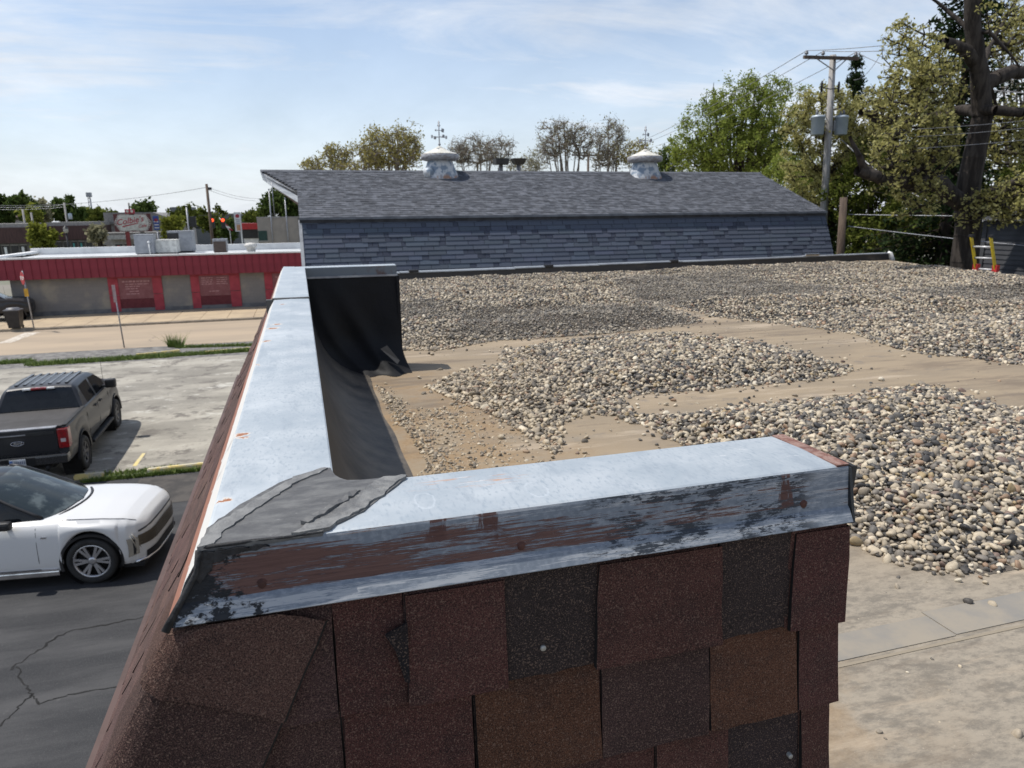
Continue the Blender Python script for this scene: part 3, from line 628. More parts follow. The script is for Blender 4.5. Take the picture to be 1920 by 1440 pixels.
PP = [(-.165, .985), (-.163, 1.05), (-.122, 1.13), (-.056, 1.22), (.011, 1.262), (.023, 1.255), (.027, 1.216), (.046, 1.182), (.071, 1.178), (.106, 1.178), (.146, 1.172), (.119, 1.125), (.062, 1.043), (-.003, .989), (-.052, .986), (-.11, .985)]
patch('rubber_patch', PP, CZ, .0035, M_patch, curl=.0012)
patch('rubber_strip', [(-.166, .984), (-.158, 1.045), (-.10, 1.14), (-.04, 1.222), (.005, 1.256), (.018, 1.25), (-.03, 1.205), (-.09, 1.11), (-.135, 1.035), (-.145, .986)], CZ + .003, .0028, pm('paler grey rubber', (.13, .13, .128), .65, col2=(.2, .2, .195), nscale=30, bump=.4, bscale=60), .011, .003, 4, .0015)
patch('rubber_strip', [(.148, 1.174), (.118, 1.128), (.06, 1.045), (.0, .99), (-.045, .987), (-.005, 1.03), (.04, 1.085), (.075, 1.135), (.105, 1.176)], CZ + .003, .0028, pm('torn grey rubber', (.105, .105, .104), .65, col2=(.19, .19, .185), nscale=26, bump=.5, bscale=60), .009, .0035, 7, .002)
patch('rubber_strip', [(-.02, 1.012), (.02, 1.056), (.066, 1.12), (.058, 1.122), (.012, 1.066), (-.03, 1.018)], CZ + .0055, .003, M_patch, .008, .0028, 12, .004)
M_tar = pm('black tar', (.008, .008, .009), .75, col2=(.03, .03, .032), nscale=40, bump=.8, bscale=60, bd=.006)
def patchv(name, poly, y, mat, seed, th=.003):    # tar smeared on the front face
    P = ragged([(x, z, 0) for x, z in poly], .008, .003, seed); bm = bmesh.new(); vs = [bm.verts.new((p.x, y - th, p.y)) for p in P]; f = bm.faces.new(vs); bmesh.ops.triangulate(bm, faces=[f])
    lo = [bm.verts.new((p.x, y + .012, p.y)) for p in P]
    for i in range(len(vs)): bm.faces.new((vs[i], lo[i], lo[(i + 1) % len(vs)], vs[(i + 1) % len(vs)]))
    bmesh.ops.recalc_face_normals(bm, faces=bm.faces); me = bpy.data.meshes.new(name); bm.to_mesh(me); bm.free(); me.materials.append(mat); return link(name, me, par)
patchv('tar_smear', [(-.166, 5.452), (-.12, 5.453), (-.075, 5.450), (-.115, 5.442), (-.148, 5.436), (-.160, 5.42), (-.169, 5.405), (-.174, 5.412), (-.172, 5.43)], .985, M_tar, 3)
mb = MB(); mb.tube([(-.1665, .983, 5.455), (-.172, .979, 5.425), (-.196, .978, 5.385), (-.217, .962, 5.352)], [.0045, .004, .0045, .006], 7); mb.build('corner_sealant', M_tar, par)
mb = MB(); mb.tube([(-.168, .987, 5.4575), (-.10, .9865, 5.458), (-.05, .987, 5.457), (.0, .988, 5.4565)], [.003, .0028, .0022, .0008], 6); mb.build('edge_sealant', M_tar, par)

# black roof membrane lapped up the inner side ------------------------
g = G('black roof membrane')
X, Y, Z = g.xyz(); a = g.noise(5, 6, .65, g.mp((1, .5, 1))); dust = g.math('MULTIPLY', g.ramp(Z, 5.0, 4.5), g.ramp(g.noise(2.4, 7, .7), .25, .7))
col = g.mix(g.ramp(a, .4, .7), (.018, .018, .019), (.034, .033, .032)); col = g.mix(g.math('MULTIPLY', dust, .55), col, (.2, .165, .125))
g.bump(g.noise(3.5, 5, .6, g.mp((1, .6, .6))), .4, .03); M_membr = g.done(col, .58, spec=.4)
rr = np.random.default_rng(2)
def skirt(prof, y0, y1, step, seed, amp):
    ys = np.arange(y0, y1 + 1e-6, step); V = []
    for i, y in enumerate(ys):
        for (x, z) in prof:
            t = max(0, (5.3 - z) / .85)
            w = amp * t * (math.sin(y * 3.1 + seed) + .6 * math.sin(y * 7.3 + 1.3 * z * 6 + seed * 2)); V.append((x + w, y, z + (0 if z < 4.5 else w * .15)))
    k = len(prof); Q = [(i * k + j, i * k + j + 1, (i + 1) * k + j + 1, (i + 1) * k + j) for i in range(len(ys) - 1) for j in range(k - 1)]
    return V, Q
pr = [(.021, 5.43), (.024, 5.38), (.034, 5.25), (.046, 5.1), (.062, 4.96), (.09, 4.84), (.135, 4.73), (.2, 4.635), (.275, 4.565), (.36, 4.515), (.44, 4.49), (.5, 4.484)]
V, Q = skirt(pr, 1.17, 6.70, .08, 1., .010)
tag(link('membrane_skirt', mesh_np('membrane_skirt', V, Q, M_membr, True), par), 'black rubber membrane curving from coping down to roof')
# near inner corner, rounded
V = []; ncol = 9
for i in range(9):
    t = i / 8
    for j in range(12):
        x, z = pr[j]; off = x - .02; ang = rad(90) * t
        cx_0, cy_0 = .025 + .05, 1.178 + .05
        rr_ = max(.05 - off, .0) if off < .05 else 0
        px_ = cx_0 - math.cos(ang) * rr_ + (off - .05) * math.cos(rad(0)) * (1 if off > .05 else 0) * (1 - t); py_ = cy_0 - math.sin(ang) * rr_ + (off - .05) * (1 if off > .05 else 0) * t
        V.append((px_, py_, z + .001))
Q = [(i * 12 + j, i * 12 + j + 1, (i + 1) * 12 + j + 1, (i + 1) * 12 + j) for i in range(8) for j in range(11)]
link('membrane_corner', mesh_np('membrane_corner', V, Q, M_membr, True), par)
V = []; xs = np.arange(.03, .93, .06)
for x in xs:
    for (o, z) in pr: V.append((x, 1.178 + (o - .02) * .35, z))
Q = [(i * 12 + j, i * 12 + j + 1, (i + 1) * 12 + j + 1, (i + 1) * 12 + j) for i in range(len(xs) - 1) for j in range(11)]
link('membrane_skirt', mesh_np('membrane_skirt', V, Q, M_membr, True), par)
# drape over the far return
M_drape = pm('fresh black membrane', (.006, .0065, .008), .68, col2=(.011, .011, .013), nscale=2.5, bump=.25, bscale=9, bd=.02, spec=.25)
V = []; nx, nz = 26, 22
for i in range(nx):
    u = i / (nx - 1)
    for j in range(nz):
        v = j / (nz - 1); z = 5.362 - v * .877; fl = max(0, (v - .60) / .4)
        x = .04 + u * .80 + .075 * u * fl ** 2 + .006 * math.sin(v * 5)
        y = 6.690 - .015 * v - .22 * fl ** 2.0 * (1 - .25 * u) - .05 * math.sin(u * 6.2 + v * 2.6) * v - .06 * math.exp(-((u - .25 - .55 * v) / .10) ** 2) * v - .05 * math.exp(-((u - .05 - .5 * v * v) / .07) ** 2) * v
        V.append((x, y, max(4.485, z)))
    V.append((V[-1][0], V[-1][1] - .05 - .03 * math.sin(i), 4.4835))
k = nz + 1
Q = [(i * k + j, (i + 1) * k + j, (i + 1) * k + j + 1, i * k + j + 1) for i in range(nx - 1) for j in range(k - 1)]
link('membrane_drape', mesh_np('membrane_drape', V, Q, M_drape, True), par)
mb = MB(); mb.box(.834, .858, 6.66, 6.93, 4.47, 5.36); mb.build('membrane_end', M_drape, par)
mb = MB(); mb.prism([(.64, 6.535, 4.705), (.70, 6.53, 4.735), (.80, 6.45, 4.60), (.775, 6.425, 4.575)], (-.004, -.012, .004)); mb.build('lap_patch', pm('grey lap patch', (.025, .025, .026), .6), par)

# shingles ----------------------------------------------------------
g = G('asphalt shingle')
oi = g.N.new('ShaderNodeObjectInfo'); X, Y, Z = g.xyz()
gr = g.noise(620, 2, .6); gr2 = g.noise(370, 2, .5, g.mp((1, 1, 1), (0, 0, 0), (5, 3, 1))); big = g.noise(6, 6, .65)
k = g.math('MULTIPLY', g.ramp(gr, .36, .66), 1.15); k = g.math('ADD', k, .40); k = g.math('MULTIPLY', k, g.math('MULTIPLY_ADD', big, .9, .55))
obc = g.mix(g.math('MULTIPLY', g.ramp(g.noise(11, 6, .7, g.mp((1, 1, 1.3))), .45, .68), .42), oi.outputs['Color'], (.032, .021, .0195)); col = g.scale(obc, k)
col = g.mix(g.ramp(gr2, .565, .67), col, g.scale(g.mix(.45, obc, (.21, .145, .11)), 1.15))
col = g.mix(g.ramp(gr2, .36, .30), col, (.012, .010, .010))
g.bump(g.math('ADD', gr, g.math('MULTIPLY', gr2, .8)), .75, .0022)
M_shg = g.done(col, .92, spec=.25)
BRN = (.074, .032, .027); PUR = (.057, .031, .028); BLK = (.031, .0225, .022); ORG = (.084, .037, .022); DBR = (.055, .026, .022)
def shingle(F, u0, u1, v0, v1, lift, th, color, seed, name='shingle', taper=0., notch=None, label=None, under=False):
    """F(u, v, w): point on a slope; v0 the top edge, v1 the butt edge; th thickness"""
    r = random.Random(seed); nu, nv = 6, 3; bm = bmesh.new(); top = []
    su = [r.uniform(-.0018, .0018) for _ in range(nv + 1)]; sv = [r.uniform(-.0022, .0022) for _ in range(nu + 1)]; se = [r.uniform(-.0018, .0018) for _ in range(nv + 1)]
    wof = lambda t: (-.013 * (1 - t) + lift * t) if under else lift * (.25 + .75 * t)
    for j in range(nv + 1):
        row = []
        for i in range(nu + 1):
            u = u0 + (u1 - u0) * i / nu; v = v0 + (v1 - v0) * j / nv; t = j / nv
            if i == 0: u += su[j] - taper * t
            if i == nu: u += se[j] + taper * t
            if j == nv: v += sv[i]
            if notch and notch[0] < i / nu and j <= notch[1]: v = v0 + (v1 - v0) * (notch[1] + .6 * (i / nu)) / nv
            row.append(bm.verts.new(F(u, v, wof(t) + th + r.uniform(-.0006, .0006))))
        top.append(row)
    for j in range(nv):
        for i in range(nu): bm.faces.new((top[j][i], top[j + 1][i], top[j + 1][i + 1], top[j][i + 1]))
    rim = [top[j][0] for j in range(nv + 1)] + [top[nv][i] for i in range(1, nu + 1)] + [top[j][nu] for j in range(nv - 1, -1, -1)]
    pos = [(u0 - taper * j / nv, v0 + (v1 - v0) * j / nv) for j in range(nv + 1)] + [(u0 + (u1 - u0) * i / nu, v1) for i in range(1, nu + 1)] + [(u1 + taper * j / nv, v0 + (v1 - v0) * j / nv) for j in range(nv - 1, -1, -1)]
    low = [bm.verts.new(F(u, v, wof((v - v0) / (v1 - v0)) - .004)) for u, v in pos]
    for a in range(len(rim) - 1): bm.faces.new((rim[a], low[a], low[a + 1], rim[a + 1])).material_index = 1
    bmesh.ops.recalc_face_normals(bm, faces=bm.faces)
    me = bpy.data.meshes.new(name); bm.to_mesh(me); bm.free(); me.materials.append(M_shg); me.materials.append(M_edge)
    o = link(name, me, par); o.color = (*color, 1)
    if label: o['label'] = label
    return o
M_edge = pm('cut asphalt edge', (.006, .005, .005), .9)
FF = lambda u, v, w: Vector((u, .988 - w, 5.350 - v))          # front wall: v runs down
def jit(c, r, a=.18):
    f_ = r.uniform(1 - a, 1 + a); return tuple(q * f_ * r.uniform(.97, 1.03) for q in c)
rs = random.Random(5)
base_c = [(-.02, .112, BRN), (.112, .275, DBR), (.275, .43, BLK), (.43, .66, DBR), (.655, .80, BLK), (.80, .921, BRN)]
# course 1 (under the coping)
v0, v1 = -.0, .198
rowsb = [(0, [(-.06, .004, PUR), (.004, .108, BRN), (.108, .27, PUR), (.27, .428, BLK), (.428, .655, DBR), (.655, .806, BLK), (.80, .921, BRN)], [(.108, .268, BRN, 0), (.427, .657, BRN, .006), (.806, .924, BRN, .002)]),
         (1, [(-.11, .006, PUR), (.006, .214, DBR), (.214, .436, BLK), (.436, .648, PUR), (.648, .838, DBR), (.838, .922, BRN)], [(.006, .212, BRN, 0), (.216, .436, ORG, .001), (.438, .648, PUR, 0), (.650, .836, jit(ORG, rs, .1), 0), (.838, .929, BRN, .001)]),
         (2, [(-.19, .10, PUR), (.10, .30, BLK), (.30, .55, BRN), (.55, .70, PUR), (.70, .86, BLK), (.86, .92, DBR)], [(-.09, .09, PUR, 0), (.29, .44, DBR, .001), (.552, .70, BRN, .002), (.862, .926, BRN, .001)]),
         (3, [(-.27, .05, PUR), (.05, .27, DBR), (.27, .48, BLK), (.48, .72, PUR), (.72, .92, BRN)], [(.06, .26, BRN, .001), (.49, .70, ORG, .001), (.82, .924, DBR, .001)]),
         (4, [(-.35, .12, DBR), (.12, .40, PUR), (.40, .66, BRN), (.66, .92, BLK)], [(.13, .38, ORG, .001), (.68, .92, BRN, .001)])]
for k, bs, tabs in rowsb:
    vt = k * .176 - .03 if k else -.0; vb = .198 + k * .1755; yo = .006
    bs = [(-.199 - .46 * max(vt, .0), bs[0][1], bs[0][2])] + bs[1:]
    for a, b, c in bs: shingle(FF, a, b - .0015, vt, vb - .004 + rs.uniform(-.003, .003), .006, .003, jit(c, rs, .1), rs.randint(0, 9999), under=k > 0)
    for a, b, c, tp in tabs: shingle(FF, a + .0015, b, vt + .01, vb + rs.uniform(-.003, .003), .014, .006, jit(c, rs, .1), rs.randint(0, 9999), taper=tp, under=k > 0)
# torn dark tongue between two tabs
mb = MB(); mb.prism([(.078, .9735, 5.285), (.112, .9735, 5.30), (.1115, .9735, 5.196), (.104, .9735, 5.20), (.092, .9735, 5.255)], (0, -.0045, 0)); o = mb.build('torn_tab', M_shg, par); o.color = (.012, .011, .013, 1)
M_nail = pm('galvanized nail head', (.42, .42, .4), .5, .4)
for (x, z) in ((.332, 5.207), (.839, 4.868)):
    mb = MB(); mb.lathe([(0, .001), (.0045, .001), (.005, 0), (.005, -.01)], 12, M=Matrix.Translation((x, .9775, z)) @ Matrix.Rotation(rad(90), 4, 'X')); mb.build('nail', M_nail, par)
# left mansard slope
SL = Vector((-.44, 0, -.90)).normalized(); NL = Vector((-.90, 0, .44)).normalized()
FL = lambda u, v, w: Vector((-.206, u, 5.352)) + SL * v + NL * w
SUNLIT_TINTS = [(.105, .062, .054), (.095, .056, .05), (.085, .052, .047)]; rl = random.Random(8); k = 0; v = 0  # paler than the front shingles: sunlight on this slope put into the colour
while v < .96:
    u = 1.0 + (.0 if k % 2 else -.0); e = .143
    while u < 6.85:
        w = rl.uniform(.16, .32); c = rl.choice(SUNLIT_TINTS)
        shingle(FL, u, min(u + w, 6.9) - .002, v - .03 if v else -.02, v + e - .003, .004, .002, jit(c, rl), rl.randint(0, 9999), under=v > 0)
        if rl.random() < .55: shingle(FL, u + .01, min(u + w, 6.9), v - .02 if v else -.015, v + e, .0055, .003, jit(rl.choice(SUNLIT_TINTS), rl, .08), rl.randint(0, 9999), under=v > 0)
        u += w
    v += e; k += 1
# bent hip shingles
HD = Vector((-.442, 0, -.897)); H0 = Vector((-.199, .978, 5.352)); FD = Vector((.897, 0, -.442)); GD = Vector((0, 1, 0))
for k in range(7):
    s0, s1 = k * .165 - (.085 if k else .06), k * .165 + .10; nw = 9; r = random.Random(40 + k); bm = bmesh.new(); grid = []
    lift = .007
    for j in range(5):
        t = j / 4; s = s0 + (s1 - s0) * t; row = []; lf = .009 + .014 * t
        prof = []
        for wv in (.185, .15, .11, .07, .03, .014): prof.append(FD * wv + Vector((0, -lf, 0)) + HD * (-.00))
        for a in (25, 50, 72): prof.append(FD * .014 * (1 - a / 90.) + Vector((-.0, -lf, 0)) * math.cos(rad(a)) + NL * lf * math.sin(rad(a)) + GD * .014 * (a / 90.) * .6)
        for wv in (.016, .05, .10, .15): prof.append(GD * wv + NL * lf)
        for i, d in enumerate(prof):
            jj = Vector((r.uniform(-.001, .001), 0, r.uniform(-.0015, .0015))); q_ = H0 + HD * (s + (r.uniform(-.002, .002) if j == 4 else 0)) + d + jj
            if k == 0 and q_.z > 5.349 - .004 * j: q_.z = 5.349 - .004 * j
            row.append(bm.verts.new(q_))
        grid.append(row)
    for j in range(4):
        for i in range(len(grid[0]) - 1): bm.faces.new((grid[j][i], grid[j + 1][i], grid[j + 1][i + 1], grid[j][i + 1]))
    rim = [grid[j][0] for j in range(5)] + grid[4][1:] + [grid[j][-1] for j in range(3, -1, -1)]
    low = []
    for q in rim:
        low.append(bm.verts.new(q.co + Vector((.004, .0062, -.002))))
    for a in range(len(rim) - 1): bm.faces.new((rim[a], low[a], low[a + 1], rim[a + 1])).material_index = 1
    for f_ in bm.faces: f_.smooth = False
    bmesh.ops.recalc_face_normals(bm, faces=bm.faces); me = bpy.data.meshes.new('hip_shingle'); bm.to_mesh(me); bm.free(); me.materials.append(M_shg); me.materials.append(M_edge)
    o = link('hip_shingle', me, par); o.color = (*jit([(.070, .038, .030), (.060, .033, .029), BRN][k % 3], r, .08), 1)

# ------------------------------------------------------------------ low curb between roof and barn
curb = empty('roof_curb', (0, 15.95, RZ), 0, 'low dark roof curb with thin bent metal edge in front of the slate grey barn', 'roof curb')
ca, cb = Vector((-.3, 15.92, 0)), Vector((16.45, 17.06, 0)); ct = (cb - ca).normalized(); cn = Vector((-ct.y, ct.x, 0)); CM = Matrix.Translation(ca) @ Matrix(((ct.x, cn.x, 0, 0), (ct.y, cn.y, 0, 0), (0, 0, 1, 0), (0, 0, 0, 1)))
def lc(mb): return [CM.inverted() @ Vector(v) for v in mb.v]
ln = (cb - ca).length; IM = Matrix.Translation((0, -15.95, -RZ)) @ CM
mb = MB(); mb.box(0, ln, 0, .14, RZ - .3, RZ + .165, 0, IM); mb.build('curb_face', pm('dark curb membrane', (.035, .035, .037), .7, col2=(.1, .09, .08), nscale=1.5, lo=.55, hi=.75), curb)
mb = MB(); r = random.Random(3); x = 0
while x < ln:
    w = min(r.uniform(2.2, 3.1), ln - x); z = RZ + .165 + r.uniform(-.012, .012)
    mb.prism([IM @ Vector(p) for p in ((x, -.035, z), (x + w - .02, -.035, z + r.uniform(-.012, .012)), (x + w - .02, .17, z + .01), (x, .17, z + .012))], (0, 0, .022)); x += w
mb.build('curb_edge', pm('galvanized curb edge', (.4, .43, .46), .45, .5, col2=(.25, .27, .3), nscale=2), curb)
mb = MB(); mb.box(ln - 3.1, ln - 2.6, -.05, .1, RZ + .2, RZ + .27, 0, IM, .02); mb.build('curb_sleeve', M_chrome, curb)
for q in (2.6, 5.9, 9.4):
    mb = MB(); mb.box(q, q + .22, -.05, .05, RZ + .17, RZ + .235, 0, IM, .015); mb.build('curb_bracket', M_black, curb)
mb = MB(); mb.tube([IM @ Vector(p) for p in ((ln, .05, RZ + .2), (ln + .05, .02, RZ + .17), (ln + .09, -.04, RZ + .02), (ln + .12, -.06, RZ - .06))], [.06, .075, .07, .05], 10); mb.build('downspout_elbow', M_white, curb)

# ------------------------------------------------------------------ barn with gambrel roof
barn = empty('barn', (7.8, 22.5, 0), 0, 'long barn with slate grey gambrel roof and two metal ventilators behind the gravel roof', 'barn')
BM = Matrix.Translation((-7.8, -22.5, 0)); EY, EZ, RY, RZ2, BX0, BX1 = 18.92, 5.87, 22.5, 7.21, .03, 15.68
g = G('barn roof shingle')
oi = g.N.new('ShaderNodeObjectInfo'); a = g.noise(2.0, 5, .6, g.mp((.8, 1.1, 1))); b = g.noise(9, 4, .6, g.mp((.6, 1.6, 1.6))); isl = g.geo('Random Per Island')
col = g.mix(g.ramp(isl, .15, .85), (.052, .057, .068), (.095, .101, .117)); col = g.scale(col, g.math('MULTIPLY_ADD', g.ramp(g.noise(4.5, 5, .65, g.mp((1, .8, .8), (0, 0, .5))), .38, .62), .5, .72))
col = g.mix(g.ramp(g.noise(60, 3, .7), .5, .75), col, (.15, .15, .16))
g.bump(g.noise(180, 3, .6), .4, .004); M_bsh = g.done(col, .9, spec=.25)
g = G('barn wall shingle')
isl = g.geo('Random Per Island'); oi = g.N.new('ShaderNodeObjectInfo')
col = g.scale(oi.outputs['Color'], g.math('MULTIPLY_ADD', g.noise(50, 4, .7), .8, .6)); g.bump(g.noise(180, 3, .6), .4, .004); M_bsw = g.done(col, .9, spec=.25)
# upper slopes: courses of overlapping tabs
def slope_courses(y0, z0, y1, z1, x0, x1f, exp, seed):
    r = random.Random(seed); V = []; Q = []; d = Vector((0, y1 - y0, z1 - z0)); ln_ = d.length; d.normalize(); nn_ = Vector((0, -d.z, d.y)) if d.y > 0 else Vector((0, d.z, -d.y))
    if nn_.z < 0: nn_ = -nn_
    n_ = int(ln_ / exp)
    for k in range(n_ + 1):
        s0 = k * exp; s1 = min(s0 + exp * 1.25, ln_); xa, xb = x1f(s0 / ln_); x = xa - r.uniform(0, .2)
        while x < xb:
            w = r.uniform(.09, .24); p = r.choice((.004, .009)); xs0, xs1 = max(x, xa), min(x + w, xb)
            if xs1 > xs0:
                i = len(V)
                for (xx, ss, ww) in ((xs0, s0, p + .009), (xs1, s0, p + .009), (xs1, s1, p), (xs0, s1, p), (xs0, s0, -.01), (xs1, s0, -.01)):
                    q = Vector((xx, y0, z0)) + d * ss + nn_ * ww; V.append(BM @ q)
                Q += [(i, i + 1, i + 2, i + 3), (i + 4, i + 5, i + 1, i)]
            x += w
    return V, Q
tipf = lambda t: (BX0 if t < .53 else BX0 - .96 * (t - .53) / .47, BX1)
V, Q = slope_courses(EY, EZ, RY, RZ2, BX0, tipf, .145, 1)
o = link('roof_slope', mesh_np('roof_slope', V, Q, M_bsh), barn); o['kind'] = 'stuff'
V, Q = slope_courses(2 * RY - EY, EZ, RY, RZ2, BX0, tipf, .145, 2)
o = link('roof_slope', mesh_np('roof_slope', V, Q, M_bsh), barn); o['kind'] = 'stuff'
mb = MB()
for sgn in (-1, 1):
    ye = RY + sgn * (RY - EY); ym = EY + .53 * (RY - EY); ym = RY + sgn * (RY - ym); zm = EZ + .53 * (RZ2 - EZ)
    mb.prism([BM @ Vector(p) for p in ((BX0, ye, EZ - .02), (BX1, ye, EZ - .02), (BX1, RY, RZ2 - .02), (BX0 - .95, RY, RZ2 - .02), (BX0, ym, zm - .02))], (0, 0, -.1))
mb.build('roof_deck', pm('roof board', (.05, .05, .055), .9), barn)
mb = MB(); mb.prism([BM @ Vector(p) for p in ((BX0 - .97, RY - .15, RZ2 - .045), (BX1 + .01, RY - .15, RZ2 - .045), (BX1 + .01, RY, RZ2 + .018), (BX0 - .97, RY, RZ2 + .018))], (0, 0, .012))
mb.prism([BM @ Vector(p) for p in ((BX0 - .97, RY + .15, RZ2 - .045), (BX0 - .97, RY, RZ2 + .018), (BX1 + .01, RY, RZ2 + .018), (BX1 + .01, RY + .15, RZ2 - .045))], (0, 0, .012)); mb.build('ridge_cap', M_bsh, barn)
mb = MB(); mb.box(BX0 - .01, BX1 + .01, EY - .03, EY + .02, EZ - .045, EZ + .012, 0, BM); mb.build('eave_drip', pm('eave metal', (.16, .17, .19), .6), barn)
# hay hood boards
ym = EY + .53 * (RY - EY); zm = EZ + .53 * (RZ2 - EZ); M_hood = pm('white hood board', (.6, .62, .64), .6, col2=(.4, .42, .45), nscale=3, stretch=(1, .3, 4))
for sgn in (1, -1):
    y1 = ym if sgn == 1 else 2 * RY - ym
    mb = MB(); a_, b_ = Vector((BX0 - .97, RY, RZ2 - .04)), Vector((BX0 + .0, y1, zm - .04)); mb.prism([BM @ p for p in (a_, b_, b_ + Vector((.0, 0, -.26)), a_ + Vector((.05, 0, -.22)))], (.04, 0, 0)); mb.build('hood_board', M_hood, barn)
mb = MB(); mb.prism([BM @ Vector(p) for p in ((BX0 - .85, RY, RZ2 - .28), (BX0 + .0, ym, zm - .32), (BX0, 2 * RY - ym, zm - .32))], (0, 0, .03)); mb.build('hood_soffit', pm('rusty soffit', (.12, .07, .05), .8), barn)
mb = MB(); mb.tube([BM @ Vector(p) for p in ((BX0 - .66, RY - .9, RZ2 - .36), (BX0 - .66, RY - .9, RZ2 - 1.3))], .012, 6); mb.build('hood_chain', M_steel, barn)
# steep lower slope
WY0, WZ0, WY1, WZ1 = 18.99, 5.83, 18.0, 3.6
sd = Vector((0, WY1 - WY0, WZ1 - WZ0)); sl_n = sd.length; sd.normalize(); sn = Vector((0, sd.z, -sd.y)); sn = sn if sn.y < 0 else -sn
mb = MB(); mb.prism([BM @ Vector(p) for p in ((BX0 + .02, WY0, WZ0), (BX1 - .02, WY0, WZ0), (BX1 - .02, WY1, WZ1), (BX0 + .02, WY1, WZ1))], (0, .1, 0)); mb.build('lower_slope', pm('dark felt underlay', (.02, .021, .025), .9), barn)
rb = random.Random(17); tabs = []; e = .128; kk = 0
while kk * e < sl_n:
    x = BX0 - rb.uniform(0, .3)
    while x < BX1:
        if rb.random() < .3: w = rb.uniform(.1, .2); hi = False
        else: w = rb.uniform(.28, .62); hi = True
        xa, xb = max(x, BX0), min(x + w, BX1)
        if xb - xa > .04: tabs.append((xa, xb, kk, hi))
        x += w
    kk += 1
def tab_geo(xa, xb, kk, hi):
    s1 = (kk + 1) * e; s0 = kk * e - .03; p = .012 if hi else .005; r0 = []
    for (x, s, w_) in ((xa + .006, s0, .004), (xb - .006, s0, .004), (xb - .006, s1, p + .008), (xa + .006, s1, p + .008)):
        r0.append(Vector((x, WY0, WZ0)) + sd * s + sn * w_)
    lo_ = [q - sn * (.012) for q in r0]
    return r0 + lo_, [(0, 1, 2, 3), (3, 2, 6, 7), (0, 3, 7, 4), (1, 5, 6, 2)]
vis = sorted(range(len(tabs)), key=lambda i: -((tabs[i][1] - tabs[i][0]) * (1 if 2 <= tabs[i][2] <= 10 else .3)))
ownt = set(vis[:290]); rest = MB(); HIc = (.080, .094, .124); LOc = (.054, .062, .086)
restm = [MB(), MB()]
for i, t in enumerate(tabs):
    Vt, Ft = tab_geo(*t); Vt = [BM @ q for q in Vt]
    if i in ownt:
        c0 = sum(Vt, Vector()) / len(Vt); mb = MB(); mb.add([q - c0 for q in Vt], Ft); o = mb.build('shingle', M_bsw, barn); o.location = c0; o.color = (*jit(HIc if t[3] else LOc, rb, .13), 1)
    else: restm[0 if t[3] else 1].add(Vt, Ft)
for q, c in zip(restm, (HIc, LOc)): o = q.build('shingle_rows', M_bsw, barn); o['kind'] = 'stuff'; o.color = (*c, 1)
mb = MB(); mb.prism([BM @ Vector(p) for p in ((BX0 - .03, WY0 - .03, WZ0), (BX0 + .05, WY0 - .03, WZ0), (BX0 + .05, WY1 - .03, WZ1), (BX0 - .03, WY1 - .03, WZ1))], (0, .06, 0)); mb.build('corner_trim', pm('pale corner trim', (.5, .5, .5), .6), barn)
# gable ends and body
for x0, nm in ((BX0 + .03, 'gable_wall'), (BX1 - .13, 'gable_wall')):
    mb = MB(); ring = [(x0, 18.1, -.02), (x0, 18.1, 3.6), (x0, 19.02, EZ - .06), (x0, RY, RZ2 - .13), (x0, 2 * RY - 19.02, EZ - .06), (x0, 26.9, 3.6), (x0, 26.9, -.02)]
    mb.prism([BM @ Vector(p) for p in ring], (.1, 0, 0)); mb.build(nm, pm('white gable boards', (.55, .55, .54), .7), barn)
mb = MB(); mb.box(BX0 + .14, BX1 - .14, 18.1, 18.2, -.02, 3.62, 0, BM); mb.build('front_wall', pm('barn wall boards', (.3, .3, .3), .8), barn)

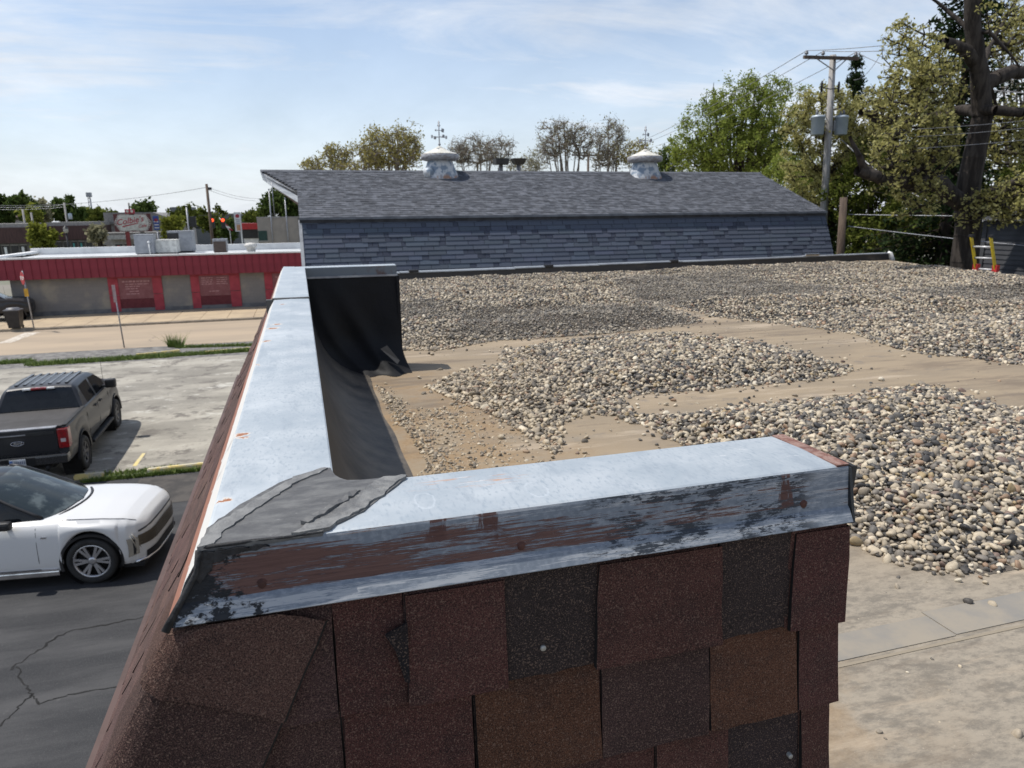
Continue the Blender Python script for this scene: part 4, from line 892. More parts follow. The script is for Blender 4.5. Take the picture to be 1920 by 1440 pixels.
# ventilators -------------------------------------------------------
g = G('mottled galvanized ventilator')
a = g.noise(4.5, 7, .7); X, Y, Z = g.xyz()
col = g.mix(g.ramp(a, .46, .55), (.50, .51, .52), (.19, .235, .29)); col = g.mix(g.math('MULTIPLY', g.ramp(Z, .22, .08), g.ramp(g.noise(6, 5, .7), .45, .6)), col, (.30, .17, .11))
M_vent = g.done(col, .5, .25)
M_vcap = pm('chalky white cap', (.66, .65, .6), .7, col2=(.5, .48, .42), nscale=5)
g = G('grey cap rim'); M_vrim = pm('grey cap rim', (.42, .43, .45), .6, .2, col2=(.25, .22, .21), nscale=7, stretch=(1, 1, 3))
def ventilator(x, label, w=1.0):
    r = empty('roof_ventilator', (x, 22.3, 6.93), 0, label, 'ventilator', 'metal ventilators on the barn ridge')
    mb = MB(); n = 24; V = []
    rows = [(.0, .60, .54), (.10, .54, .48), (.3, .47, .43), (.5, .40, .39), (.68, .34, .34)]
    for z, rx, ry in rows:
        for k in range(n):
            a_ = 2 * math.pi * k / n; ca, sa = math.cos(a_), math.sin(a_); p = 3.2 if z < .2 else 2.3
            q = (abs(ca) ** p + abs(sa) ** p) ** (-1 / p); yy = ry * q * sa; zz = z
            if z < .11: zz = z - (abs(yy) * .36 - .02) * (1 - z / .11)
            V.append((rx * q * ca, yy, zz))
    mb.add(V, [(i * n + k, i * n + (k + 1) % n, (i + 1) * n + (k + 1) % n, (i + 1) * n + k) for i in range(4) for k in range(n)], 0, True); mb.build('flared_base', M_vent, r)
    mb = MB(); mb.lathe([(.10, -.06), (.15, .08), (.19, .22), (.17, .31), (.09, .37), (.0, .39)], 14, M=Matrix.Translation((-.36, -.27, 0)) @ Matrix.Rotation(rad(-8), 4, 'Y')); mb.build('side_hood', M_vent, r)
    mb = MB(); mb.lathe([(.33, .56), (.50, .59), (.575, .62), (.58, .74), (.56, .77)], 28); mb.build('cap_rim', M_vrim, r)
    mb = MB(); mb.lathe([(.57, .765), (.42, .82), (.25, .89), (.12, .955), (.05, 1.0), (.0, 1.01)], 28); mb.build('cap_cone', M_vcap, r)
    v_ = MB(); v_.tube([(0, 0, 1.0), (0, 0, 1.72)], .017, 8); v_.lathe([(0, 1.02), (.045, 1.04), (.03, 1.09), (0, 1.11)], 10); pole = v_.build('vane_pole', M_steel, r)
    ar = MB()
    for k in range(4):
        a_ = k * math.pi / 2 + .35; d = Vector((math.cos(a_), math.sin(a_), 0)); ar.tube([d * .02 + Vector((0, 0, 1.27)), d * .24 + Vector((0, 0, 1.27))], .009, 6)
        ar.box(-.012, .012, -.035, .035, -.045, .045, 0, Matrix.Translation(d * .25 + Vector((0, 0, 1.27))) @ Matrix.Rotation(a_, 4, 'Z'))
    ar.build('compass_arm', M_steel, r)
    ar = MB(); d = Vector((.92, .38, 0)); ar.tube([d * -.15 + Vector((0, 0, 1.46)), d * .18 + Vector((0, 0, 1.46))], .011, 6)
    s = Vector((0, 0, 1.46)); ar.prism([s + d * .08 + Vector((0, 0, -.03)), s + d * .17 + Vector((0, 0, -.06)), s + d * .19 + Vector((0, 0, .05)), s + d * .10 + Vector((0, 0, .07))], Vector((-.38, .92, 0)) * .008)
    ar.prism([s + d * -.15, s + d * -.10 + Vector((0, 0, .04)), s + d * -.10 + Vector((0, 0, -.04))], Vector((-.38, .92, 0)) * .008)
    for zz, q in ((1.60, .05), (1.68, .03)): ar.prism([(-q, 0, zz), (0, 0, zz - .07), (q, 0, zz), (.0, 0, zz + .06)], (0, .008, 0))
    ar.build('arrow', M_steel, r); return r
v1_ = ventilator(4.28, 'left white metal ventilator with a dented side hood and weathervane on the barn ridge')
v2_ = ventilator(11.14, 'right metal ventilator with a clean white cap and weathervane, nearer the utility pole')
[bpy.data.objects.remove(c_) for c_ in list(v2_.children) if c_.name.startswith('side_hood')]

# ladder ------------------------------------------------------------
M_alum = pm('aluminium rung', (.6, .6, .61), .4, .2)
lad = empty('ladder', (14.62, 12.55, 3.2), 0, 'yellow fibreglass ladder top with silver rungs leaning on the far roof edge', 'ladder')
M_ly = pm('yellow fibreglass', (.62, .45, .02), .45, col2=(.5, .34, .02), nscale=6); M_lr = pm('red ladder guard', (.5, .03, .03), .5)
la, lb = on(1829, 512, RZ), on(1852, 516, RZ)
A0 = Vector((14.70, 12.65, 0)); B0 = Vector((14.76, 12.22, 0)); sdv = (B0 - A0).normalized(); lean = Vector((-.30, .06, 1)).normalized(); LM = Matrix.Translation((-14.62, -12.55, -3.2))
for P in (A0, B0):
    mb = MB(); p0 = P + Vector((0, 0, RZ)) - lean * 2.6; p1 = P + Vector((0, 0, RZ)) + lean * .85; fw = sdv.cross(lean).normalized()
    mb.prism([LM @ (p0 + sdv * .014 + fw * .038), LM @ (p0 - sdv * .014 + fw * .038), LM @ (p0 - sdv * .014 - fw * .038), LM @ (p0 + sdv * .014 - fw * .038)], p1 - p0); rail = mb.build('rail', M_ly, lad)
    mb = MB(); mb.box(-.035, .035, -.05, .05, -.02, .05, 0, LM @ Matrix.Translation(p1), .01); mb.build('rail_cap', M_black, lad)
    mb = MB(); mb.box(-.045, .045, -.06, .06, -.09, .12, 0, LM @ Matrix.Translation(P + Vector((0, 0, RZ)) + lean * .09), .012); mb.build('rail_guard', M_lr, lad)
for q in (-.75, -.45, -.15, .10, .36, .62):
    mb = MB(); c_ = lean * q + Vector((0, 0, RZ)); mb.tube([LM @ (A0 + c_), LM @ (B0 + c_)], .022, 8); mb.build('rung', M_alum, lad)

# ------------------------------------------------------------------ vehicles
def loft(stations, half, label, cap_front=True, cap_back=True, shift=None):
    """half(x) -> list of (y, z) from the sill up to the centre line; label(c, i, j) -> part name"""
    rows = []
    for x in stations:
        h = half(x); full = [(y, z) for y, z in h] + [(-y, z) for y, z in h[-2::-1]]
        rows.append([Vector((x + (shift(x, y) if shift else 0), y, z)) for y, z in full])
    k = len(rows[0]); parts = {}
    def put(f, nm):
        d = parts.setdefault(nm, ([], [], {})); idx = []
        for p in f:
            key = (round(p.x, 5), round(p.y, 5), round(p.z, 5))
            if key not in d[2]: d[2][key] = len(d[0]); d[0].append(p)
            idx.append(d[2][key])
        if len(set(idx)) >= 3: d[1].append(tuple(dict.fromkeys(idx)))
    for i in range(len(rows) - 1):
        for j in range(k - 1):
            f = [rows[i][j], rows[i][j + 1], rows[i + 1][j + 1], rows[i + 1][j]]; c = sum(f, Vector()) / 4
            put(f, label(c, i, j))
    for on_, r in ((cap_back, rows[0]), (cap_front, rows[-1])):
        if on_:
            n = len(r)
            for j in range(n // 2): put([r[j], r[j + 1], r[n - 2 - j], r[n - 1 - j]], label((r[j] + r[n - 1 - j]) / 2, -1, j))
    return parts
def emit(parts, mats, parent, smooth=True, thick=0):
    out = {}
    for nm, (V, Fs, _) in parts.items():
        key = nm; nm = nm.split('#')[0]; me = bpy.data.meshes.new(nm); me.from_pydata([tuple(v) for v in V], [], Fs); me.materials.append(mats[key])
        bm = bmesh.new(); bm.from_mesh(me); bmesh.ops.recalc_face_normals(bm, faces=bm.faces)
        for f in bm.faces: f.smooth = smooth
        bm.to_mesh(me); bm.free(); o = link(nm, me, parent); out[nm] = o
        if smooth:
            try: me.set_sharp_from_angle(angle=rad(32))
            except Exception: pass
    return out
def ip(tab): xs = [a for a, _ in tab]; ys = [b for _, b in tab]; return lambda x: float(np.interp(x, xs, ys))
def arch(x, xw, r, zc, base):
    d = abs(x - xw); return max(base, zc + math.sqrt(max(0, r * r - d * d))) if d < r else base
def wheel(parent, x, y, R, wd, spokes, rim_m, sgn, split=True, rr=.72):
    M = Matrix.Translation((x, y, R)) @ Matrix.Rotation(rad(90) * sgn, 4, 'X')    # local +z points outwards
    mb = MB(); h = wd / 2
    mb.lathe([(R * rr, -h), (R * .93, -h), (R * .985, -h * .8), (R, -h * .5), (R, h * .5), (R * .985, h * .8), (R * .93, h), (R * (rr + .03), h * .98), (R * rr, h * .8)], 36, M=M)
    t = mb.build('wheel', M_rubber, parent)
    mb = MB(); mb.lathe([(R * rr, -h * .8), (R * (rr - .03), h * .2), (.0, h * .15)], 30, M=M); mb.build('rim_barrel', M_dark, t)
    mb = MB(); mb.lathe([(R * (rr + .01), h * .86), (R * (rr - .02), h * .93), (R * (rr - .07), h * .8), (R * (rr - .07), h * .5)], 36, M=M)
    mb.lathe([(R * .17, h * .4), (R * .17, h * .74), (R * .1, h * .8), (0, h * .8)], 18, M=M)
    for k in range(spokes):
        a = 2 * math.pi * k / spokes
        for s in ((-1, 1) if split else (0,)):
            q = M @ Matrix.Rotation(a + s * .11, 4, 'Z') ; w0, w1 = (R * .045, R * .055) if split else (R * .07, R * .1)
            r0, r1 = R * .08, R * (rr - .03)
            V = [q @ Vector(p) for p in ((r0, -w0, h * .45), (r0, w0, h * .45), (r0, w0, h * .72), (r0, -w0, h * .72), (r1, -w1 + s * R * .03, h * .6), (r1, w1 + s * R * .03, h * .6), (r1, w1 + s * R * .03, h * .86), (r1, -w1 + s * R * .03, h * .86))]
            mb.add(V, [(0, 1, 2, 3), (4, 7, 6, 5), (0, 4, 5, 1), (1, 5, 6, 2), (2, 6, 7, 3), (3, 7, 4, 0)])
    mb.build('rim', rim_m, t); return t
def well(parent, x, y0, y1, R, zc):
    mb = MB(); M = Matrix.Translation((x, 0, zc)) @ Matrix.Rotation(rad(90), 4, 'X'); mb.lathe([(0, -y0), (R, -y0), (R, -y1)], 28, M=M); return mb.build('wheel_well', M_dark, parent)
def seam(parent, pts, r=.005, name='door_seam', mat=None): mb = MB(); mb.tube(pts, r, 5); return mb.build(name, mat or M_dark, parent)

g = G('pearl white car paint'); M_carw = g.done((.62, .62, .615), .28, spec=.5, coat=.7)
g = G('dark grey truck paint'); M_truck = g.done(g.mix(g.ramp(g.noise(900, 2), .4, .7), (.013, .014, .017), (.026, .027, .032)), .42, .1, spec=.4, coat=.3)
M_clad = pm('black cladding', (.02, .02, .021), .6)
M_bronze = pm('bronze grille', (.16, .135, .10), .25, .5, col2=(.12, .10, .075), nscale=1.5)
M_lampg = pm('headlamp lens', (.42, .39, .33), .12, .3, col2=(.3, .28, .24), nscale=2, spec=.8, coat=1)
M_glassw = pm('tinted windscreen with painted reflections', (.02, .028, .03), .06, 0, col2=(.09, .11, .112), nscale=3.2, lo=.48, hi=.66, spec=.6)  # pale noise blotches are reflections painted into the glass colour
M_tail = pm('red tail lamp', (.32, .012, .015), .2, 0, col2=(.18, .008, .01), nscale=14, coat=.8)
M_alloy = pm('alloy wheel', (.55, .55, .57), .3, .8)
M_alloyd = pm('dark alloy wheel', (.13, .13, .135), .4, .6)

def make_suv(label):
    R = empty('white_suv', (0, 0, 0), 0, label, 'car')
    NZ = lambda x: x if x < .35 else .35 + (x - .35) * .80          # nose length
    w = ip([(-4.05, .70), (-3.95, .82), (-3.7, .93), (-3.2, .97), (-2, .98), (-.6, .98), (0, .97), (.35, .945), (.6, .90), (.75, .84), (.85, .76), (.91, .67), (.95, .56), (.97, .46)])
    zs = ip([(-4.05, .80), (-3.8, 1.0), (-3, 1.01), (-1, .99), (-.4, .975), (.2, .945), (.6, .90), (.8, .85), (.9, .79), (.95, .72), (.97, .66)])
    zt = ip([(-4.05, .9), (-3.9, 1.0), (-3., 1.04), (-.8, 1.05), (-.35, 1.075), (.1, 1.05), (.5, .995), (.75, .925), (.88, .85), (.95, .76), (.97, .70)])
    FR = [(0, .95), (.10, .985), (.22, .997), (.34, 1), (.45, 1), (.55, .997), (.64, .993), (.73, .985), (.82, .972), (.90, .955), (.96, .935), (1, .90)]
    def half(x):
        zl = .27 if x < .6 else np.interp(x, [.6, .85, .97], [.25, .27, .42]); zl = arch(x, 0, .445, .40, zl); zl = arch(x, -3.09, .445, .40, zl)
        W, S, T = w(x), zs(x), zt(x); nose = np.clip((x - .55) / .4, 0, 1)
        h = [(W * (f1 - nose * .08 * (1 - f0)), zl + f0 * (S - zl)) for f0, f1 in FR]
        cr = .030 * (1 - nose)
        h += [(W * .84, S + .30 * (T - S) + cr * .8), (W * .74, S + .50 * (T - S) + cr), (W * .58, S + .74 * (T - S) + cr * .35), (W * .36, S + .92 * (T - S)), (W * .15, T), (0, T)]
        return h
    st = sorted(set([round(-4.05 + .05 * i, 3) for i in range(90)] + [round(.45 + .02 * i, 3) for i in range(27)] + [-4.0, .97] + [round(c + .445 * q, 4) for c in (0, -3.09) for q in (-1, -.97, -.9, .9, .97, 1)]))
    st = [x for x in st if -4.05 <= x <= .97]
    def lab(c, i, j):
        if c.z > .93 and -.36 < c.x < .80 and abs(c.y) < .80: return 'hood'
        if -2.55 < c.x < -.78 and c.z < .99 and abs(c.y) > .8: return 'door' if c.y > 0 else 'door#r'
        return 'body'
    emit(loft(st, half, lab), dict(hood=M_carw, door=M_carw, body=M_carw, **{'door#r': M_carw}), R)
    def xs_at(z, y):                 # the nose: how far forward the skin lies at height z, offset y
        X_ = np.linspace(.5, .97, 60); Y_ = [float(np.interp(z, [q[1] for q in half(x)[:12]], [q[0] for q in half(x)[:12]])) for x in X_]
        return float(np.interp(-abs(y), [-q for q in Y_], X_))
    def nose_patch(nm, mat, ya, yb, z0f, z1f, ny=20, nz=6, off=.012):
        V = []
        for i in range(ny + 1):
            y = ya + (yb - ya) * i / ny
            for j in range(nz + 1):
                z = z0f(y) + (z1f(y) - z0f(y)) * j / nz; V.append((xs_at(z, y) + off * (1 if abs(y) < .6 else .55), y * (1 + off * .9 / max(.2, abs(y)) if abs(y) > .55 else 1), z))
        Q = [(i * (nz + 1) + j, i * (nz + 1) + j + 1, (i + 1) * (nz + 1) + j + 1, (i + 1) * (nz + 1) + j) for i in range(ny) for j in range(nz)]
        return link(nm, mesh_np(nm, V, Q, mat, True), R)
    gr_ = nose_patch('grille', M_bronze, -.80, .80, lambda y: .53 + .03 * abs(y), lambda y: .715 - .02 * abs(y))
    nose_patch('lower_grille', M_black, -.70, .70, lambda y: .305, lambda y: .44 - .03 * abs(y))
    for k in range(5):
        nose_patch('grille_bar', M_black, -.76, .76, lambda y, k=k: .555 + .028 * k, lambda y, k=k: .560 + .028 * k, 16, 1, .016)
    for s in (1, -1):
        nose_patch('headlight', M_lampg, s * .80, s * .895, lambda y: .40 + (.88 - abs(y)) * .3, lambda y: .68, 6, 6, .012)
        nose_patch('lamp_strip', M_black, s * .835, s * .855, lambda y: .43, lambda y: .66, 2, 5, .018)
    # glasshouse
    zr = ip([(-4.0, 1.02), (-3.6, 1.28), (-3.2, 1.45), (-2.6, 1.575), (-2.1, 1.60), (-1.75, 1.59), (-1.45, 1.53), (-.9, 1.28), (-.40, 1.055)])
    def gh(x):
        T = zr(x); b = np.interp(x, [-4, -3.4, -2.5, -1, -.4], [.62, .76, .86, .86, .80]); q = T - .98
        y1 = b - .36 * q
        return [(b, .965), (b - .02, .985), (b - .36 * q * .55, .98 + q * .55), (y1, T - .035), (y1 - .05, T - .008), (y1 * .6, T + .02), (0, T + .03)]
    def gl(c, i, j):
        top = min(j, 11 - j) >= 3
        if top: return 'windshield' if c.x > -1.62 else 'roof_panel' if c.x > -3.1 else 'rear_window'
        if min(j, 11 - j) == 0: return 'window_strip'
        return 'side_window' if c.x > -3.3 else 'rear_pillar'
    emit(loft([-4 + .12 * i for i in range(31)], gh, gl, shift=lambda x, y: -.36 * (y / .86) ** 2 * float(np.interp(x, [-3, -.4], [0, 1]))), dict(windshield=M_glassw, roof_panel=M_glass, rear_window=M_glass, window_strip=M_chrome, side_window=M_glass, rear_pillar=M_black), R)
    cw = MB(); cw.tube([(-.33 - .36 * (y / .86) ** 2, y, 1.062 - .07 * (abs(y) / .8) ** 3) for y in np.linspace(-.80, .80, 17)], .03, 6); cw.build('cowl', M_black, R)
    for s in (1, -1):
        P = []
        for x in np.linspace(-.45, -1.7, 9): h = gh(x); P.append((x - .36 * (h[3][0] / .86) ** 2 * float(np.interp(x, [-3, -.4], [0, 1])), s * (h[3][0] - .01), h[3][1] + .015))
        mb = MB(); mb.tube(P, .026, 6); mb.build('windshield_pillar', M_black, R)
        P = [(x - .36 * np.interp(x, [-3, -.4], [0, 1]), s * (np.interp(x, [-4, -3.4, -2.5, -1, -.4], [.62, .76, .86, .86, .80]) + .006), .985) for x in np.linspace(-.7, -3.4, 12)]
        mb = MB(); mb.tube(P, .013, 6); mb.build('chrome_strip', M_chrome, R)
        mb = MB(); mb.box(-1.34, -1.08, s * 1.0 - .07, s * 1.0 + .07, .99, 1.13, 0, None, .045); mir = mb.build('mirror', M_black, R)
        mb = MB(); mb.box(-1.22, -1.16, s * .88 - .06, s * .88 + .06, .99, 1.04); mb.build('mirror_arm', M_black, mir)
        mb = MB(); mb.box(-2.6, -.5, s * .955 - .03, s * .955 + .03, .20, .30, 0, None, .02); mb.box(-2.62, -.52, s * .97 - .02, s * .97 + .02, .305, .327); mb.build('sill', [M_chrome], R)
        W = lambda x, z: (x, s * (w(x) * np.interp(z, [.27, .4, .6, .8, .97], [.96, .997, 1.0, .985, .93]) + .002), z)
        seam(R, [W(-.78, z) for z in (.33, .5, .7, .85, .95)])
        seam(R, [W(-1.9, z) for z in (.33, .5, .7, .85, .95)])
        seam(R, [W(x, .335) for x in (-1.9, -1.3, -.78)])
        seam(R, [(x, s * (w(x) * .845), zs(x) + .30 * (zt(x) - zs(x)) + .025 * (1 - np.clip((x - .55) / .4, 0, 1)) + .002) for x in np.linspace(-.45, .74, 12)], .004, 'hood_seam')
        mb = MB(); mb.box(-.70, -.62, s * .975 - .006, s * .975 + .008, .80, .82); mb.build('fender_badge', M_chrome, R)
        for xw in (0, -3.09):
            A = [math.pi * k / 22 for k in range(-2, 25)]; mb = MB(); V = []
            for a in A:
                for rr_, dy in ((.44, .0), (.485, .004), (.485, -.05), (.44, -.05)): V.append((xw + rr_ * math.cos(a), s * (w(xw + rr_ * math.cos(a)) * .99 + .006 + dy), .40 + rr_ * math.sin(a)))
            mb.add(V, [(4 * i + q, 4 * i + (q + 1) % 4, 4 * i + 4 + (q + 1) % 4, 4 * i + 4 + q) for i in range(len(A) - 1) for q in range(4)]); mb.build('arch_trim', M_clad, R)
            wheel(R, xw, s * .845, .40, .25, 6, M_alloy, -s)
    for xw in (0, -3.09): well(R, xw, -.62, -.95, .455, .40); well(R, xw, .95, .62, .455, .40)
    mb = MB(); mb.box(-3.0, .85, -.85, .85, .2, .26); mb.build('underbody', M_dark, R)
    mb = MB(); mb.tube([(.80, -.80, .755), (.885, -.68, .765), (.935, -.50, .77), (.955, 0, .775), (.935, .50, .77), (.885, .68, .765), (.80, .80, .755)], .012, 6); mb.build('grille_trim', M_black, R)
    for s in (1, -1):
        mb = MB(); mb.tube([(.70, s * .885, .74), (.77, s * .80, .60), (.80, s * .74, .42)], [.018, .02, .014], 6); mb.tube([(.66, s * .905, .72), (.72, s * .86, .60), (.74, s * .82, .45)], .012, 6); mb.build('running_lamp', M_lampg, R)
    mb = MB(); mb.tube([(.70, -.86, .29), (.86, -.70, .275), (.955, -.40, .27), (.975, 0, .27), (.955, .4, .27), (.86, .7, .275), (.70, .86, .29)], .028, 8); mb.build('front_lip', M_chrome, R)
    # cabin seen through the glass: steering wheel and seat backs stay dark behind the tint
    return R
suv = make_suv('glossy white crossover with a black roof and bronze grille parked nose toward the shingled wall')
def reshape(o):
    for c_ in o.children:
        if c_.name.split('.')[0] in ('wheel', 'wheel_well', 'arch_trim'): continue
        if c_.type == 'MESH':
            for v in c_.data.vertices:
                if v.co.x > .42: v.co.x = .42 + (v.co.x - .42) * .80
                t_ = min(1, max(0, (v.co.z - .5) / .4)); v.co.z += .085 * t_ * t_ * (3 - 2 * t_)
        reshape(c_)
reshape(suv)
suv.location = (-3.58, 13.22, 0); suv.rotation_euler = (0, 0, rad(-7.5))

def make_truck(label):
    R = empty('pickup_truck', (0, 0, 0), 0, label, 'pickup truck')
    w = ip([(-1.15, .965), (-1.08, .99), (-.6, 1.0), (3.9, 1.0), (4.25, .97), (4.5, .88), (4.6, .75)])
    zs = ip([(-1.15, 1.39), (.6, 1.42), (3.0, 1.42), (3.4, 1.38), (4.2, 1.28), (4.5, 1.18), (4.6, 1.05)])
    zt = ip([(-1.15, 1.375), (2.9, 1.42), (3.3, 1.47), (4.2, 1.40), (4.5, 1.27), (4.6, 1.1)])
    FR = [(0, .965), (.12, .985), (.3, 1), (.5, 1), (.66, .985), (.72, .972), (.78, .975), (.9, .985), (.97, .975), (1, .95)]
    def half(x):
        zl = arch(x, 0, .53, .42, .60); zl = arch(x, 3.68, .53, .42, zl); W, S, T = w(x), zs(x), zt(x)
        h = [(W * f1, zl + f0 * (S - zl)) for f0, f1 in FR]
        if x < .62: h += [(W * .90, S - .005), (W * .88, S - .03), (W * .5, S - .03), (0, S - .03)]
        else: h += [(W * .85, S + .4 * (T - S)), (W * .6, S + .8 * (T - S)), (W * .3, T), (0, T)]
        return h
    st = sorted(set([round(-1.15 + .06 * i, 3) for i in range(96)] + [4.6, .615, .625] + [round(c + .53 * q, 4) for c in (0, 3.68) for q in (-1, -.97, -.9, .9, .97, 1)])); st = [x for x in st if x <= 4.6]
    def lab(c, i, j):
        if c.z < 1.36 and abs(c.y) > .8 and .70 < c.x < 1.75: return 'rear_door' + ('#r' if c.y < 0 else '')
        if c.z < 1.36 and abs(c.y) > .8 and 1.75 < c.x < 2.95: return 'front_door' + ('#r' if c.y < 0 else '')
        return 'body'
    emit(loft(st, half, lab), dict(body=M_truck, rear_door=M_truck, front_door=M_truck, **{'rear_door#r': M_truck, 'front_door#r': M_truck}), R)
    zr = ip([(.56, 1.41), (.66, 1.62), (.78, 1.87), (.86, 1.925), (1.1, 1.95), (2.0, 1.955), (2.45, 1.92), (2.6, 1.87), (3.3, 1.43)])
    def gh(x):
        T = zr(x); q = T - 1.40; b = .945
        return [(b + .02, 1.385), (b, 1.42), (b - .36 * q * .5, 1.40 + q * .5), (b - .36 * q * .82, 1.40 + q * .84), (b - .38 * q, T - .03), (b - .38 * q - .07, T), (.42, T + .02), (0, T + .025)]
    def gl(c, i, j):
        jj = min(j, 13 - j)
        if jj >= 5:
            if c.x < .80 and abs(c.y) < .74: return 'rear_glass'
            return 'windshield' if c.x > 2.52 else 'cab_roof'
        if jj in (1, 2) and (1.0 < c.x < 1.78 or 1.90 < c.x < 2.95) : return 'side_window'
        return 'cab_frame'
    emit(loft([.56, .58, .61, .64, .68, .72, .76, .80, .84, .90, .98, 1.06, 1.2, 1.4, 1.6, 1.76, 1.80, 1.88, 1.92, 2.1, 2.3, 2.45, 2.52, 2.6, 2.75, 2.9, 3.0, 3.15, 3.3], gh, gl), dict(rear_glass=M_glass, windshield=M_glass, cab_roof=M_truck, side_window=M_glass, cab_frame=M_truck), R)
    M_rib = pm('roof rib', (.026, .028, .033), .3, .2, coat=.5)
    for y in (-.54, -.36, -.18, 0, .18, .36, .54): mb = MB(); mb.box(.98, 2.35, y - .035, y + .035, 1.955, 1.985, 0, None, .012); mb.build('roof_rib', M_rib, R)
    mb = MB(); mb.box(-1.06, .58, -.865, .865, 1.36, 1.405, 0, None, .015); mb.build('bed_cover', pm('grey bed cover', (.05, .047, .047), .8, col2=(.04, .038, .038), nscale=1.2, bump=.2, bscale=200), R)
    for s in (1, -1): mb = MB(); mb.box(-1.1, .6, s * .925 - .045, s * .925 + .045, 1.395, 1.432, 0, None, .012); mb.build('bed_rail', M_clad, R)
    # tail
    tg = MB(); tg.box(-1.185, -1.13, -.775, .775, .84, 1.385, 0, None, .018); tgo = tg.build('tailgate', M_truck, R)
    mb = MB(); mb.box(-1.2, -1.05, -.78, .78, 1.383, 1.412, 0, None, .012); mb.build('tailgate_cap', M_steel, tgo)
    mb = MB(); mb.box(-1.205, -1.183, -.74, .74, 1.24, 1.335, 0, None, .01); mb.build('applique_panel', M_clad, tgo)
    mb = MB(); mb.box(-1.212, -1.20, -.18, .42, 1.275, 1.30); mb.build('applique_bar', M_steel, tgo)
    MO = Matrix.Translation((-1.187, 0, 1.10)) @ Matrix.Rotation(rad(-90), 4, 'Y')
    ov = MB(); ov.lathe([(0, 0.012), (.105, .012), (.118, .006), (.118, 0)], 28, M=MO @ Matrix.Diagonal((.46, 1.2, 1, 1))); ovo = ov.build('badge', pm('badge oval', (.035, .04, .055), .3, .3), R)
    rg = MB(); rg.tube([MO @ Vector((.048 * math.cos(a), .131 * math.sin(a), .012)) for a in np.linspace(0, 6.283, 33)], .0055, 6); rg.build('badge_ring', M_chrome, ovo)
    TM = Matrix.Translation((-1.201, 0, 1.10)) @ Matrix(((0, 0, -1, 0), (-1, 0, 0, 0), (0, 1, 0, 0), (0, 0, 0, 1)))
    text_mesh('badge_lettering', 'Ford', .085, M_chrome, ovo, TM, shear=.35, bold=.0012, depth=.002)
    for s in (1, -1):
        mb = MB(); mb.box(-1.175, -.93, s * .89 - .105, s * .89 + .118, .90, 1.36, 0, None, .03); tl = mb.build('tail_lamp', M_tail, R)
        mb = MB(); mb.box(-1.182, -1.17, s * .885 - .05, s * .885 + .05, 1.05, 1.13); mb.build('reverse_lamp', pm('lamp clear', (.55, .5, .5), .2), tl)
    bp = MB(); bp.box(-1.36, -1.10, -.97, .97, .60, .82, 0, None, .045); bpo = bp.build('rear_bumper', pm('dark chrome bumper', (.06, .062, .066), .25, .6, coat=.4), R)
    mb = MB(); mb.box(-1.372, -1.35, -.33, .33, .61, .80, 0, None, .01); mb.build('plate_recess', M_dark, bpo)
    mb = MB(); mb.box(-1.384, -1.368, -.155, .155, .635, .785, 0, None, .004); po = mb.build('licence_plate', pm('licence plate', (.62, .66, .70), .5), R)
    mb = MB(); mb.box(-1.389, -1.383, .09, .148, .65, .77); mb.build('plate_emblem', pm('plate blue', (.08, .2, .55), .5), po)
    mb = MB()
    for k in range(6):
        y = .06 - k * .036; mb.box(-1.388, -1.383, y - .021, y - .002, .675, .745)
    mb.build('plate_characters', pm('plate ink', (.12, .14, .22), .6), po)
    mb = MB(); mb.tube([(-1.36, -.55, .52), (-1.0, -.55, .52)], .05, 12); mb.build('exhaust_tip', M_dark, R)
    mb = MB(); mb.box(.72, .80, -.16, .16, 1.885, 1.935, 0, None, .015); bl = mb.build('brake_lamp', M_tail, R)
    mb = MB(); mb.box(.72, .79, -.34, -.17, 1.885, 1.93, 0, None, .012); mb.box(.72, .79, .17, .34, 1.885, 1.93, 0, None, .012); mb.build('cargo_lamp', M_white, R)
    for s in (1, -1):
        mb = MB(); mb.box(.75, 3.0, s * .98 - .06, s * .98 + .09, .42, .50, 0, None, .025); mb.build('running_board', M_clad, R)
        mb = MB(); mb.box(2.62, 2.82, s * 1.13 - .14, s * 1.13 + .12, 1.40, 1.64, 0, None, .05); mr = mb.build('mirror', M_black, R)
        mb = MB(); mb.box(2.68, 2.76, s * .97 - .08, s * .97 + .08, 1.42, 1.48); mb.build('mirror_arm', M_black, mr)
        for x in (1.55, 2.05): mb = MB(); mb.box(x - .11, x + .11, s * 1.005 - .01, s * 1.005 + .022, 1.20, 1.235, 0, None, .01); mb.build('door_handle', M_black, R)
        Wd = lambda x, z: (x, s * (w(x) * np.interp(z, [.6, .75, .9, 1.2, 1.42], [.965, .995, 1.0, .978, .96]) + .002), z)
        for x in (.66, 1.75, 2.95): seam(R, [Wd(x, z) for z in (.63, .8, 1.0, 1.2, 1.38)])
        seam(R, [Wd(-.95, z) for z in (.85, 1.1, 1.38)])
        for xw in (0, 3.68):
            A = [math.pi * k / 22 for k in range(0, 23)]; mb = MB(); V = []
            for a in A:
                for rr_, dy in ((.52, .0), (.575, .012), (.575, -.04), (.52, -.04)): V.append((xw + rr_ * math.cos(a), s * (1.002 + dy), .42 + rr_ * math.sin(a)))
            mb.add(V, [(4 * i + q, 4 * i + (q + 1) % 4, 4 * i + 4 + (q + 1) % 4, 4 * i + 4 + q) for i in range(len(A) - 1) for q in range(4)]); mb.build('arch_trim', M_truck, R)
            wheel(R, xw, s * .86, .42, .29, 6, M_alloyd, -s, False, .62)
    for xw in (0, 3.68): well(R, xw, -.6, -.98, .545, .42); well(R, xw, .98, .6, .545, .42)
    mb = MB(); mb.box(-1.0, 4.4, -.6, .6, .42, .58); mb.build('chassis', M_dark, R)
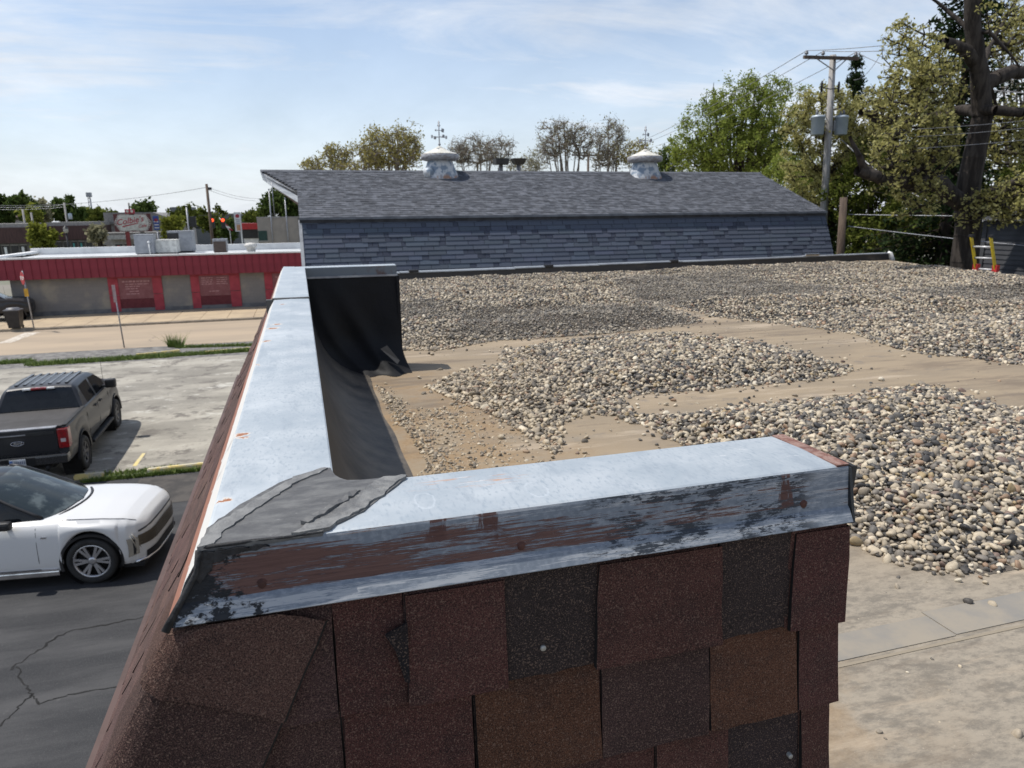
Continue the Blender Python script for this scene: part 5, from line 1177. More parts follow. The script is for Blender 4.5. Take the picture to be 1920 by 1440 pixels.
    mb = MB(); mb.tube([(3.35, -.82, 1.42), (3.32, -.83, 2.15)], .005, 5); mb.build('antenna', M_black, R)
    return R
truck = make_truck('dark grey pickup truck with covered bed and red tail lamps parked on the worn concrete')
truck.location = (-6.36, 18.62, 0); truck.rotation_euler = (0, 0, rad(91.6))
t2 = copy_tree(truck); t2.location = (-20.3, 48.6, .0); t2.rotation_euler = (0, 0, rad(12)); t2['label'] = 'dark pickup at the left picture edge beside the corner of the red building'
c2 = copy_tree(suv); p = at(374, 458, 84); c2.location = (p.x + 1.6, 84, 0); c2.rotation_euler = (0, 0, rad(20)); c2['label'] = 'small distant white car on the street behind the red building roof'

# ------------------------------------------------------------------ red building
rb_ = empty('red_building', (-9, 50.1, 0), 0, 'long low grey block building with dark red ribbed metal fascia and white roof edge', 'building')
RM = Matrix.Translation((9, -50.1, 0)); bx0, bx1, by = -17.05, 6.0, 50.1
g = G('grey painted block'); br_ = g.N.new('ShaderNodeTexBrick'); g.L.new(g.mp((1, 1, 1), (rad(90), 0, 0)), br_.inputs[0]); br_.inputs['Scale'].default_value = 1.0; br_.inputs['Brick Width'].default_value = .4; br_.inputs['Row Height'].default_value = .2; br_.inputs['Mortar Size'].default_value = .008
br_.inputs['Color1'].default_value = (.205, .192, .183, 1); br_.inputs['Color2'].default_value = (.185, .175, .17, 1); br_.inputs['Mortar'].default_value = (.17, .165, .16, 1)
col = g.mix(g.ramp(g.noise(.9, 5), .45, .75), br_.outputs[0], (.3, .27, .22)); M_block = g.done(col, .9)
M_fred = pm('dark red ribbed metal', (.21, .012, .030), .55, .0, col2=(.18, .011, .026), nscale=1.2)
M_pink = pm('faded red panel', (.33, .03, .05), .6, col2=(.27, .025, .042), nscale=3)
M_board = pm('dark red board', (.11, .006, .015), .6, col2=(.09, .005, .012), nscale=4)
M_winr = pm('red window film', (.17, .045, .055), .35, col2=(.21, .07, .08), nscale=2)
mb = MB(); mb.box(bx0, bx1, by, by + .3, .38, 2.5, 0, RM); mb.box(bx0, bx0 + .3, by + .3, 59, .38, 3.4, 0, RM); mb.box(bx0, bx1, 58.7, 59, .38, 3.4, 0, RM); mb.box(bx1 - .3, bx1, by + .3, 58.7, .38, 3.4, 0, RM); mb.build('block_wall', M_block, rb_)
mb = MB(); mb.box(bx0 - .03, bx1 + .03, by - .05, 59.03, -.01, .38, 0, RM); mb.build('concrete_base', pm('dark base', (.15, .15, .155), .9, col2=(.11, .11, .115), nscale=2), rb_)
fx0 = -18.3
mb = MB(); mb.box(fx0, bx1 + .3, by - .55, by - .02, 2.40, 3.62, 0, RM); mb.build('fascia_backing', M_board, rb_)
x = fx0; k = 0; pan = None
while x < 1.5:
    mb = MB(); mb.box(-.216, .216, -.012, .02, -.60, .60); mb.box(.196, .224, -.05, 0, -.60, .60)
    if pan is None: pan = mb.build('fascia_panel', M_fred, rb_); o = pan
    else: o = link('fascia_panel', pan.data, rb_)
    o.location = RM @ Vector((x + .224, by - .57, 3.01)); x += .448
M_wroof = pm('white roof membrane', (.74, .74, .73), .7, col2=(.6, .6, .6), nscale=.6)
mb = MB(); mb.box(fx0 - .05, bx1, by - .66, by - .10, 3.62, 3.72, 0, RM); mb.box(fx0 - .05, fx0 + .45, by - .1, 58.6, 3.62, 3.76, 0, RM); mb.box(fx0 - .05, bx1, 58.6, 59.1, 3.5, 3.95, 0, RM); mb.build('roof_rim', M_wroof, rb_)
mb = MB(); mb.box(fx0 + .45, bx1, by - .10, 58.6, 3.40, 3.50, 0, RM); mb.build('roof_membrane', pm('grey white roof', (.5, .52, .53), .7, col2=(.4, .42, .43), nscale=.4), rb_)
def shop_window(xa, xb, xc, xd, rows):
    fr = MB(); fr.box(xa, xd, by - .05, by + .05, 2.28, 2.398, 0, RM); fo = fr.build('window_frame', M_pink, rb_)
    for (q0, q1) in ((xa, xb), (xc, xd)):
        for (z0, z1) in ((.20, 1.22), (1.25, 2.28)): mb = MB(); mb.box(q0, q1, by - .07, by + .02, z0, z1, 0, RM, .012); mb.build('side_panel', M_pink, fo)
    mb = MB(); mb.box(xb, xc, by - .03, by + .02, .2, 1.0, 0, RM); mb.build('lower_board', M_board, fo)
    n_ = int((xc - xb) / .2)
    mb = MB(); mb.box(xb, xc, by - .025, by + .02, 1.0, 2.28, 0, RM); mb.box(xb, xc, by - .04, by - .02, .98, 1.02, 0, RM); pane = mb.build('window_pane', M_winr, fo)
    mb = MB(); r = random.Random(int(xa * 10))
    for (z, u0, u1, h) in rows:
        u = u0
        while u < u1:
            wd = r.uniform(.05, .16); mb.box(xb + (xc - xb) * u, xb + (xc - xb) * min(u1, u + wd), by - .029, by - .0255, z, z + h, 0, RM); u += wd + .025
    mb.build('window_lettering', pm('faded white print', (.45, .25, .26), .7), pane)
shop_window(-11.75, -11.18, -9.22, -8.66, [(2.02, .12, .92, .09), (1.86, .2, .88, .06), (1.72, .2, .62, .06), (1.58, .2, .55, .05), (1.42, .3, .6, .05), (1.26, .2, .58, .05)])
shop_window(-6.97, -6.46, -4.62, -3.98, [(2.1, .08, .45, .06), (2.1, .58, .92, .06), (1.97, .08, .45, .05), (1.97, .58, .92, .05), (1.84, .08, .42, .05), (1.84, .58, .9, .05), (1.71, .08, .45, .05), (1.71, .56, .92, .05), (1.24, .3, .62, .05)])
shop_window(-2.45, -1.95, .05, .55, [(2.0, .1, .9, .07)])
# rooftop units: each stands on the roof
def rooftop(name, label, build):
    o = build(); return o
RZR = 3.50
def P_(px, y): return at(px, 460, y).x
def box_unit(name, label, px0, px1, y0, dep, h, mat, extra=None):
    x0, x1 = P_(px0, y0), P_(px1, y0); e = empty(name, ((x0 + x1) / 2, y0 + dep / 2, RZR), 0, label, 'rooftop unit'); w_ = (x1 - x0) / 2
    mb = MB(); mb.box(-w_, w_, -dep / 2, dep / 2, .12, h, 0, None, .03); mb.build('casing', mat, e)
    mb = MB(); mb.box(-w_ * .9, w_ * .9, -dep * .45, dep * .45, 0, .12); mb.build('base_rail', M_black, e)
    mb = MB(); mb.box(-w_ - .03, w_ + .03, -dep / 2 - .03, dep / 2 + .03, h, h + .04, 0, None, .01); mb.build('lid', mat, e)
    if extra: extra(e, w_, dep, h)
    return e
def louvers(e, w_, d, h):
    for k in range(5): mb = MB(); z = .3 + k * (h - .4) / 5; mb.box(-w_ * .75, w_ * .75, -d / 2 - .02, -d / 2 - .002, z, z + .05); mb.build('louver', M_steel, e)
def vent_pipe(e, w_, d, h):
    mb = MB(); mb.tube([(w_ * .55, -d / 2 - .1, 0), (w_ * .55, -d / 2 - .1, h * .62)], .05, 8); mb.lathe([(.0, h * .72), (.09, h * .68), (.09, h * .6)], 10, c=(w_ * .55, -d / 2 - .1, 0)); mb.build('pipe', M_white, e)
M_hv = pm('hvac grey', (.34, .35, .37), .6, .1, col2=(.28, .29, .31), nscale=3)
box_unit('air_conditioner', 'tall grey rooftop unit with white pipe, left end of the row on the red building', 252, 288, 53.5, 1.2, 1.35, M_hv, vent_pipe)
box_unit('white_duct', 'white rounded rooftop box between the two grey units', 289, 331, 54.2, 1.4, .95, pm('white duct', (.72, .71, .66), .5))
def black_end(e, w_, d, h): mb = MB(); mb.box(-w_ - .02, -w_ * .1, -d / 2 - .025, -d / 2 - .004, .25, h - .1); mb.build('coil_grille', M_black, e); louvers.__call__
box_unit('air_handler', 'wide grey and black rooftop unit right of the white box', 316, 362, 56.2, 1.5, 1.5, M_hv, black_end)
def fan_hood(e, w_, d, h): mb = MB(); mb.box(-w_ * .9, w_ * .9, -d / 2 - .03, -d / 2 - .003, .1, h - .12); mb.build('filter_panel', pm('brown filter', (.10, .07, .055), .8, col2=(.06, .045, .04), nscale=9, stretch=(1, 1, 8)), e)
box_unit('exhaust_hood', 'small brown faced exhaust hood on the red building roof', 399, 425, 53.5, .9, .95, M_steel, fan_hood)
mb = MB(); mb.lathe([(.3, 0), (.3, .3), (.42, .34), (.45, .5), (.3, .62), (0, .66)], 16); o = mb.build('roof_fan', pm('pale fan', (.6, .58, .54), .6), None); o.location = (P_(470, 55), 55, RZR); tag(o, 'pale mushroom shaped roof fan near the dark barn', 'roof fan')

# street furniture in front of it
e = empty('stop_sign', tuple(on(64, 617, .13)), 0, 'red and yellow signs on a thin post by the trash bin', 'street sign')
mb = MB(); mb.tube([(0, 0, 0), (-.1, 0, 3.15)], .035, 8); mb.build('post', M_steel, e)
mb = MB(); MM = Matrix.Translation((-.09, -.06, 2.75)) @ Matrix.Rotation(rad(90), 4, 'X') @ Matrix.Rotation(rad(22.5), 4, 'Z'); mb.lathe([(0, .012), (.36, .012), (.36, -.012), (0, -.012)], 8, M=Matrix.Diagonal((.6, 1, 1, 1)) @ MM if False else MM, sm=False); so_ = mb.build('stop_plate', pm('sign red', (.42, .02, .03), .5), e); so_.rotation_euler = (0, 0, rad(-58)); so_.location = (-.05, -.05, 0)
mb = MB(); mb.prism([(-.22, -.055, 1.96), (.0, -.055, 1.74), (-.22 - .0, -.055, 2.30), (-.44, -.055, 2.05)], (0, .012, 0)); 
mb = MB(); mb.box(-.16, .04, -.07, -.055, 1.78, 2.2, 0, None, .01); mb.build('warning_plate', pm('sign yellow', (.65, .36, .03), .5), e)
o = text_mesh('stop_lettering', 'STOP', .26, M_white, so_, Matrix.Translation((-.09, -.075, 2.75)) @ Matrix.Rotation(rad(90), 4, 'X'), bold=.006, depth=.002)
e = empty('sign_post', tuple(on(233, 652, 0)), 0, 'thin metal post with an edge on sign standing in the verge', 'street sign')
mb = MB(); mb.tube([(0, 0, 0), (-.08, 0, 2.9)], .032, 8); mb.build('post', M_steel, e)
mb = MB(); mb.box(-.16, -.02, -.03, -.05, 2.15, 2.95, 0, None, .008); mb.build('sign_plate', pm('sign back', (.42, .3, .3), .5), e)
b0 = on(28, 617, .13); e = empty('trash_bin', (b0.x, b0.y + .2, .13), 0, 'black wheeled trash bin with a grey lid near the building corner', 'trash bin')
mb = MB(); mb.prism([(-.27, -.26, .06), (.27, -.26, .06), (.27, .26, .06), (-.27, .26, .06)], (0, 0, 0)); V = [(-.27, -.26, .06), (.27, -.26, .06), (.27, .26, .06), (-.27, .26, .06), (-.36, -.36, 1.0), (.36, -.36, 1.0), (.36, .36, 1.0), (-.36, .36, 1.0)]
mb = MB(); mb.add(V, [(0, 3, 2, 1), (4, 5, 6, 7), (0, 1, 5, 4), (1, 2, 6, 5), (2, 3, 7, 6), (3, 0, 4, 7)]); mb.build('bin_body', M_black, e)
mb = MB(); mb.box(-.38, .38, -.38, .38, 1.0, 1.06, 0, None, .02); mb.lathe([(.36, 1.05), (.3, 1.14), (0, 1.17)], 14); mb.build('lid', pm('bin lid', (.12, .12, .13), .5), e)
for s in (-1, 1):
    mb = MB(); mb.lathe([(0, -.03), (.09, -.03), (.09, .03), (0, .03)], 14, M=Matrix.Translation((s * .25, .27, .09)) @ Matrix.Rotation(rad(90), 4, 'Y')); mb.build('wheel', M_rubber, e)

# ------------------------------------------------------------------ trees
def leaf_mat(name, c1, c2, tr=.35):
    g = G(name); r = g.geo('Random Per Island'); col = g.mix(r, c1, c2)
    d = g.N.new('ShaderNodeBsdfDiffuse'); t = g.N.new('ShaderNodeBsdfTranslucent'); mx_ = g.N.new('ShaderNodeMixShader'); mx_.inputs[0].default_value = tr
    g.L.new(col, d.inputs[0]); g.L.new(g.scale(col, 1.15), t.inputs[0]); g.L.new(d.outputs[0], mx_.inputs[1]); g.L.new(t.outputs[0], mx_.inputs[2]); g.L.new(mx_.outputs[0], g.out.inputs[0]); return g.m
def bark(name, c1, c2): return pm(name, c1, .95, col2=c2, nscale=2.5, stretch=(3, 3, .6), bump=.9, bscale=9, bd=.03, spec=.2)
LF = dict(oak=leaf_mat('young oak leaves', (.24, .225, .07), (.47, .44, .19), .45), green=leaf_mat('fresh green leaves', (.14, .18, .034), (.28, .32, .075), .42), olive=leaf_mat('olive leaves', (.20, .175, .055), (.36, .32, .12), .42),
          bud=leaf_mat('grey green buds', (.20, .19, .12), (.32, .30, .19), .42), dark=leaf_mat('dark evergreen', (.012, .022, .010), (.032, .048, .02), .12), hedge=leaf_mat('hedge leaves', (.05, .068, .013), (.14, .155, .035), .2),
          deep=leaf_mat('deep green leaves', (.035, .06, .016), (.09, .12, .034), .3), lime=leaf_mat('lime leaves', (.13, .15, .025), (.24, .25, .05)))
BK = dict(oak=bark('dark oak bark', (.028, .023, .020), (.066, .056, .048)), grey=bark('grey bark', (.24, .205, .17), (.15, .13, .11)), dark=bark('brown bark', (.06, .045, .035), (.035, .028, .022)))
def frusta(p0, p1, r0, r1, ns):
    d = p1 - p0; ln_ = np.linalg.norm(d, axis=1, keepdims=True) + 1e-9; d = d / ln_
    up = np.where(np.abs(d[:, 2:3]) < .9, np.array([[0, 0, 1.]]), np.array([[1., 0, 0]])); a = np.cross(d, up); a /= np.linalg.norm(a, axis=1, keepdims=True); b = np.cross(a, d)
    th = np.arange(ns) * 2 * math.pi / ns; cs, sn_ = np.cos(th)[None, :, None], np.sin(th)[None, :, None]
    ring = a[:, None] * cs + b[:, None] * sn_
    V0 = p0[:, None] - d[:, None] * (r0 * .3)[:, None, None] + ring * r0[:, None, None]; V1 = p1[:, None] + ring * r1[:, None, None]
    V = np.concatenate([V0, V1], 1).reshape(-1, 3); base = (np.arange(len(p0)) * 2 * ns)[:, None]; k = np.arange(ns)[None]
    Q = np.stack([base + k, base + (k + 1) % ns, base + ns + (k + 1) % ns, base + ns + k], 2).reshape(-1, 4); return V, Q
def leaves(ctr, size, rng, flat=.0, asp=.55, droop=0.):
    n = len(ctr); u = rng.normal(size=(n, 3)); u[:, 2] = u[:, 2] * (1 - flat) - droop; u /= np.linalg.norm(u, axis=1, keepdims=True)
    w = rng.normal(size=(n, 3)); v = np.cross(u, w); v /= np.linalg.norm(v, axis=1, keepdims=True) + 1e-9
    s = (size * rng.uniform(.6, 1.4, n))[:, None]; V = np.stack([ctr - u * s, ctr + v * s * asp, ctr + u * s, ctr - v * s * asp], 1).reshape(-1, 3); return V, np.arange(4 * n).reshape(-1, 4)
def tree(name, label, cat, base, paths, crowns, natt, nleaf, lsize, crad, lmat, bmat, seed, group=None, tip_r=.012, step=.5, shell=.5, parent_part=None, pw_=.5, asp=.55):
    """paths: [(points, r0, r1)] trunk and limbs; crowns: ellipsoids (x,y,z,rx,ry,rz)"""
    rng = np.random.default_rng(seed); nodes = []; par_ = []; fix = []
    for pi, (pts_, r0, r1) in enumerate(paths):
        P = [np.array(p, float) for p in pts_]; tot = sum(np.linalg.norm(P[i + 1] - P[i]) for i in range(len(P) - 1)); acc = 0; prev = None
        for i in range(len(P) - 1):
            L_ = np.linalg.norm(P[i + 1] - P[i]); n_ = max(1, int(L_ / step))
            for k in range(n_ + (1 if i == len(P) - 2 else 0)):
                t = k / n_; p = P[i] * (1 - t) + P[i + 1] * t
                if prev is None:
                    if nodes and pi > 0:
                        q = np.array(nodes); prev = int(np.argmin(np.linalg.norm(q - p, axis=1)))
                    else: prev = -1
                s_ = (acc + t * L_) / tot; nodes.append(p + rng.normal(0, .10, 3) * (min(1, r0 * 2) if r0 < .25 else .18) * (s_ > .02)); par_.append(prev); fix.append(r0 + (r1 - r0) * s_); prev = len(nodes) - 1
            acc += L_
    wts = np.array([c[3] * c[4] * c[5] for c in crowns]); wts = wts / wts.sum(); A = []
    for c, w_ in zip(crowns, wts):
        k = max(3, int(natt * w_)); d = rng.normal(size=(k, 3)); d /= np.linalg.norm(d, axis=1, keepdims=True); r = rng.random(k) ** (1 / 3.) ; r = r * (1 - shell) + shell * (.65 + .35 * rng.random(k)) * 1.0
        ph_ = rng.uniform(0, 6.283, 4); az_ = np.arctan2(d[:, 1], d[:, 0]); r = r * (1 + .24 * np.sin(3 * az_ + ph_[0]) * np.cos(3 * d[:, 2] + ph_[1]) + .16 * np.sin(5 * az_ + ph_[2] + 4 * d[:, 2]) + rng.normal(0, .10, k))
        A.append(np.array(c[:3]) + d * r[:, None] * np.array(c[3:]))
    A = np.concatenate(A); N0 = np.array(nodes); dist = np.min(np.linalg.norm(A[:, None] - N0[None], axis=2), axis=1); A = A[np.argsort(dist)]
    tips = []; cap = len(nodes) + len(A) * 14 + 50; NP = np.zeros((cap, 3)); NP[:len(nodes)] = N0; cnt = len(nodes); parr = list(par_); fixr = list(fix)
    for a in A:
        dv = a - NP[:cnt]; dd = np.linalg.norm(dv, axis=1) + np.maximum(0, -dv[:, 2]) * 1.8; j = int(np.argmin(dd)); p = NP[j].copy(); L_ = np.linalg.norm(a - p); n_ = min(12, max(1, int(L_ / step)))
        mid = (p + a) / 2 + rng.normal(0, .12, 3) * L_ + np.array([0, 0, .03 * L_]); prev = j
        for k in range(1, n_ + 1):
            t = k / n_; q = p * (1 - t) ** 2 + mid * 2 * t * (1 - t) + a * t * t; NP[cnt] = q; parr.append(prev); fixr.append(0); prev = cnt; cnt += 1
        tips.append(prev)
    NP = NP[:cnt]; pa = np.array(parr); c_ = np.zeros(cnt); c_[tips] = 1
    for i in range(cnt - 1, -1, -1):
        if pa[i] >= 0: c_[pa[i]] += c_[i]
    R_ = tip_r * np.maximum(c_, 1) ** pw_; F_ = np.array(fixr); big = paths[0][1]; R_ = np.minimum(R_, big * .6); R_ = np.where(F_ > 0, F_, R_)
    ch = np.where(pa >= 0)[0]; p0, p1 = NP[pa[ch]], NP[ch]; ra, rb2 = np.where((F_[pa[ch]] > 0) & (F_[ch] == 0), np.minimum(R_[pa[ch]], R_[ch] * 1.25), R_[pa[ch]]), R_[ch]
    thick = rb2 > .06; root = empty(name, tuple(base), 0, label, cat, group); off = np.array(base)
    V1, Q1 = frusta(p0[thick] - off, p1[thick] - off, ra[thick], rb2[thick], 10); V2, Q2 = frusta(p0[~thick] - off, p1[~thick] - off, ra[~thick], rb2[~thick], 4)
    # short twigs at the tips
    T = NP[tips]; k = 4; d = rng.normal(size=(len(T) * k, 3)); d[:, 2] += .25; d /= np.linalg.norm(d, axis=1, keepdims=True); tp = np.repeat(T, k, 0); te = tp + d * crad * rng.uniform(.5, 1.2, (len(tp), 1)); V3, Q3 = frusta(tp - off, te - off, np.full(len(tp), tip_r * .8), np.full(len(tp), tip_r * .35), 3)
    Q2 = Q2 + len(V1); Q3 = Q3 + len(V1) + len(V2)
    link('trunk', mesh_np('trunk', np.concatenate([V1, V2, V3]), np.concatenate([Q1, Q2, Q3]), bmat, True), root)
    src = np.concatenate([te, tp]); n = nleaf; w_ = rng.random(len(src)) ** 1.5; w_ /= w_.sum(); ci = rng.choice(len(src), n, p=w_); ctr = src[ci] + rng.normal(0, crad * .33, (n, 3)); V, Q = leaves(ctr - off, lsize, rng, asp=asp)
    link('crown', mesh_np('crown', V, Q, lmat), root); return root
def ell(y, px, py, rx, ry, dep=None):
    c = at(px, py, y); s = (at(px + 10, py, y) - c).length / 10; return (c.x, c.y, c.z, rx * s, (dep or rx) * s, ry * s)
def simple_tree(label, y, px, crowns, natt, nleaf, lsize, crad, lm, bk, seed, tr=.25, group=None, cat='tree', name='tree', **kw):
    c = at(px, 400, y); cs = [ell(y, *q) for q in crowns]; zt = max(q[2] for q in cs); b = Vector((c.x, y, 0))
    paths = [([(c.x, y, -.1), (c.x + .05 * zt, y, zt * .35), (c.x - .03 * zt, y + .1, zt * .62), (cs[0][0], cs[0][1], zt * .9)], tr, tr * .3)]
    rg = random.Random(seed + 900); zb = zt * .30
    for e_ in cs:
        for q_ in range(max(2, int(5 * e_[3] / max(z_[3] for z_ in cs)))):
            az_ = rg.uniform(0, 6.283); rr_ = rg.uniform(.15, .75); s0_ = Vector((c.x, y, zb + rg.uniform(0, .15) * zt)); e1 = Vector((e_[0] + e_[3] * rr_ * math.cos(az_), e_[1] + e_[4] * rr_ * math.sin(az_), e_[2] + e_[5] * math.sqrt(max(0, 1 - rr_ * rr_)) * rg.uniform(.7, .98)))
            m1 = s0_.lerp(e1, .35) + Vector(((e1.x - s0_.x) * .18, (e1.y - s0_.y) * .18, -.02 * zt)); m2 = s0_.lerp(e1, .7) + Vector(((e1.x - s0_.x) * .12, (e1.y - s0_.y) * .12, 0)); paths.append(([tuple(s0_), tuple(m1), tuple(m2), tuple(e1)], tr * .5, .02))
    return tree(name, label, cat, b, paths, cs, natt, nleaf, lsize, crad, LF[lm], BK[bk], seed, group, **kw)
GB = 'trees behind the barn'
simple_tree('thin yellowish tree left of the olive tree, above the barn hood', 62, 622, [(632, 298, 30, 24), (590, 312, 26, 16)], 160, 1900, .10, .45, 'olive', 'grey', 21, .16, GB, tip_r=.018)
simple_tree('full olive brown tree behind the left ventilator', 60, 735, [(730, 282, 55, 42), (690, 300, 38, 30), (765, 280, 28, 44), (650, 318, 25, 18)], 420, 6000, .10, .5, 'olive', 'grey', 22, .3, GB, tip_r=.018)
simple_tree('almost leafless tree with fanned branches right of the left ventilator', 75, 900, [(895, 285, 46, 26), (940, 285, 26, 24), (860, 290, 26, 24)], 420, 1500, .08, .8, 'bud', 'grey', 23, .28, GB, tip_r=.024)
simple_tree('low pale green tree between two leafless trees', 82, 985, [(985, 312, 34, 12), (1000, 300, 20, 18)], 130, 1100, .11, .6, 'bud', 'grey', 24, .15, GB)
simple_tree('tall leafless tree with rounded crown, left of a twin crown', 70, 1068, [(1050, 260, 36, 32), (1090, 265, 26, 32), (1030, 285, 22, 26)], 420, 1900, .09, .65, 'bud', 'grey', 25, .26, GB, tip_r=.022)
simple_tree('tall leafless tree with narrow crown left of the right ventilator', 68, 1142, [(1145, 262, 28, 40), (1135, 295, 30, 22)], 330, 1700, .09, .6, 'bud', 'grey', 26, .24, GB, tip_r=.022)
simple_tree('short olive tree just behind the right ventilator', 66, 1195, [(1190, 290, 30, 22), (1232, 302, 18, 14)], 180, 1900, .10, .45, 'olive', 'grey', 27, .18, GB)
simple_tree('small dark bare bush between ventilator and green tree', 60, 1258, [(1255, 305, 20, 26)], 60, 1500, .12, .45, 'deep', 'dark', 28, .12, GB)
simple_tree('big fresh green tree behind the right end of the barn', 48, 1385, [(1395, 215, 60, 55), (1330, 245, 52, 55), (1300, 300, 46, 40), (1440, 230, 48, 62), (1380, 300, 80, 40), (1470, 300, 45, 55), (1335, 190, 20, 30), (1400, 165, 24, 22), (1285, 270, 26, 30), (1465, 165, 24, 26)], 900, 40000, .085, .42, 'green', 'dark', 29, .4, GB, tip_r=.012)
simple_tree('green tree low behind the barn gable and the utility pole', 36, 1500, [(1470, 345, 46, 38), (1530, 350, 40, 40)], 240, 9000, .075, .36, 'green', 'dark', 30, .2, GB)
for sd_, (px, py, rx, ry, y, lm, nl, lab) in enumerate([
    (4, 398, 14, 32, 140, 'deep', 1600, 'dark tree at the far left edge of the skyline'), (46, 388, 24, 20, 138, 'deep', 2400, 'dark rounded tree above the left brown storefront'), (62, 404, 11, 14, 128, 'lime', 1000, 'small yellow green tree in front of the dark skyline trees'),
    (76, 398, 14, 26, 145, 'bud', 900, 'thin brownish tree behind the left storefronts'), (76, 442, 21, 33, 92, 'lime', 3600, 'bright yellow green street tree in front of the brown storefront'), (122, 395, 30, 22, 150, 'deep', 3400, 'wide dark tree above the middle brown storefront'),
    (165, 408, 24, 14, 165, 'deep', 1400, 'low dark tree left of the cafe billboard'), (192, 408, 26, 15, 158, 'hedge', 1700, 'mid green tree behind the left edge of the billboard'), (182, 438, 13, 14, 104, 'bud', 900, 'pale blossoming street tree left of the billboard'), (270, 391, 16, 9, 170, 'deep', 800, 'rounded treetop peeking over the billboard'),
    (322, 430, 16, 24, 100, 'lime', 2000, 'yellow green tree right of the blue sign'), (345, 408, 24, 16, 130, 'hedge', 1900, 'green tree in front of the grey school building'), (400, 412, 28, 24, 118, 'hedge', 2900, 'green tree behind the red traffic lights'), (428, 428, 16, 18, 112, 'deep', 1100, 'dark shrub tree left of the tall white sign'),
    (473, 408, 18, 10, 150, 'hedge', 900, 'distant treetop right of the tall white sign')]):
    simple_tree(lab, y, px, [(px, py, rx, ry), (px + rx * .25, py + ry * .4, rx * .9, ry * .7)], 40, nl, .0026 * y, .006 * y, lm, 'dark', 50 + sd_, .2, 'town trees on the skyline')
simple_tree('round dark green tree behind the beige block building', 97, 525, [(525, 380, 34, 22), (505, 392, 20, 14), (545, 390, 26, 20)], 120, 5200, .24, .7, 'deep', 'dark', 75, .3, 'town trees on the skyline')
simple_tree('light green bushy tree filling the gap under the long oak limb', 25, 1650, [(1640, 318, 46, 38), (1600, 360, 38, 40), (1700, 330, 46, 44), (1770, 320, 46, 60), (1660, 390, 60, 40)], 420, 30000, .06, .26, 'hedge', 'dark', 36, .16, None, tip_r=.01)
# conifers
def conifer(label, x, y, h, rad_, n, seed, z0=.12, cat='conifer', name='conifer_tree'):
    rng = np.random.default_rng(seed); root = empty(name, (x, y, 0), 0, label, cat); zs_ = np.sort(rng.random(n)) ** .9 * (1 - z0) + z0; az = rng.random(n) * 6.283; ln_ = rad_ * (1 - zs_) ** .8 * rng.uniform(.65, 1.15, n) + .15
    p0 = np.stack([np.zeros(n), np.zeros(n), zs_ * h], 1); p1 = p0 + np.stack([np.cos(az) * ln_, np.sin(az) * ln_, -.22 * ln_ + rng.normal(0, .1, n)], 1)
    V0, Q0 = frusta(np.array([[0, 0, -.1], [0, 0, h * .5]]), np.array([[0, 0, h * .5], [0, 0, h]]), np.array([h * .016, h * .009]), np.array([h * .009, .01]), 8); V1, Q1 = frusta(p0, p1, np.full(n, .02), np.full(n, .008), 3)
    link('trunk', mesh_np('trunk', np.concatenate([V0, V1]), np.concatenate([Q0, Q1 + len(V0)]), BK['dark'], True), root)
    k = 34; t = rng.random((n, k)) ** .7; ctr = (p0[:, None] * (1 - t[..., None]) + p1[:, None] * t[..., None]).reshape(-1, 3); ctr += rng.normal(0, 1, ctr.shape) * np.array([.13, .13, .08]) ; ctr[:, 2] -= rng.random(len(ctr)) * .18
    V, Q = leaves(ctr, .11, rng, asp=.35, droop=.3); link('crown', mesh_np('crown', V, Q, LF['dark']), root); return root
q = at(1772, 430, 19); conifer('tall dark spruce standing just behind the big oak trunk', q.x, 19, 15.5, 3.1, 420, 5, .06)
q = at(1577, 430, 37); conifer('slim dark spruce whose top shows behind the utility pole', q.x, 37, 14.6, 1.7, 150, 6, .3)
# evergreen screen along the lot line
for i, (px, y, top, wd, lm) in enumerate([(1612, 23, 410, 42, 'hedge'), (1672, 21.5, 380, 46, 'hedge'), (1735, 20, 372, 50, 'hedge'), (1795, 19, 395, 46, 'deep'), (1850, 21, 300, 50, 'hedge'), (1915, 22, 250, 50, 'hedge'), (1560, 27, 395, 46, 'deep')]):
    c = at(px, 500, y); t = at(px, top, y); s = (at(px + 10, 430, y) - at(px, 430, y)).length / 10
    tree('evergreen_shrub', ['yellowish green arborvitae right of the brown pole stub', 'dense green arborvitae left of the oak limb', 'broad green arborvitae below the oak limb', 'dark arborvitae left of the ladder', 'green arborvitae behind the oak trunk', 'tall green shrub at the right picture edge behind the oak', 'dark shrub behind the barn corner and the utility pole'][i], 'shrub', (c.x, y, 0),
         [([(c.x, y, -.1), (c.x, y, t.z * .5), (c.x, y, t.z * .92)], .09, .02)], [(c.x, y, t.z * .32, wd * s, wd * s, t.z * .36), (c.x, y, t.z * .68, wd * s * .75, wd * s * .75, t.z * .34)], 260, 15000, .075, .26, LF[lm], BK['dark'], 90 + i, 'evergreens between the roof and the grey house', tip_r=.01, shell=.75)
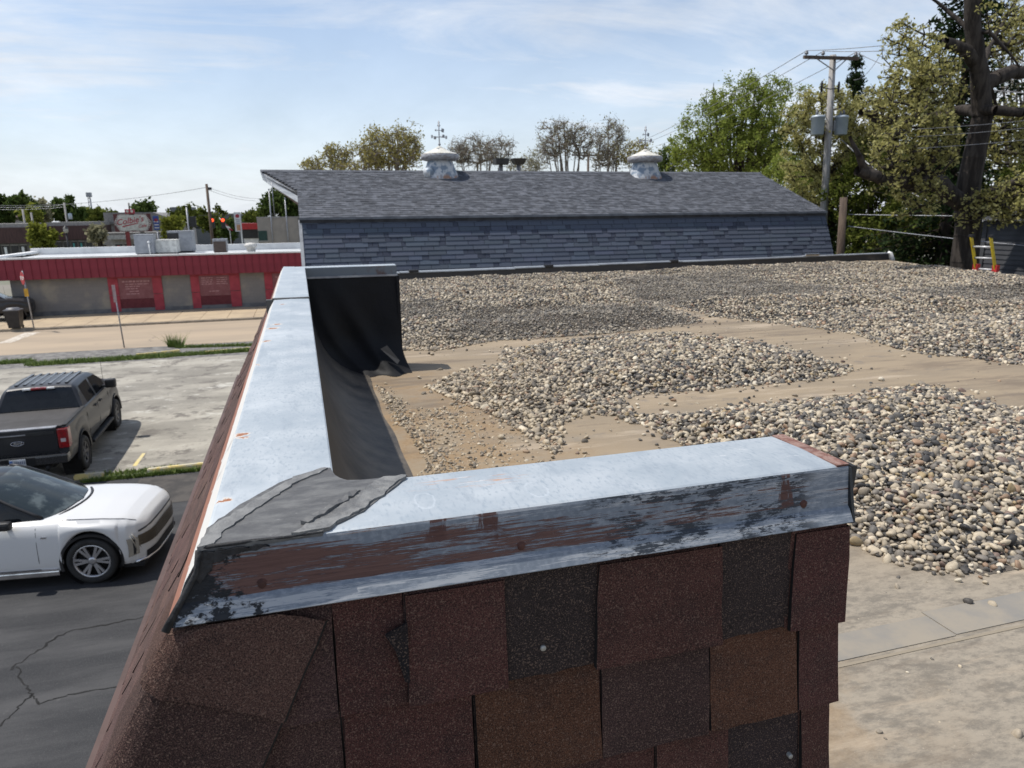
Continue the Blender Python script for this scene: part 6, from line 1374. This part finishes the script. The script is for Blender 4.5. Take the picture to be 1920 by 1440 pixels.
# dense yellow green oak behind the pole
YO = 27
yc = at(1545, 430, YO)
tree('oak_tree', 'olive yellow oak behind the utility pole and its transformers', 'tree', (yc.x, YO, 0), [([tuple(at(1560, 640, YO)), tuple(at(1556, 430, YO)), tuple(at(1548, 330, YO)), tuple(at(1545, 240, YO)), tuple(at(1540, 190, YO))], .32, .06), ([tuple(at(1550, 330, YO)), tuple(at(1590, 280, YO)), tuple(at(1615, 250, YO))], .14, .05), ([tuple(at(1550, 340, YO)), tuple(at(1510, 290, YO)), tuple(at(1490, 240, YO))], .14, .05)],
     [ell(YO, 1545, 205, 46, 36), ell(YO, 1505, 235, 36, 44), ell(YO, 1500, 330, 34, 50), ell(YO, 1570, 290, 40, 50), ell(YO, 1620, 230, 38, 40), ell(YO, 1620, 300, 40, 45), ell(YO, 1660, 260, 36, 40), ell(YO, 1535, 380, 30, 40)], 700, 26000, .055, .24, LF['oak'], BK['dark'], 31, None, tip_r=.011, step=.4)
# the big oak
OY = 14.6
def op(px, py, dy=0): return tuple(at(px - (14 * min(1, max(0, (440 - py) / 110)) if px > 1765 else 0), py, OY + dy))
ob = at(1818, 470, OY)
tr_ = [(ob.x + .02, OY, -.1), (ob.x + .01, OY, 2.5), op(1815, 440), op(1822, 380), op(1836, 320), op(1846, 270), op(1856, 215), op(1853, 160), op(1845, 110), op(1838, 50), op(1834, -20), op(1840, -120), op(1852, -230)]
limbs = [([op(1822, 425), op(1808, 385), op(1778, 350), op(1745, 338, -.3), op(1700, 345, -.5), op(1655, 336, -.7), op(1625, 322, -.9), op(1610, 318, -.9)], .24, .12), ([op(1640, 328, -.8), op(1618, 316, -.9), op(1608, 292, -1), op(1597, 268, -1), op(1592, 255, -1)], .11, .04),
         ([op(1850, 215), op(1815, 205, .8), op(1770, 216, 1.2), op(1720, 220, 1.5), op(1680, 224, 1.7), op(1648, 226, 1.8), op(1636, 214, 1.8), op(1612, 208, 1.8)], .15, .085), ([op(1645, 224, 1.8), op(1640, 205, 1.8), op(1655, 175, 1.8), op(1662, 155, 1.8)], .08, .04),
         ([op(1838, 112), op(1822, 92), op(1800, 82), op(1782, 80)], .17, .11), ([op(1782, 80), op(1740, 110, .5), op(1720, 160, .8)], .06, .03),
         ([op(1858, 160), op(1880, 145), op(1905, 138), op(1940, 134), op(1990, 110)], .19, .12), ([op(1852, 205), op(1885, 205, -.5), op(1925, 208, -.7), op(1990, 190, -.7)], .13, .08), ([op(1853, 140), op(1868, 90, .6), op(1890, 50, 1), (op(1915, 10, 1.3)), op(1940, -50, 1.5)], .07, .04),
         ([op(1848, 60), op(1870, 60, -.4), op(1900, 95, -.6), op(1925, 125, -.6)], .05, .03), ([op(1825, 395), op(1860, 365, -.6), op(1900, 345, -1), op(1950, 330, -1.2)], .13, .07), ([op(1866, 150, .6), op(1880, 190, .6), op(1893, 240, .6), op(1900, 270, .6)], .06, .03), ([op(1838, 60), op(1790, 20, .6), op(1740, -10, .8)], .07, .03)]
crs = [ell(OY - .4, 1738, 120, 36, 40), ell(OY - .3, 1700, 165, 46, 46), ell(OY + .2, 1757, 165, 38, 56), ell(OY - .6, 1705, 265, 54, 56), ell(OY - .8, 1757, 265, 36, 56), ell(OY - .9, 1665, 300, 26, 50), ell(OY - .8, 1725, 365, 36, 34), ell(OY - 1.2, 1890, 388, 52, 26), ell(OY - 1.3, 1930, 370, 50, 32), ell(OY + .5, 1650, 190, 34, 30),
       ell(OY + .3, 1890, 260, 44, 50), ell(OY + .8, 1915, 60, 40, 50), ell(OY - .5, 1840, 8, 12, 14), ell(OY + .8, 1690, 80, 30, 34), ell(OY - .5, 1800, 405, 14, 18)]
tree('oak_tree', 'big old oak with thick dark trunk and pale young leaves at the right', 'tree', (ob.x, OY, 0), [(tr_, .44, .10)] + limbs, crs, 1500, 21000, .042, .125, LF['oak'], BK['oak'], 33, None, tip_r=.0075, step=.28, shell=.35)
simple_tree('bare twiggy tree behind the oak at the upper right corner', 24, 1930, [(1915, 90, 60, 70), (1950, 160, 50, 50)], 160, 1600, .06, .35, 'bud', 'grey', 34, .16, None, tip_r=.012)

# ------------------------------------------------------------------ utility poles and wires
PY = 26.0; pt = at(1562, 103, PY); pb = at(1545, 390, PY); up_ = empty('utility_pole', (pb.x + .15, PY, 0), 0, 'weathered wooden utility pole with crossarm and two grey transformers behind the barn', 'utility pole')
UM = lambda p: Vector(p) - Vector((pb.x + .15, PY, 0))
mb = MB(); base_p = pb + (pb - pt) * ((pb.z) / (pt.z - pb.z)); mb.tube([UM(base_p), UM(pb), UM((pb + pt) / 2), UM(pt)], [.17, .155, .14, .12], 14); mb.build('pole', M_wood, up_)
al, ar_ = at(1507, 107, PY - .18), at(1609, 110, PY - .18); mb = MB(); axd = (ar_ - al).normalized(); mb.prism([UM(al + Vector((0, -.05, -.06))), UM(al + Vector((0, .05, -.06))), UM(al + Vector((0, .05, .06))), UM(al + Vector((0, -.05, .06)))], ar_ - al); mb.build('crossarm', M_woodd, up_)
mb = MB(); mb.tube([UM(al.lerp(ar_, .2)), UM(pt + Vector((0, -.15, -.62)))], .022, 6); mb.tube([UM(al.lerp(ar_, .8)), UM(pt + Vector((0, -.15, -.62)))], .022, 6); mb.build('arm_brace', M_steel, up_)
ins = []
M_ins = pm('grey insulator', (.16, .165, .18), .35)
for f in (.045, .345, .95):
    p = al.lerp(ar_, f); mb = MB(); mb.lathe([(.02, .05), (.02, .1), (.07, .11), (.075, .16), (.055, .17), (.06, .21), (.03, .25), (0, .26)], 12, c=UM(p)); mb.build('insulator', M_ins, up_); ins.append(p + Vector((0, 0, .24)))
M_tr = pm('transformer grey', (.40, .45, .49), .45, .1, col2=(.33, .38, .42), nscale=2)
for px_, s in ((1533, -1), (1577, 1)):
    c = at(px_, 236, PY - .12); mb = MB(); mb.lathe([(0, -.36), (.22, -.36), (.25, -.33), (.26, .30), (.28, .31), (.28, .345), (.24, .40), (0, .43)], 20, c=UM(c)); t_ = mb.build('transformer', M_tr, up_)
    mb = MB(); mb.lathe([(.045, .40), (.07, .42), (.045, .46), (.065, .49), (.04, .53), (.055, .56), (.03, .62), (0, .63)], 10, c=UM(c + Vector((.08 * s, 0, 0)))); mb.lathe([(.04, .40), (.06, .44), (.04, .50), (.03, .56), (0, .57)], 10, c=UM(c + Vector((-.12, -.05, 0)))); mb.build('bushing', M_ins, t_)
    mb = MB(); mb.box(-.06 if s > 0 else -.0, .0 if s > 0 else .06, -.06, .06, -.2, .22, 0, Matrix.Translation(UM(c + Vector((-.27 * s, .08, 0))))); mb.build('bracket', M_steel, t_)
mb = MB(); cp = at(1556, 165, PY - .2); mb.tube([UM(cp + Vector((-.35, 0, 0))), UM(cp + Vector((0, -.05, -.05))), UM(cp + Vector((.35, 0, 0)))], .02, 6)
for s in (-.4, .42): mb.lathe([(0, -.22), (.04, -.2), (.05, .1), (.03, .2), (0, .22)], 8, c=UM(cp + Vector((s, 0, .05))))
mb.build('fuse_cutout', M_black, up_)
sp_ = at(1582, 370, 20); e = empty('pole_stub', (sp_.x, 20, 0), 0, 'short dark wooden pole stub at the right end of the barn', 'pole')
mb = MB(); mb.tube([(.15, 0, -.1), (.1, 0, 4), (0, 0, sp_.z)], [.135, .13, .115], 12); mb.build('pole', M_woodd, e)
def wire(label, a, b, sag, r=.012, mat=None, n=24):
    mb = MB(); a, b = Vector(a), Vector(b); mb.tube([a.lerp(b, t / n) - Vector((0, 0, sag * 4 * (t / n) * (1 - t / n))) for t in range(n + 1)], r, 5); o = mb.build('overhead_wire', mat or M_wire); return tag(o, label, 'wire', 'overhead wires')
far = at(1110, 292, 110)
for k, (p, dx_) in enumerate(zip(ins, (0, 1.2, 3.6))):
    wire(['leftmost long wire from the crossarm running far behind the barn', 'middle wire from the crossarm running far behind the barn', 'right wire from the crossarm running far behind the barn'][k], p, far + Vector((dx_ - 1.5, 0, .2)), 1.2, .014)
    d = at((1700, 1712, 1700)[k], (62, 74, 118)[k], 22); dd = (d - p).normalized()
    wire(['upper wire from the pole to the oak at the upper right', 'second wire from the pole to the upper right', 'lower wire from the pole crossing the oak trunk'][k], p, p + (d - p) * (1.0 + 22 / 26 * 2.2), .35, .013)
wire('curved slack wire hanging right of the crossarm', at(1600, 150, PY), at(1655, 95, PY - 1), .28, .01)
wire('thick twisted service cable sloping past the oak to the grey house', at(1578, 262, PY), at(2050, 445, 14), .9, .026, pm('twisted cable', (.5, .5, .5), .6, col2=(.12, .12, .12), nscale=9, lo=.48, hi=.52))
wire('level pale wire from the pole stub to the right edge', at(1590, 402, 20), at(2000, 405, 15), .02, .012, M_steel)
wire('sagging pale wire from the pole stub to the right edge', at(1590, 424, 20), at(2000, 468, 13), .03, .013, M_steel)
for k, y0 in enumerate((232, 246, 268)): wire('faint wire crossing the oak trunk ' + ('high', 'at mid height', 'low')[k], at(1720, y0 + 10, 13.2), at(1990, y0 - 14, 13.2), .03, .006)
# far pole behind the barn
f2 = at(1103, 288, 88); e = empty('utility_pole', (f2.x, 88, 0), 0, 'distant utility pole with a wide crossarm behind the barn ridge', 'utility pole')
mb = MB(); mb.tube([(0, 0, -.1), (0, 0, f2.z)], .16, 8); mb.build('pole', M_woodd, e); mb = MB(); mb.box(-2.2, 2.2, -.08, .08, f2.z - .3, f2.z - .12); mb.build('crossarm', M_woodd, e)
for px_, lab in ((939, 'wide dark flue head behind the barn ridge'), (972, 'tapered dark flue head behind the barn ridge')):
    f3 = at(px_, 303, 55); e = empty('chimney', (f3.x, 55, 0), 0, lab, 'chimney'); mb = MB(); mb.tube([(0, 0, -.1), (0, 0, f3.z - .2)], .16, 10); mb.build('flue', M_steel, e)
    mb = MB(); w0 = .50 if px_ < 950 else .34; mb.add([(-w0, -w0, f3.z - .22), (w0, -w0, f3.z - .22), (w0, w0, f3.z - .22), (-w0, w0, f3.z - .22), (-.52, -.5, f3.z + .22), (.52, -.5, f3.z + .22), (.52, .5, f3.z + .22), (-.52, .5, f3.z + .22)], [(0, 3, 2, 1), (4, 5, 6, 7), (0, 1, 5, 4), (1, 2, 6, 5), (2, 3, 7, 6), (3, 0, 4, 7)]); mb.build('flue_cap', M_clad, e)

# grey house on the right
hx = Vector((18.3, 15.7, 0)); e = empty('grey_house', (hx.x + 4, 10, 0), 0, 'dark grey lap sided house behind the ladder and the oak', 'house'); HM = Matrix.Translation((-(hx.x + 4), -10, 0))
M_sid = pm('dark grey siding', (.052, .054, .060), .7, col2=(.042, .044, .05), nscale=2)
V = []; Fs = []; k = 0; z = 0.
mb = MB()
while z < 5.6:
    V4 = [HM @ Vector(p) for p in ((hx.x, hx.y, z), (hx.x, 3, z), (hx.x + .02, 3, z + .135), (hx.x + .02, hx.y, z + .135), (hx.x + .04, hx.y, z), (hx.x + .04, 3, z))]
    mb.add(V4, [(0, 1, 2, 3), (4, 5, 1, 0)]); z += .13
o = mb.build('lap_siding', M_sid, e); o['kind'] = 'stuff'
mb = MB(); mb.box(hx.x - .025, hx.x + .1, hx.y - .1, hx.y + .03, -.02, 5.62, 0, HM); mb.build('corner_board', pm('corner board', (.06, .062, .067), .7), e)
mb = MB(); mb.box(hx.x + .04, hx.x + 8, 3.02, hx.y - .02, -.02, 5.6, 0, HM); mb.build('wall', M_sid, e)
mb = MB(); mb.prism([HM @ Vector(p) for p in ((hx.x - .25, 2.8, 5.58), (hx.x + 8.25, 2.8, 5.58), (hx.x + 4, 2.8, 6.3))], (0, hx.y - 2.6, 0)); mb.build('roof', pm('dark house roof', (.07, .07, .075), .9), e)

# ------------------------------------------------------------------ town beyond the red building
def facade(name, label, y, x0p, x1p, ztop, dep, bands, cat='building'):
    a, b = at(x0p, 430, y).x, at(x1p, 430, y).x; e = empty(name, ((a + b) / 2, y, 0), 0, label, cat); w_ = (b - a) / 2
    for nm, z0, z1, m_, pr_ in bands: mb = MB(); mb.box(-w_, w_, -pr_, dep, z0, z1); mb.build(nm, m_, e)
    return e, w_
M_brown = pm('brown shingle front', (.085, .045, .04), .9, col2=(.06, .035, .032), nscale=2, stretch=(3, 3, .4)); M_shop = pm('drab shop front', (.16, .15, .135), .8); M_pane = pm('shop glass', (.02, .025, .03), .1); M_teal = pm('teal poster', (.06, .32, .30), .6); M_parap = pm('pale parapet', (.33, .31, .29), .8)  # M_shop is a plain grey brown for shop walls and trim
def panes(e, w_, z0, z1, n, seed, extra=None):
    r = random.Random(seed); x = -w_ + .4
    for k in range(n):
        wd = (2 * w_ - .8) / n; mb = MB(); mb.box(x + .12, x + wd - .12, -.10, -.04, z0, z1); f = mb.build('shop_window', M_pane, e); mb = MB()
        mb.box(x + .05, x + wd - .05, -.13, -.02, z1, z1 + .12); mb.build('window_head', M_parap, f)
        if extra and r.random() < .6: mb = MB(); mb.box(x + .3, x + wd - .4, -.125, -.10, z0 + .8, z1 - .2); mb.build('poster', r.choice(extra), f)
        x += wd
e, w_ = facade('brown_storefront', 'long brown shingled storefront at the left edge behind the red building', 110, -60, 53, 5.5, 12, [('shop_wall', -.02, 3.0, M_shop, 0), ('mansard_band', 3.0, 5.0, M_brown, .5), ('parapet', 5.0, 5.5, M_parap, .2)]); panes(e, w_, .5, 2.7, 6, 1, [M_white])
e, w_ = facade('brown_storefront', 'brown shingled storefront with teal posters behind the red building', 115, 94, 176, 5.6, 12, [('shop_wall', -.02, 3.2, M_shop, 0), ('mansard_band', 3.2, 5.1, M_brown, .5), ('parapet', 5.1, 5.6, M_parap, .2)]); panes(e, w_, .5, 2.9, 5, 2, [M_teal, M_white, M_red])
e, w_ = facade('grey_storefront', 'small pale grey block right of the brown storefronts', 108, 178, 203, 3.4, 9, [('shop_wall', -.02, 3.9, M_parap, 0), ('parapet', 3.9, 4.1, M_shop, .1)]); panes(e, w_, 1, 2.6, 1, 3)
e, w_ = facade('cafe_building', 'low cafe with a pale flat canopy under the billboard', 103, 204, 300, 4.2, 8, [('shop_wall', -.02, 3.4, M_parap, 0), ('canopy', 3.4, 3.9, pm('canopy', (.4, .39, .37), .7), .8), ('roof_edge', 3.9, 4.2, M_shop, .3)]); panes(e, w_, .6, 2.8, 5, 4, [M_red, M_white])
e, w_ = facade('gabled_hall', 'grey gabled roof rising behind the billboard', 125, 206, 345, 6, 14, [('wall', -.02, 5.2, M_parap, 0)]); mb = MB(); mb.prism([(-w_ - .5, -.5, 5.2), (w_ + .5, -.5, 5.2), (w_ * .2, -.5, 6.9), (-w_ - .5, -.5, 6.9)], (0, 14, 0)); mb.build('roof', pm('grey hall roof', (.22, .21, .2), .8), e)
e, w_ = facade('school_building', 'large grey flat roofed building with a tower block on the skyline', 180, 322, 452, 6.5, 30, [('wall', -.02, 6.6, pm('grey far wall', (.13, .135, .14), .9), 0), ('parapet', 6.6, 6.9, M_parap, .2)])
mb = MB(); mb.box(-w_ + .2, -w_ + 4.6, -.3, 8, 6.9, 8.4); mb.build('tower_block', pm('grey tower wall', (.17, .175, .18), .9), e)
panes(e, w_, 3.6, 5.2, 7, 5)
# beige block building with green window
a, b = at(483, 430, 85).x, at(572, 430, 85).x; e = empty('beige_block', ((a + b) / 2, 85, 0), 0, 'plain beige block building with one dark green window behind the red roof', 'building'); w_ = (b - a) / 2; M_beige = pm('beige block wall', (.34, .30, .26), .9, col2=(.29, .26, .23), nscale=.8)
zt_ = at(500, 409, 85).z
mb = MB(); mb.box(-w_, w_, 0, 10, -.02, zt_); mb.build('wall', M_beige, e); mb = MB(); mb.box(-w_ - .04, w_ + .04, -.04, 10.04, zt_, zt_ + .14); mb.build('parapet', M_parap, e)
wa, wb_ = at(482, 433, 85), at(502, 451, 85); mb = MB(); mb.box(wa.x - (a + b) / 2 + .1, wb_.x - (a + b) / 2, -.06, .05, wb_.z, wa.z); f = mb.build('window', pm('green shutter', (.012, .05, .04), .5), e); mb = MB(); mb.box(wa.x - (a + b) / 2 + .02, wb_.x - (a + b) / 2 + .08, -.1, .03, wb_.z - .12, wb_.z); mb.build('sill', M_parap, f)
mb = MB(); mb.box(w_ * .72, w_ * .76, -.05, .02, 0, zt_); mb.build('pilaster', M_shop, e)
for px_, lab in ((507, 'thin mast rising from the left of the beige building'), (537, 'thin mast rising from the middle of the beige building')):
    t_, bb = at(px_ - 3, 355 if px_ < 520 else 372, 84.8), at(px_, 412, 84.8); mb = MB(); mb.tube([(bb.x, 84.8, 0), tuple(t_)], .07, 6); mb.lathe([(0, -.05), (.12, 0), (0, .1)], 8, c=tuple(t_)); tag(mb.build('mast', M_steel), lab, 'mast')
# billboard
bl_, br2 = at(212, 402, 95), at(286, 434, 95); cxb = (bl_.x + br2.x) / 2; e = empty('billboard', (cxb, 95, 0), 0, 'cafe billboard with red script lettering on cream inside a diagonal striped border', 'billboard'); w_ = (br2.x - bl_.x) / 2; z0, z1 = br2.z, bl_.z + .05
mb = MB(); mb.box(-w_, w_, -.1, .1, z0, z1); mb.build('panel', pm('dark red sign edge', (.10, .02, .02), .6), e)
n_ = 30; s = MB(); hz_ = z1 - z0
for k in range(n_):
    for sg in (1, -1):
        x = sg * (w_ - (k + .2) * .095); ln2 = hz_ * .5
        for zz in (1, -1):
            x1 = min(w_, max(-w_, x)); zc0 = (z0 + z1) / 2
            if abs(x1) < w_ * .38: continue
            s.prism([(x1, -.108, zc0 + zz * .02), (x1 + sg * .045, -.108, zc0 + zz * .02), (x1 + sg * .045 - sg * ln2 * .55, -.108, zc0 + zz * ln2 * .97), (x1 - sg * ln2 * .55, -.108, zc0 + zz * ln2 * .97)], (0, .009, 0))
s.build('border_stripes', pm('white stripe', (.62, .58, .54), .6), e)
oc_ = [(-w_ * .86, 0), (-w_ * .74, .40), (-w_ * .58, .43), (w_ * .58, .43), (w_ * .74, .40), (w_ * .86, 0), (w_ * .74, -.40), (w_ * .58, -.43), (-w_ * .58, -.43), (-w_ * .74, -.40)]
mb = MB(); mb.prism([(x, -.125, (z0 + z1) / 2 + q * hz_) for x, q in oc_], (0, .02, 0)); pn = mb.build('cream_panel', pm('cream sign face', (.56, .54, .49), .6), e)
M_sred = pm('sign script red', (.36, .035, .055), .6); TMx = lambda x, z, a_=0: Matrix.Translation((x, -.135, z)) @ Matrix.Rotation(rad(90), 4, 'X') @ Matrix.Rotation(a_, 4, 'Z')
text_mesh('sign_lettering', "Colbie's", .92, M_sred, pn, TMx(-.32, (z0 + z1) / 2 + .22, rad(9)), shear=.35, bold=.012, depth=.008)
text_mesh('sign_lettering', 'Cafe', .5, M_sred, pn, TMx(.95, (z0 + z1) / 2 - .38, rad(8)), shear=.4, bold=.006, depth=.008)
mb = MB(); mb.prism([(-1.15, -.135, (z0 + z1) / 2 - .52), (.55, -.135, (z0 + z1) / 2 - .08), (.55, -.135, (z0 + z1) / 2 - .0), (-1.15, -.135, (z0 + z1) / 2 - .36)], (0, .006, 0)); mb.build('underline', M_sred, pn)
for x in (-.75, .85): mb = MB(); mb.box(x - .22, x + .22, -.06, .2, -.02, z0); mb.build('post', M_shop if x > 0 else pm('red post', (.22, .03, .03), .6), e)
mb = MB(); mb.box(-.7, .35, -.14, .1, z1 + .01, z1 + .52, 0, None, .06); tp_ = mb.build('top_emblem', M_sred, e)
for x in (-.42, .05): mb = MB(); mb.lathe([(0, .02), (.14, .01), (.15, 0)], 12, M=Matrix.Translation((x, -.14, z1 + .27)) @ Matrix.Rotation(rad(90), 4, 'X')); mb.build('emblem_disc', pm('cream disc', (.6, .57, .5), .6), tp_)
mb = MB(); mb.tube([(-.18, 0, z1 + .5), (-.18, 0, z1 + 1.25)], .09, 8); mb.build('finial', M_shop, tp_)
# blue sign, tall white sign
p0_, p1_ = at(286, 405, 97), at(300, 431, 97); e = empty('blue_sign', ((p0_.x + p1_.x) / 2, 97, 0), 0, 'upright blue and white sign beside the billboard', 'sign'); w_ = (p1_.x - p0_.x) / 2
mb = MB(); mb.box(-w_, w_, -.06, .06, p1_.z, p0_.z); s_ = mb.build('panel', pm('sign blue', (.05, .10, .34), .5), e); mb = MB(); mb.lathe([(0, .02), (.2, .015), (.22, 0)], 14, M=Matrix.Translation((0, -.06, p0_.z - .5)) @ Matrix.Rotation(rad(90), 4, 'X')); mb.build('red_mark', M_sred, s_)
mb = MB(); [mb.box(-w_ * .8, w_ * .8, -.075, -.06, p1_.z + q, p1_.z + q + .12) for q in (.2, .55, .9)]; mb.build('white_lines', M_white, s_)
mb = MB(); mb.tube([(0, 0, -.02), (0, 0, p1_.z)], .09, 8); mb.build('post', M_steel, e)
p0_, p1_ = at(438, 398, 85), at(454, 434, 85); e = empty('pylon_sign', ((p0_.x + p1_.x) / 2, 85, 0), 0, 'tall narrow white sign with red emblem left of the beige building', 'sign'); w_ = (p1_.x - p0_.x) / 2
mb = MB(); mb.box(-w_, w_, -.12, .12, p1_.z, p0_.z); s_ = mb.build('panel', pm('sign white', (.66, .66, .67), .5), e)
H_ = p0_.z - p1_.z; mb = MB(); mb.lathe([(0, .02), (.2, .015), (.21, 0)], 14, M=Matrix.Translation((0, -.12, p0_.z - .4)) @ Matrix.Rotation(rad(90), 4, 'X')); mb.build('red_mark', M_sred, s_)
mb = MB(); [mb.box(-w_ * .55, w_ * .55, -.135, -.12, p0_.z - q, p0_.z - q + .08) for q in (.85, 1.05, 1.25)]; mb.build('grey_lines', pm('sign grey', (.3, .32, .36), .5), s_)
mb = MB(); mb.box(-w_ * .5, w_ * .6, -.135, -.12, p1_.z + .1, p1_.z + .75); mb.build('picture_panel', pm('sign picture', (.45, .30, .16), .5, col2=(.4, .1, .08), nscale=2), s_)
mb = MB(); mb.box(w_ * .55, w_ * .95, -.1, .1, -.02, p1_.z); mb.build('post', M_white, e)
e2 = at(470, 414, 92); e = empty('gas_canopy', (e2.x, 92, 0), 0, 'red topped canopy between the tall white sign and beige building', 'canopy'); mb = MB(); mb.box(-1.2, 1.0, -1, 2, 4.55, 5.25); mb.build('fascia', M_red, e); mb = MB(); mb.box(-1.0, .9, -.8, 1.8, 3.5, 4.55); mb.build('shop_wall', M_clad, e); mb = MB(); mb.box(-.9, .8, -.7, 1.8, -.02, 3.5); mb.build('lower_wall', M_white, e)
# poles, lamps, signals
p = at(387, 345, 75); e = empty('utility_pole', (p.x, 75, 0), 0, 'dark utility pole standing alone behind the red building', 'utility pole'); mb = MB(); mb.tube([(-.0, 0, -.02), (0, 0, p.z)], [.17, .12], 10); mb.build('pole', M_woodd, e); mb = MB(); mb.box(.1, .42, -.1, .1, p.z - .55, p.z - .3, 0, None, .03); mb.build('street_light', M_black, e)
wire('long wire from the lone pole sloping to the left edge', p - Vector((0, 0, .3)), at(-20, 385, 95), .55, .02); wire('upper wire from the lone pole to the right', p - Vector((0, 0, .25)), at(500, 372, 100), .4, .016); wire('lower wire from the lone pole to the right', p - Vector((0, 0, .5)), at(500, 376, 100), .4, .016)
for px_, py_, lab in ((120, 380, 'pale pole with a transformer above the brown storefronts'), (42, 392, 'thin grey pole above the left storefront'), (58, 398, 'second thin grey pole above the left storefront')):
    q = at(px_, py_, 118); e = empty('utility_pole', (q.x, 118, 0), 0, lab, 'utility pole'); mb = MB(); mb.tube([(.0, 0, -.02), (0, 0, q.z)], .13, 8); mb.build('pole', M_wood, e)
    if px_ == 120: mb = MB(); mb.lathe([(0, -.4), (.26, -.4), (.26, .4), (0, .45)], 10, c=(.5, 0, q.z - 1.9)); mb.build('transformer', M_tr, e)
for yy in (384, 388): wire('wire above the brown storefronts ' + ('upper' if yy == 384 else 'lower'), at(-20, yy + 4, 118), at(122, yy, 118), .2, .02, M_steel)
q = at(166, 361, 300); e = empty('radio_mast', (q.x, 300, 0), 0, 'distant lattice radio mast on the left skyline', 'mast'); mb = MB()
for (dx_, dy_) in ((-.5, -.4), (.5, -.4), (0, .5)): mb.tube([(dx_, dy_, 0), (dx_ * .8, dy_ * .8, q.z)], .14, 5)
for k in range(12): z = q.z * k / 12; mb.tube([(-.5, -.4, z), (.5, -.4, z + q.z / 12)], .08, 4)
mb.build('lattice', M_steel, e); mb = MB(); mb.box(-.8, .8, -.8, .8, q.z - 1.6, q.z); mb.build('antenna_head', M_steel, e)
q = at(123, 431, 90); e = empty('street_lamp', (q.x, 90, 0), 0, 'black ornamental street lamp in front of the brown storefront', 'street lamp'); mb = MB(); mb.tube([(0, 0, -.02), (0, 0, q.z - .35)], .09, 8); mb.build('post', M_black, e); mb = MB(); mb.lathe([(.12, -.35), (.26, -.2), (.24, .15), (.1, .3)], 12, c=(0, 0, q.z)); mb.build('lantern', pm('lantern glass', (.4, .38, .33), .3), e); mb = MB(); mb.lathe([(.3, .15), (.1, .38), (0, .5)], 12, c=(0, 0, q.z)); mb.build('lamp_cap', M_black, e)
g = G('red signal light'); g.b.inputs['Emission Color'].default_value = (1, .08, .02, 1); g.b.inputs['Emission Strength'].default_value = 2.2; M_sig = g.done((.3, .02, .01), .4)
sp0, sp1 = at(372, 404, 80), at(436, 402, 80); wire('span wire carrying the two red traffic lights', sp0, sp1, .05, .02, M_black)
for px_, lab in ((398, 'left red traffic light hanging on the span wire'), (418, 'right red traffic light hanging on the span wire')):
    q = at(px_, 414, 80); e = empty('traffic_light', (q.x, 80, q.z), 0, lab, 'traffic light', 'traffic lights on the span wire'); mb = MB(); mb.box(-.2, .2, -.15, .15, -.75, .28, 0, None, .04); mb.build('housing', M_black, e); mb = MB(); mb.lathe([(0, .06), (.12, .05), (.17, 0)], 14, M=Matrix.Translation((0, -.15, .06)) @ Matrix.Rotation(rad(90), 4, 'X')); mb.build('red_lens', M_sig, e)
    mb = MB(); mb.tube([(0, 0, .25), (0, 0, .72)], .03, 6); mb.build('hanger', M_black, e)
q = at(362, 415, 82); e = empty('traffic_light', (q.x, 82, q.z), 0, 'dark traffic light seen from behind on a steel pole', 'traffic light'); mb = MB(); mb.box(-.3, .3, -.2, .2, -.6, .5, 0, None, .05); mb.build('housing', M_black, e); mb = MB(); mb.tube([(-.5, .1, -q.z), (-.5, .1, 1.4)], .09, 8); mb.build('pole', M_steel, e)
mb = MB(); q = at(432, 444, 82); e = empty('flag', (q.x, 82, 0), 0, 'red striped flag drooping from a slanted staff by the tall white sign', 'flag'); mb.tube([(0, 0, -.02), (0, 0, q.z + .6), (-.9, 0, q.z + 2.0)], .04, 6); mb.build('staff', M_white, e)
for k in range(5): mb = MB(); mb.prism([(-.85 + k * .16, -.02, q.z + 1.9 - k * .24), (-.69 + k * .16, -.02, q.z + 1.66 - k * .24), (-.45 + k * .2, -.02, q.z + 1.5 - k * .22), (-.62 + k * .2, -.02, q.z + 1.72 - k * .22)], (0, .015, 0)); mb.build('stripe', M_white if k % 2 else M_sred, e)
for (x0_, y0_, w0, d0, h0, lab) in ((-75, 190, 26, 14, 6, 'long pale shed far beyond the storefronts'), (40, 170, 30, 16, 7, 'pale house row hidden behind the barn')):
    e = empty('far_building', (x0_, y0_, 0), 0, lab, 'building'); mb = MB(); mb.box(-w0 / 2, w0 / 2, 0, d0, -.02, h0); mb.build('wall', M_parap, e); mb = MB(); mb.prism([(-w0 / 2 - .4, -.4, h0), (-w0 / 2 - .4, d0 + .4, h0), (-w0 / 2 - .4, d0 / 2, h0 + 2)], (w0 + .8, 0, 0)); mb.build('roof', M_brown, e)
# far wooded skyline: nobody could count it
rng = np.random.default_rng(77); n = 26000; az = np.radians(rng.uniform(-42, 62, n)); rr2 = rng.uniform(230, 330, n); hmax = 5.5 + 3.2 * np.sin(az * 23) * np.sin(az * 9.7 + 1) + 2.0 * np.sin(az * 61 + 2)
ctr = np.stack([np.sin(az) * rr2, np.cos(az) * rr2, rng.random(n) ** .7 * np.maximum(2.5, hmax)], 1); V, Q = leaves(ctr, .9, rng); tag(link('distant_wood', mesh_np('distant_wood', V, Q, LF['deep'])), 'far wooded skyline closing the town', None, None, 'stuff')
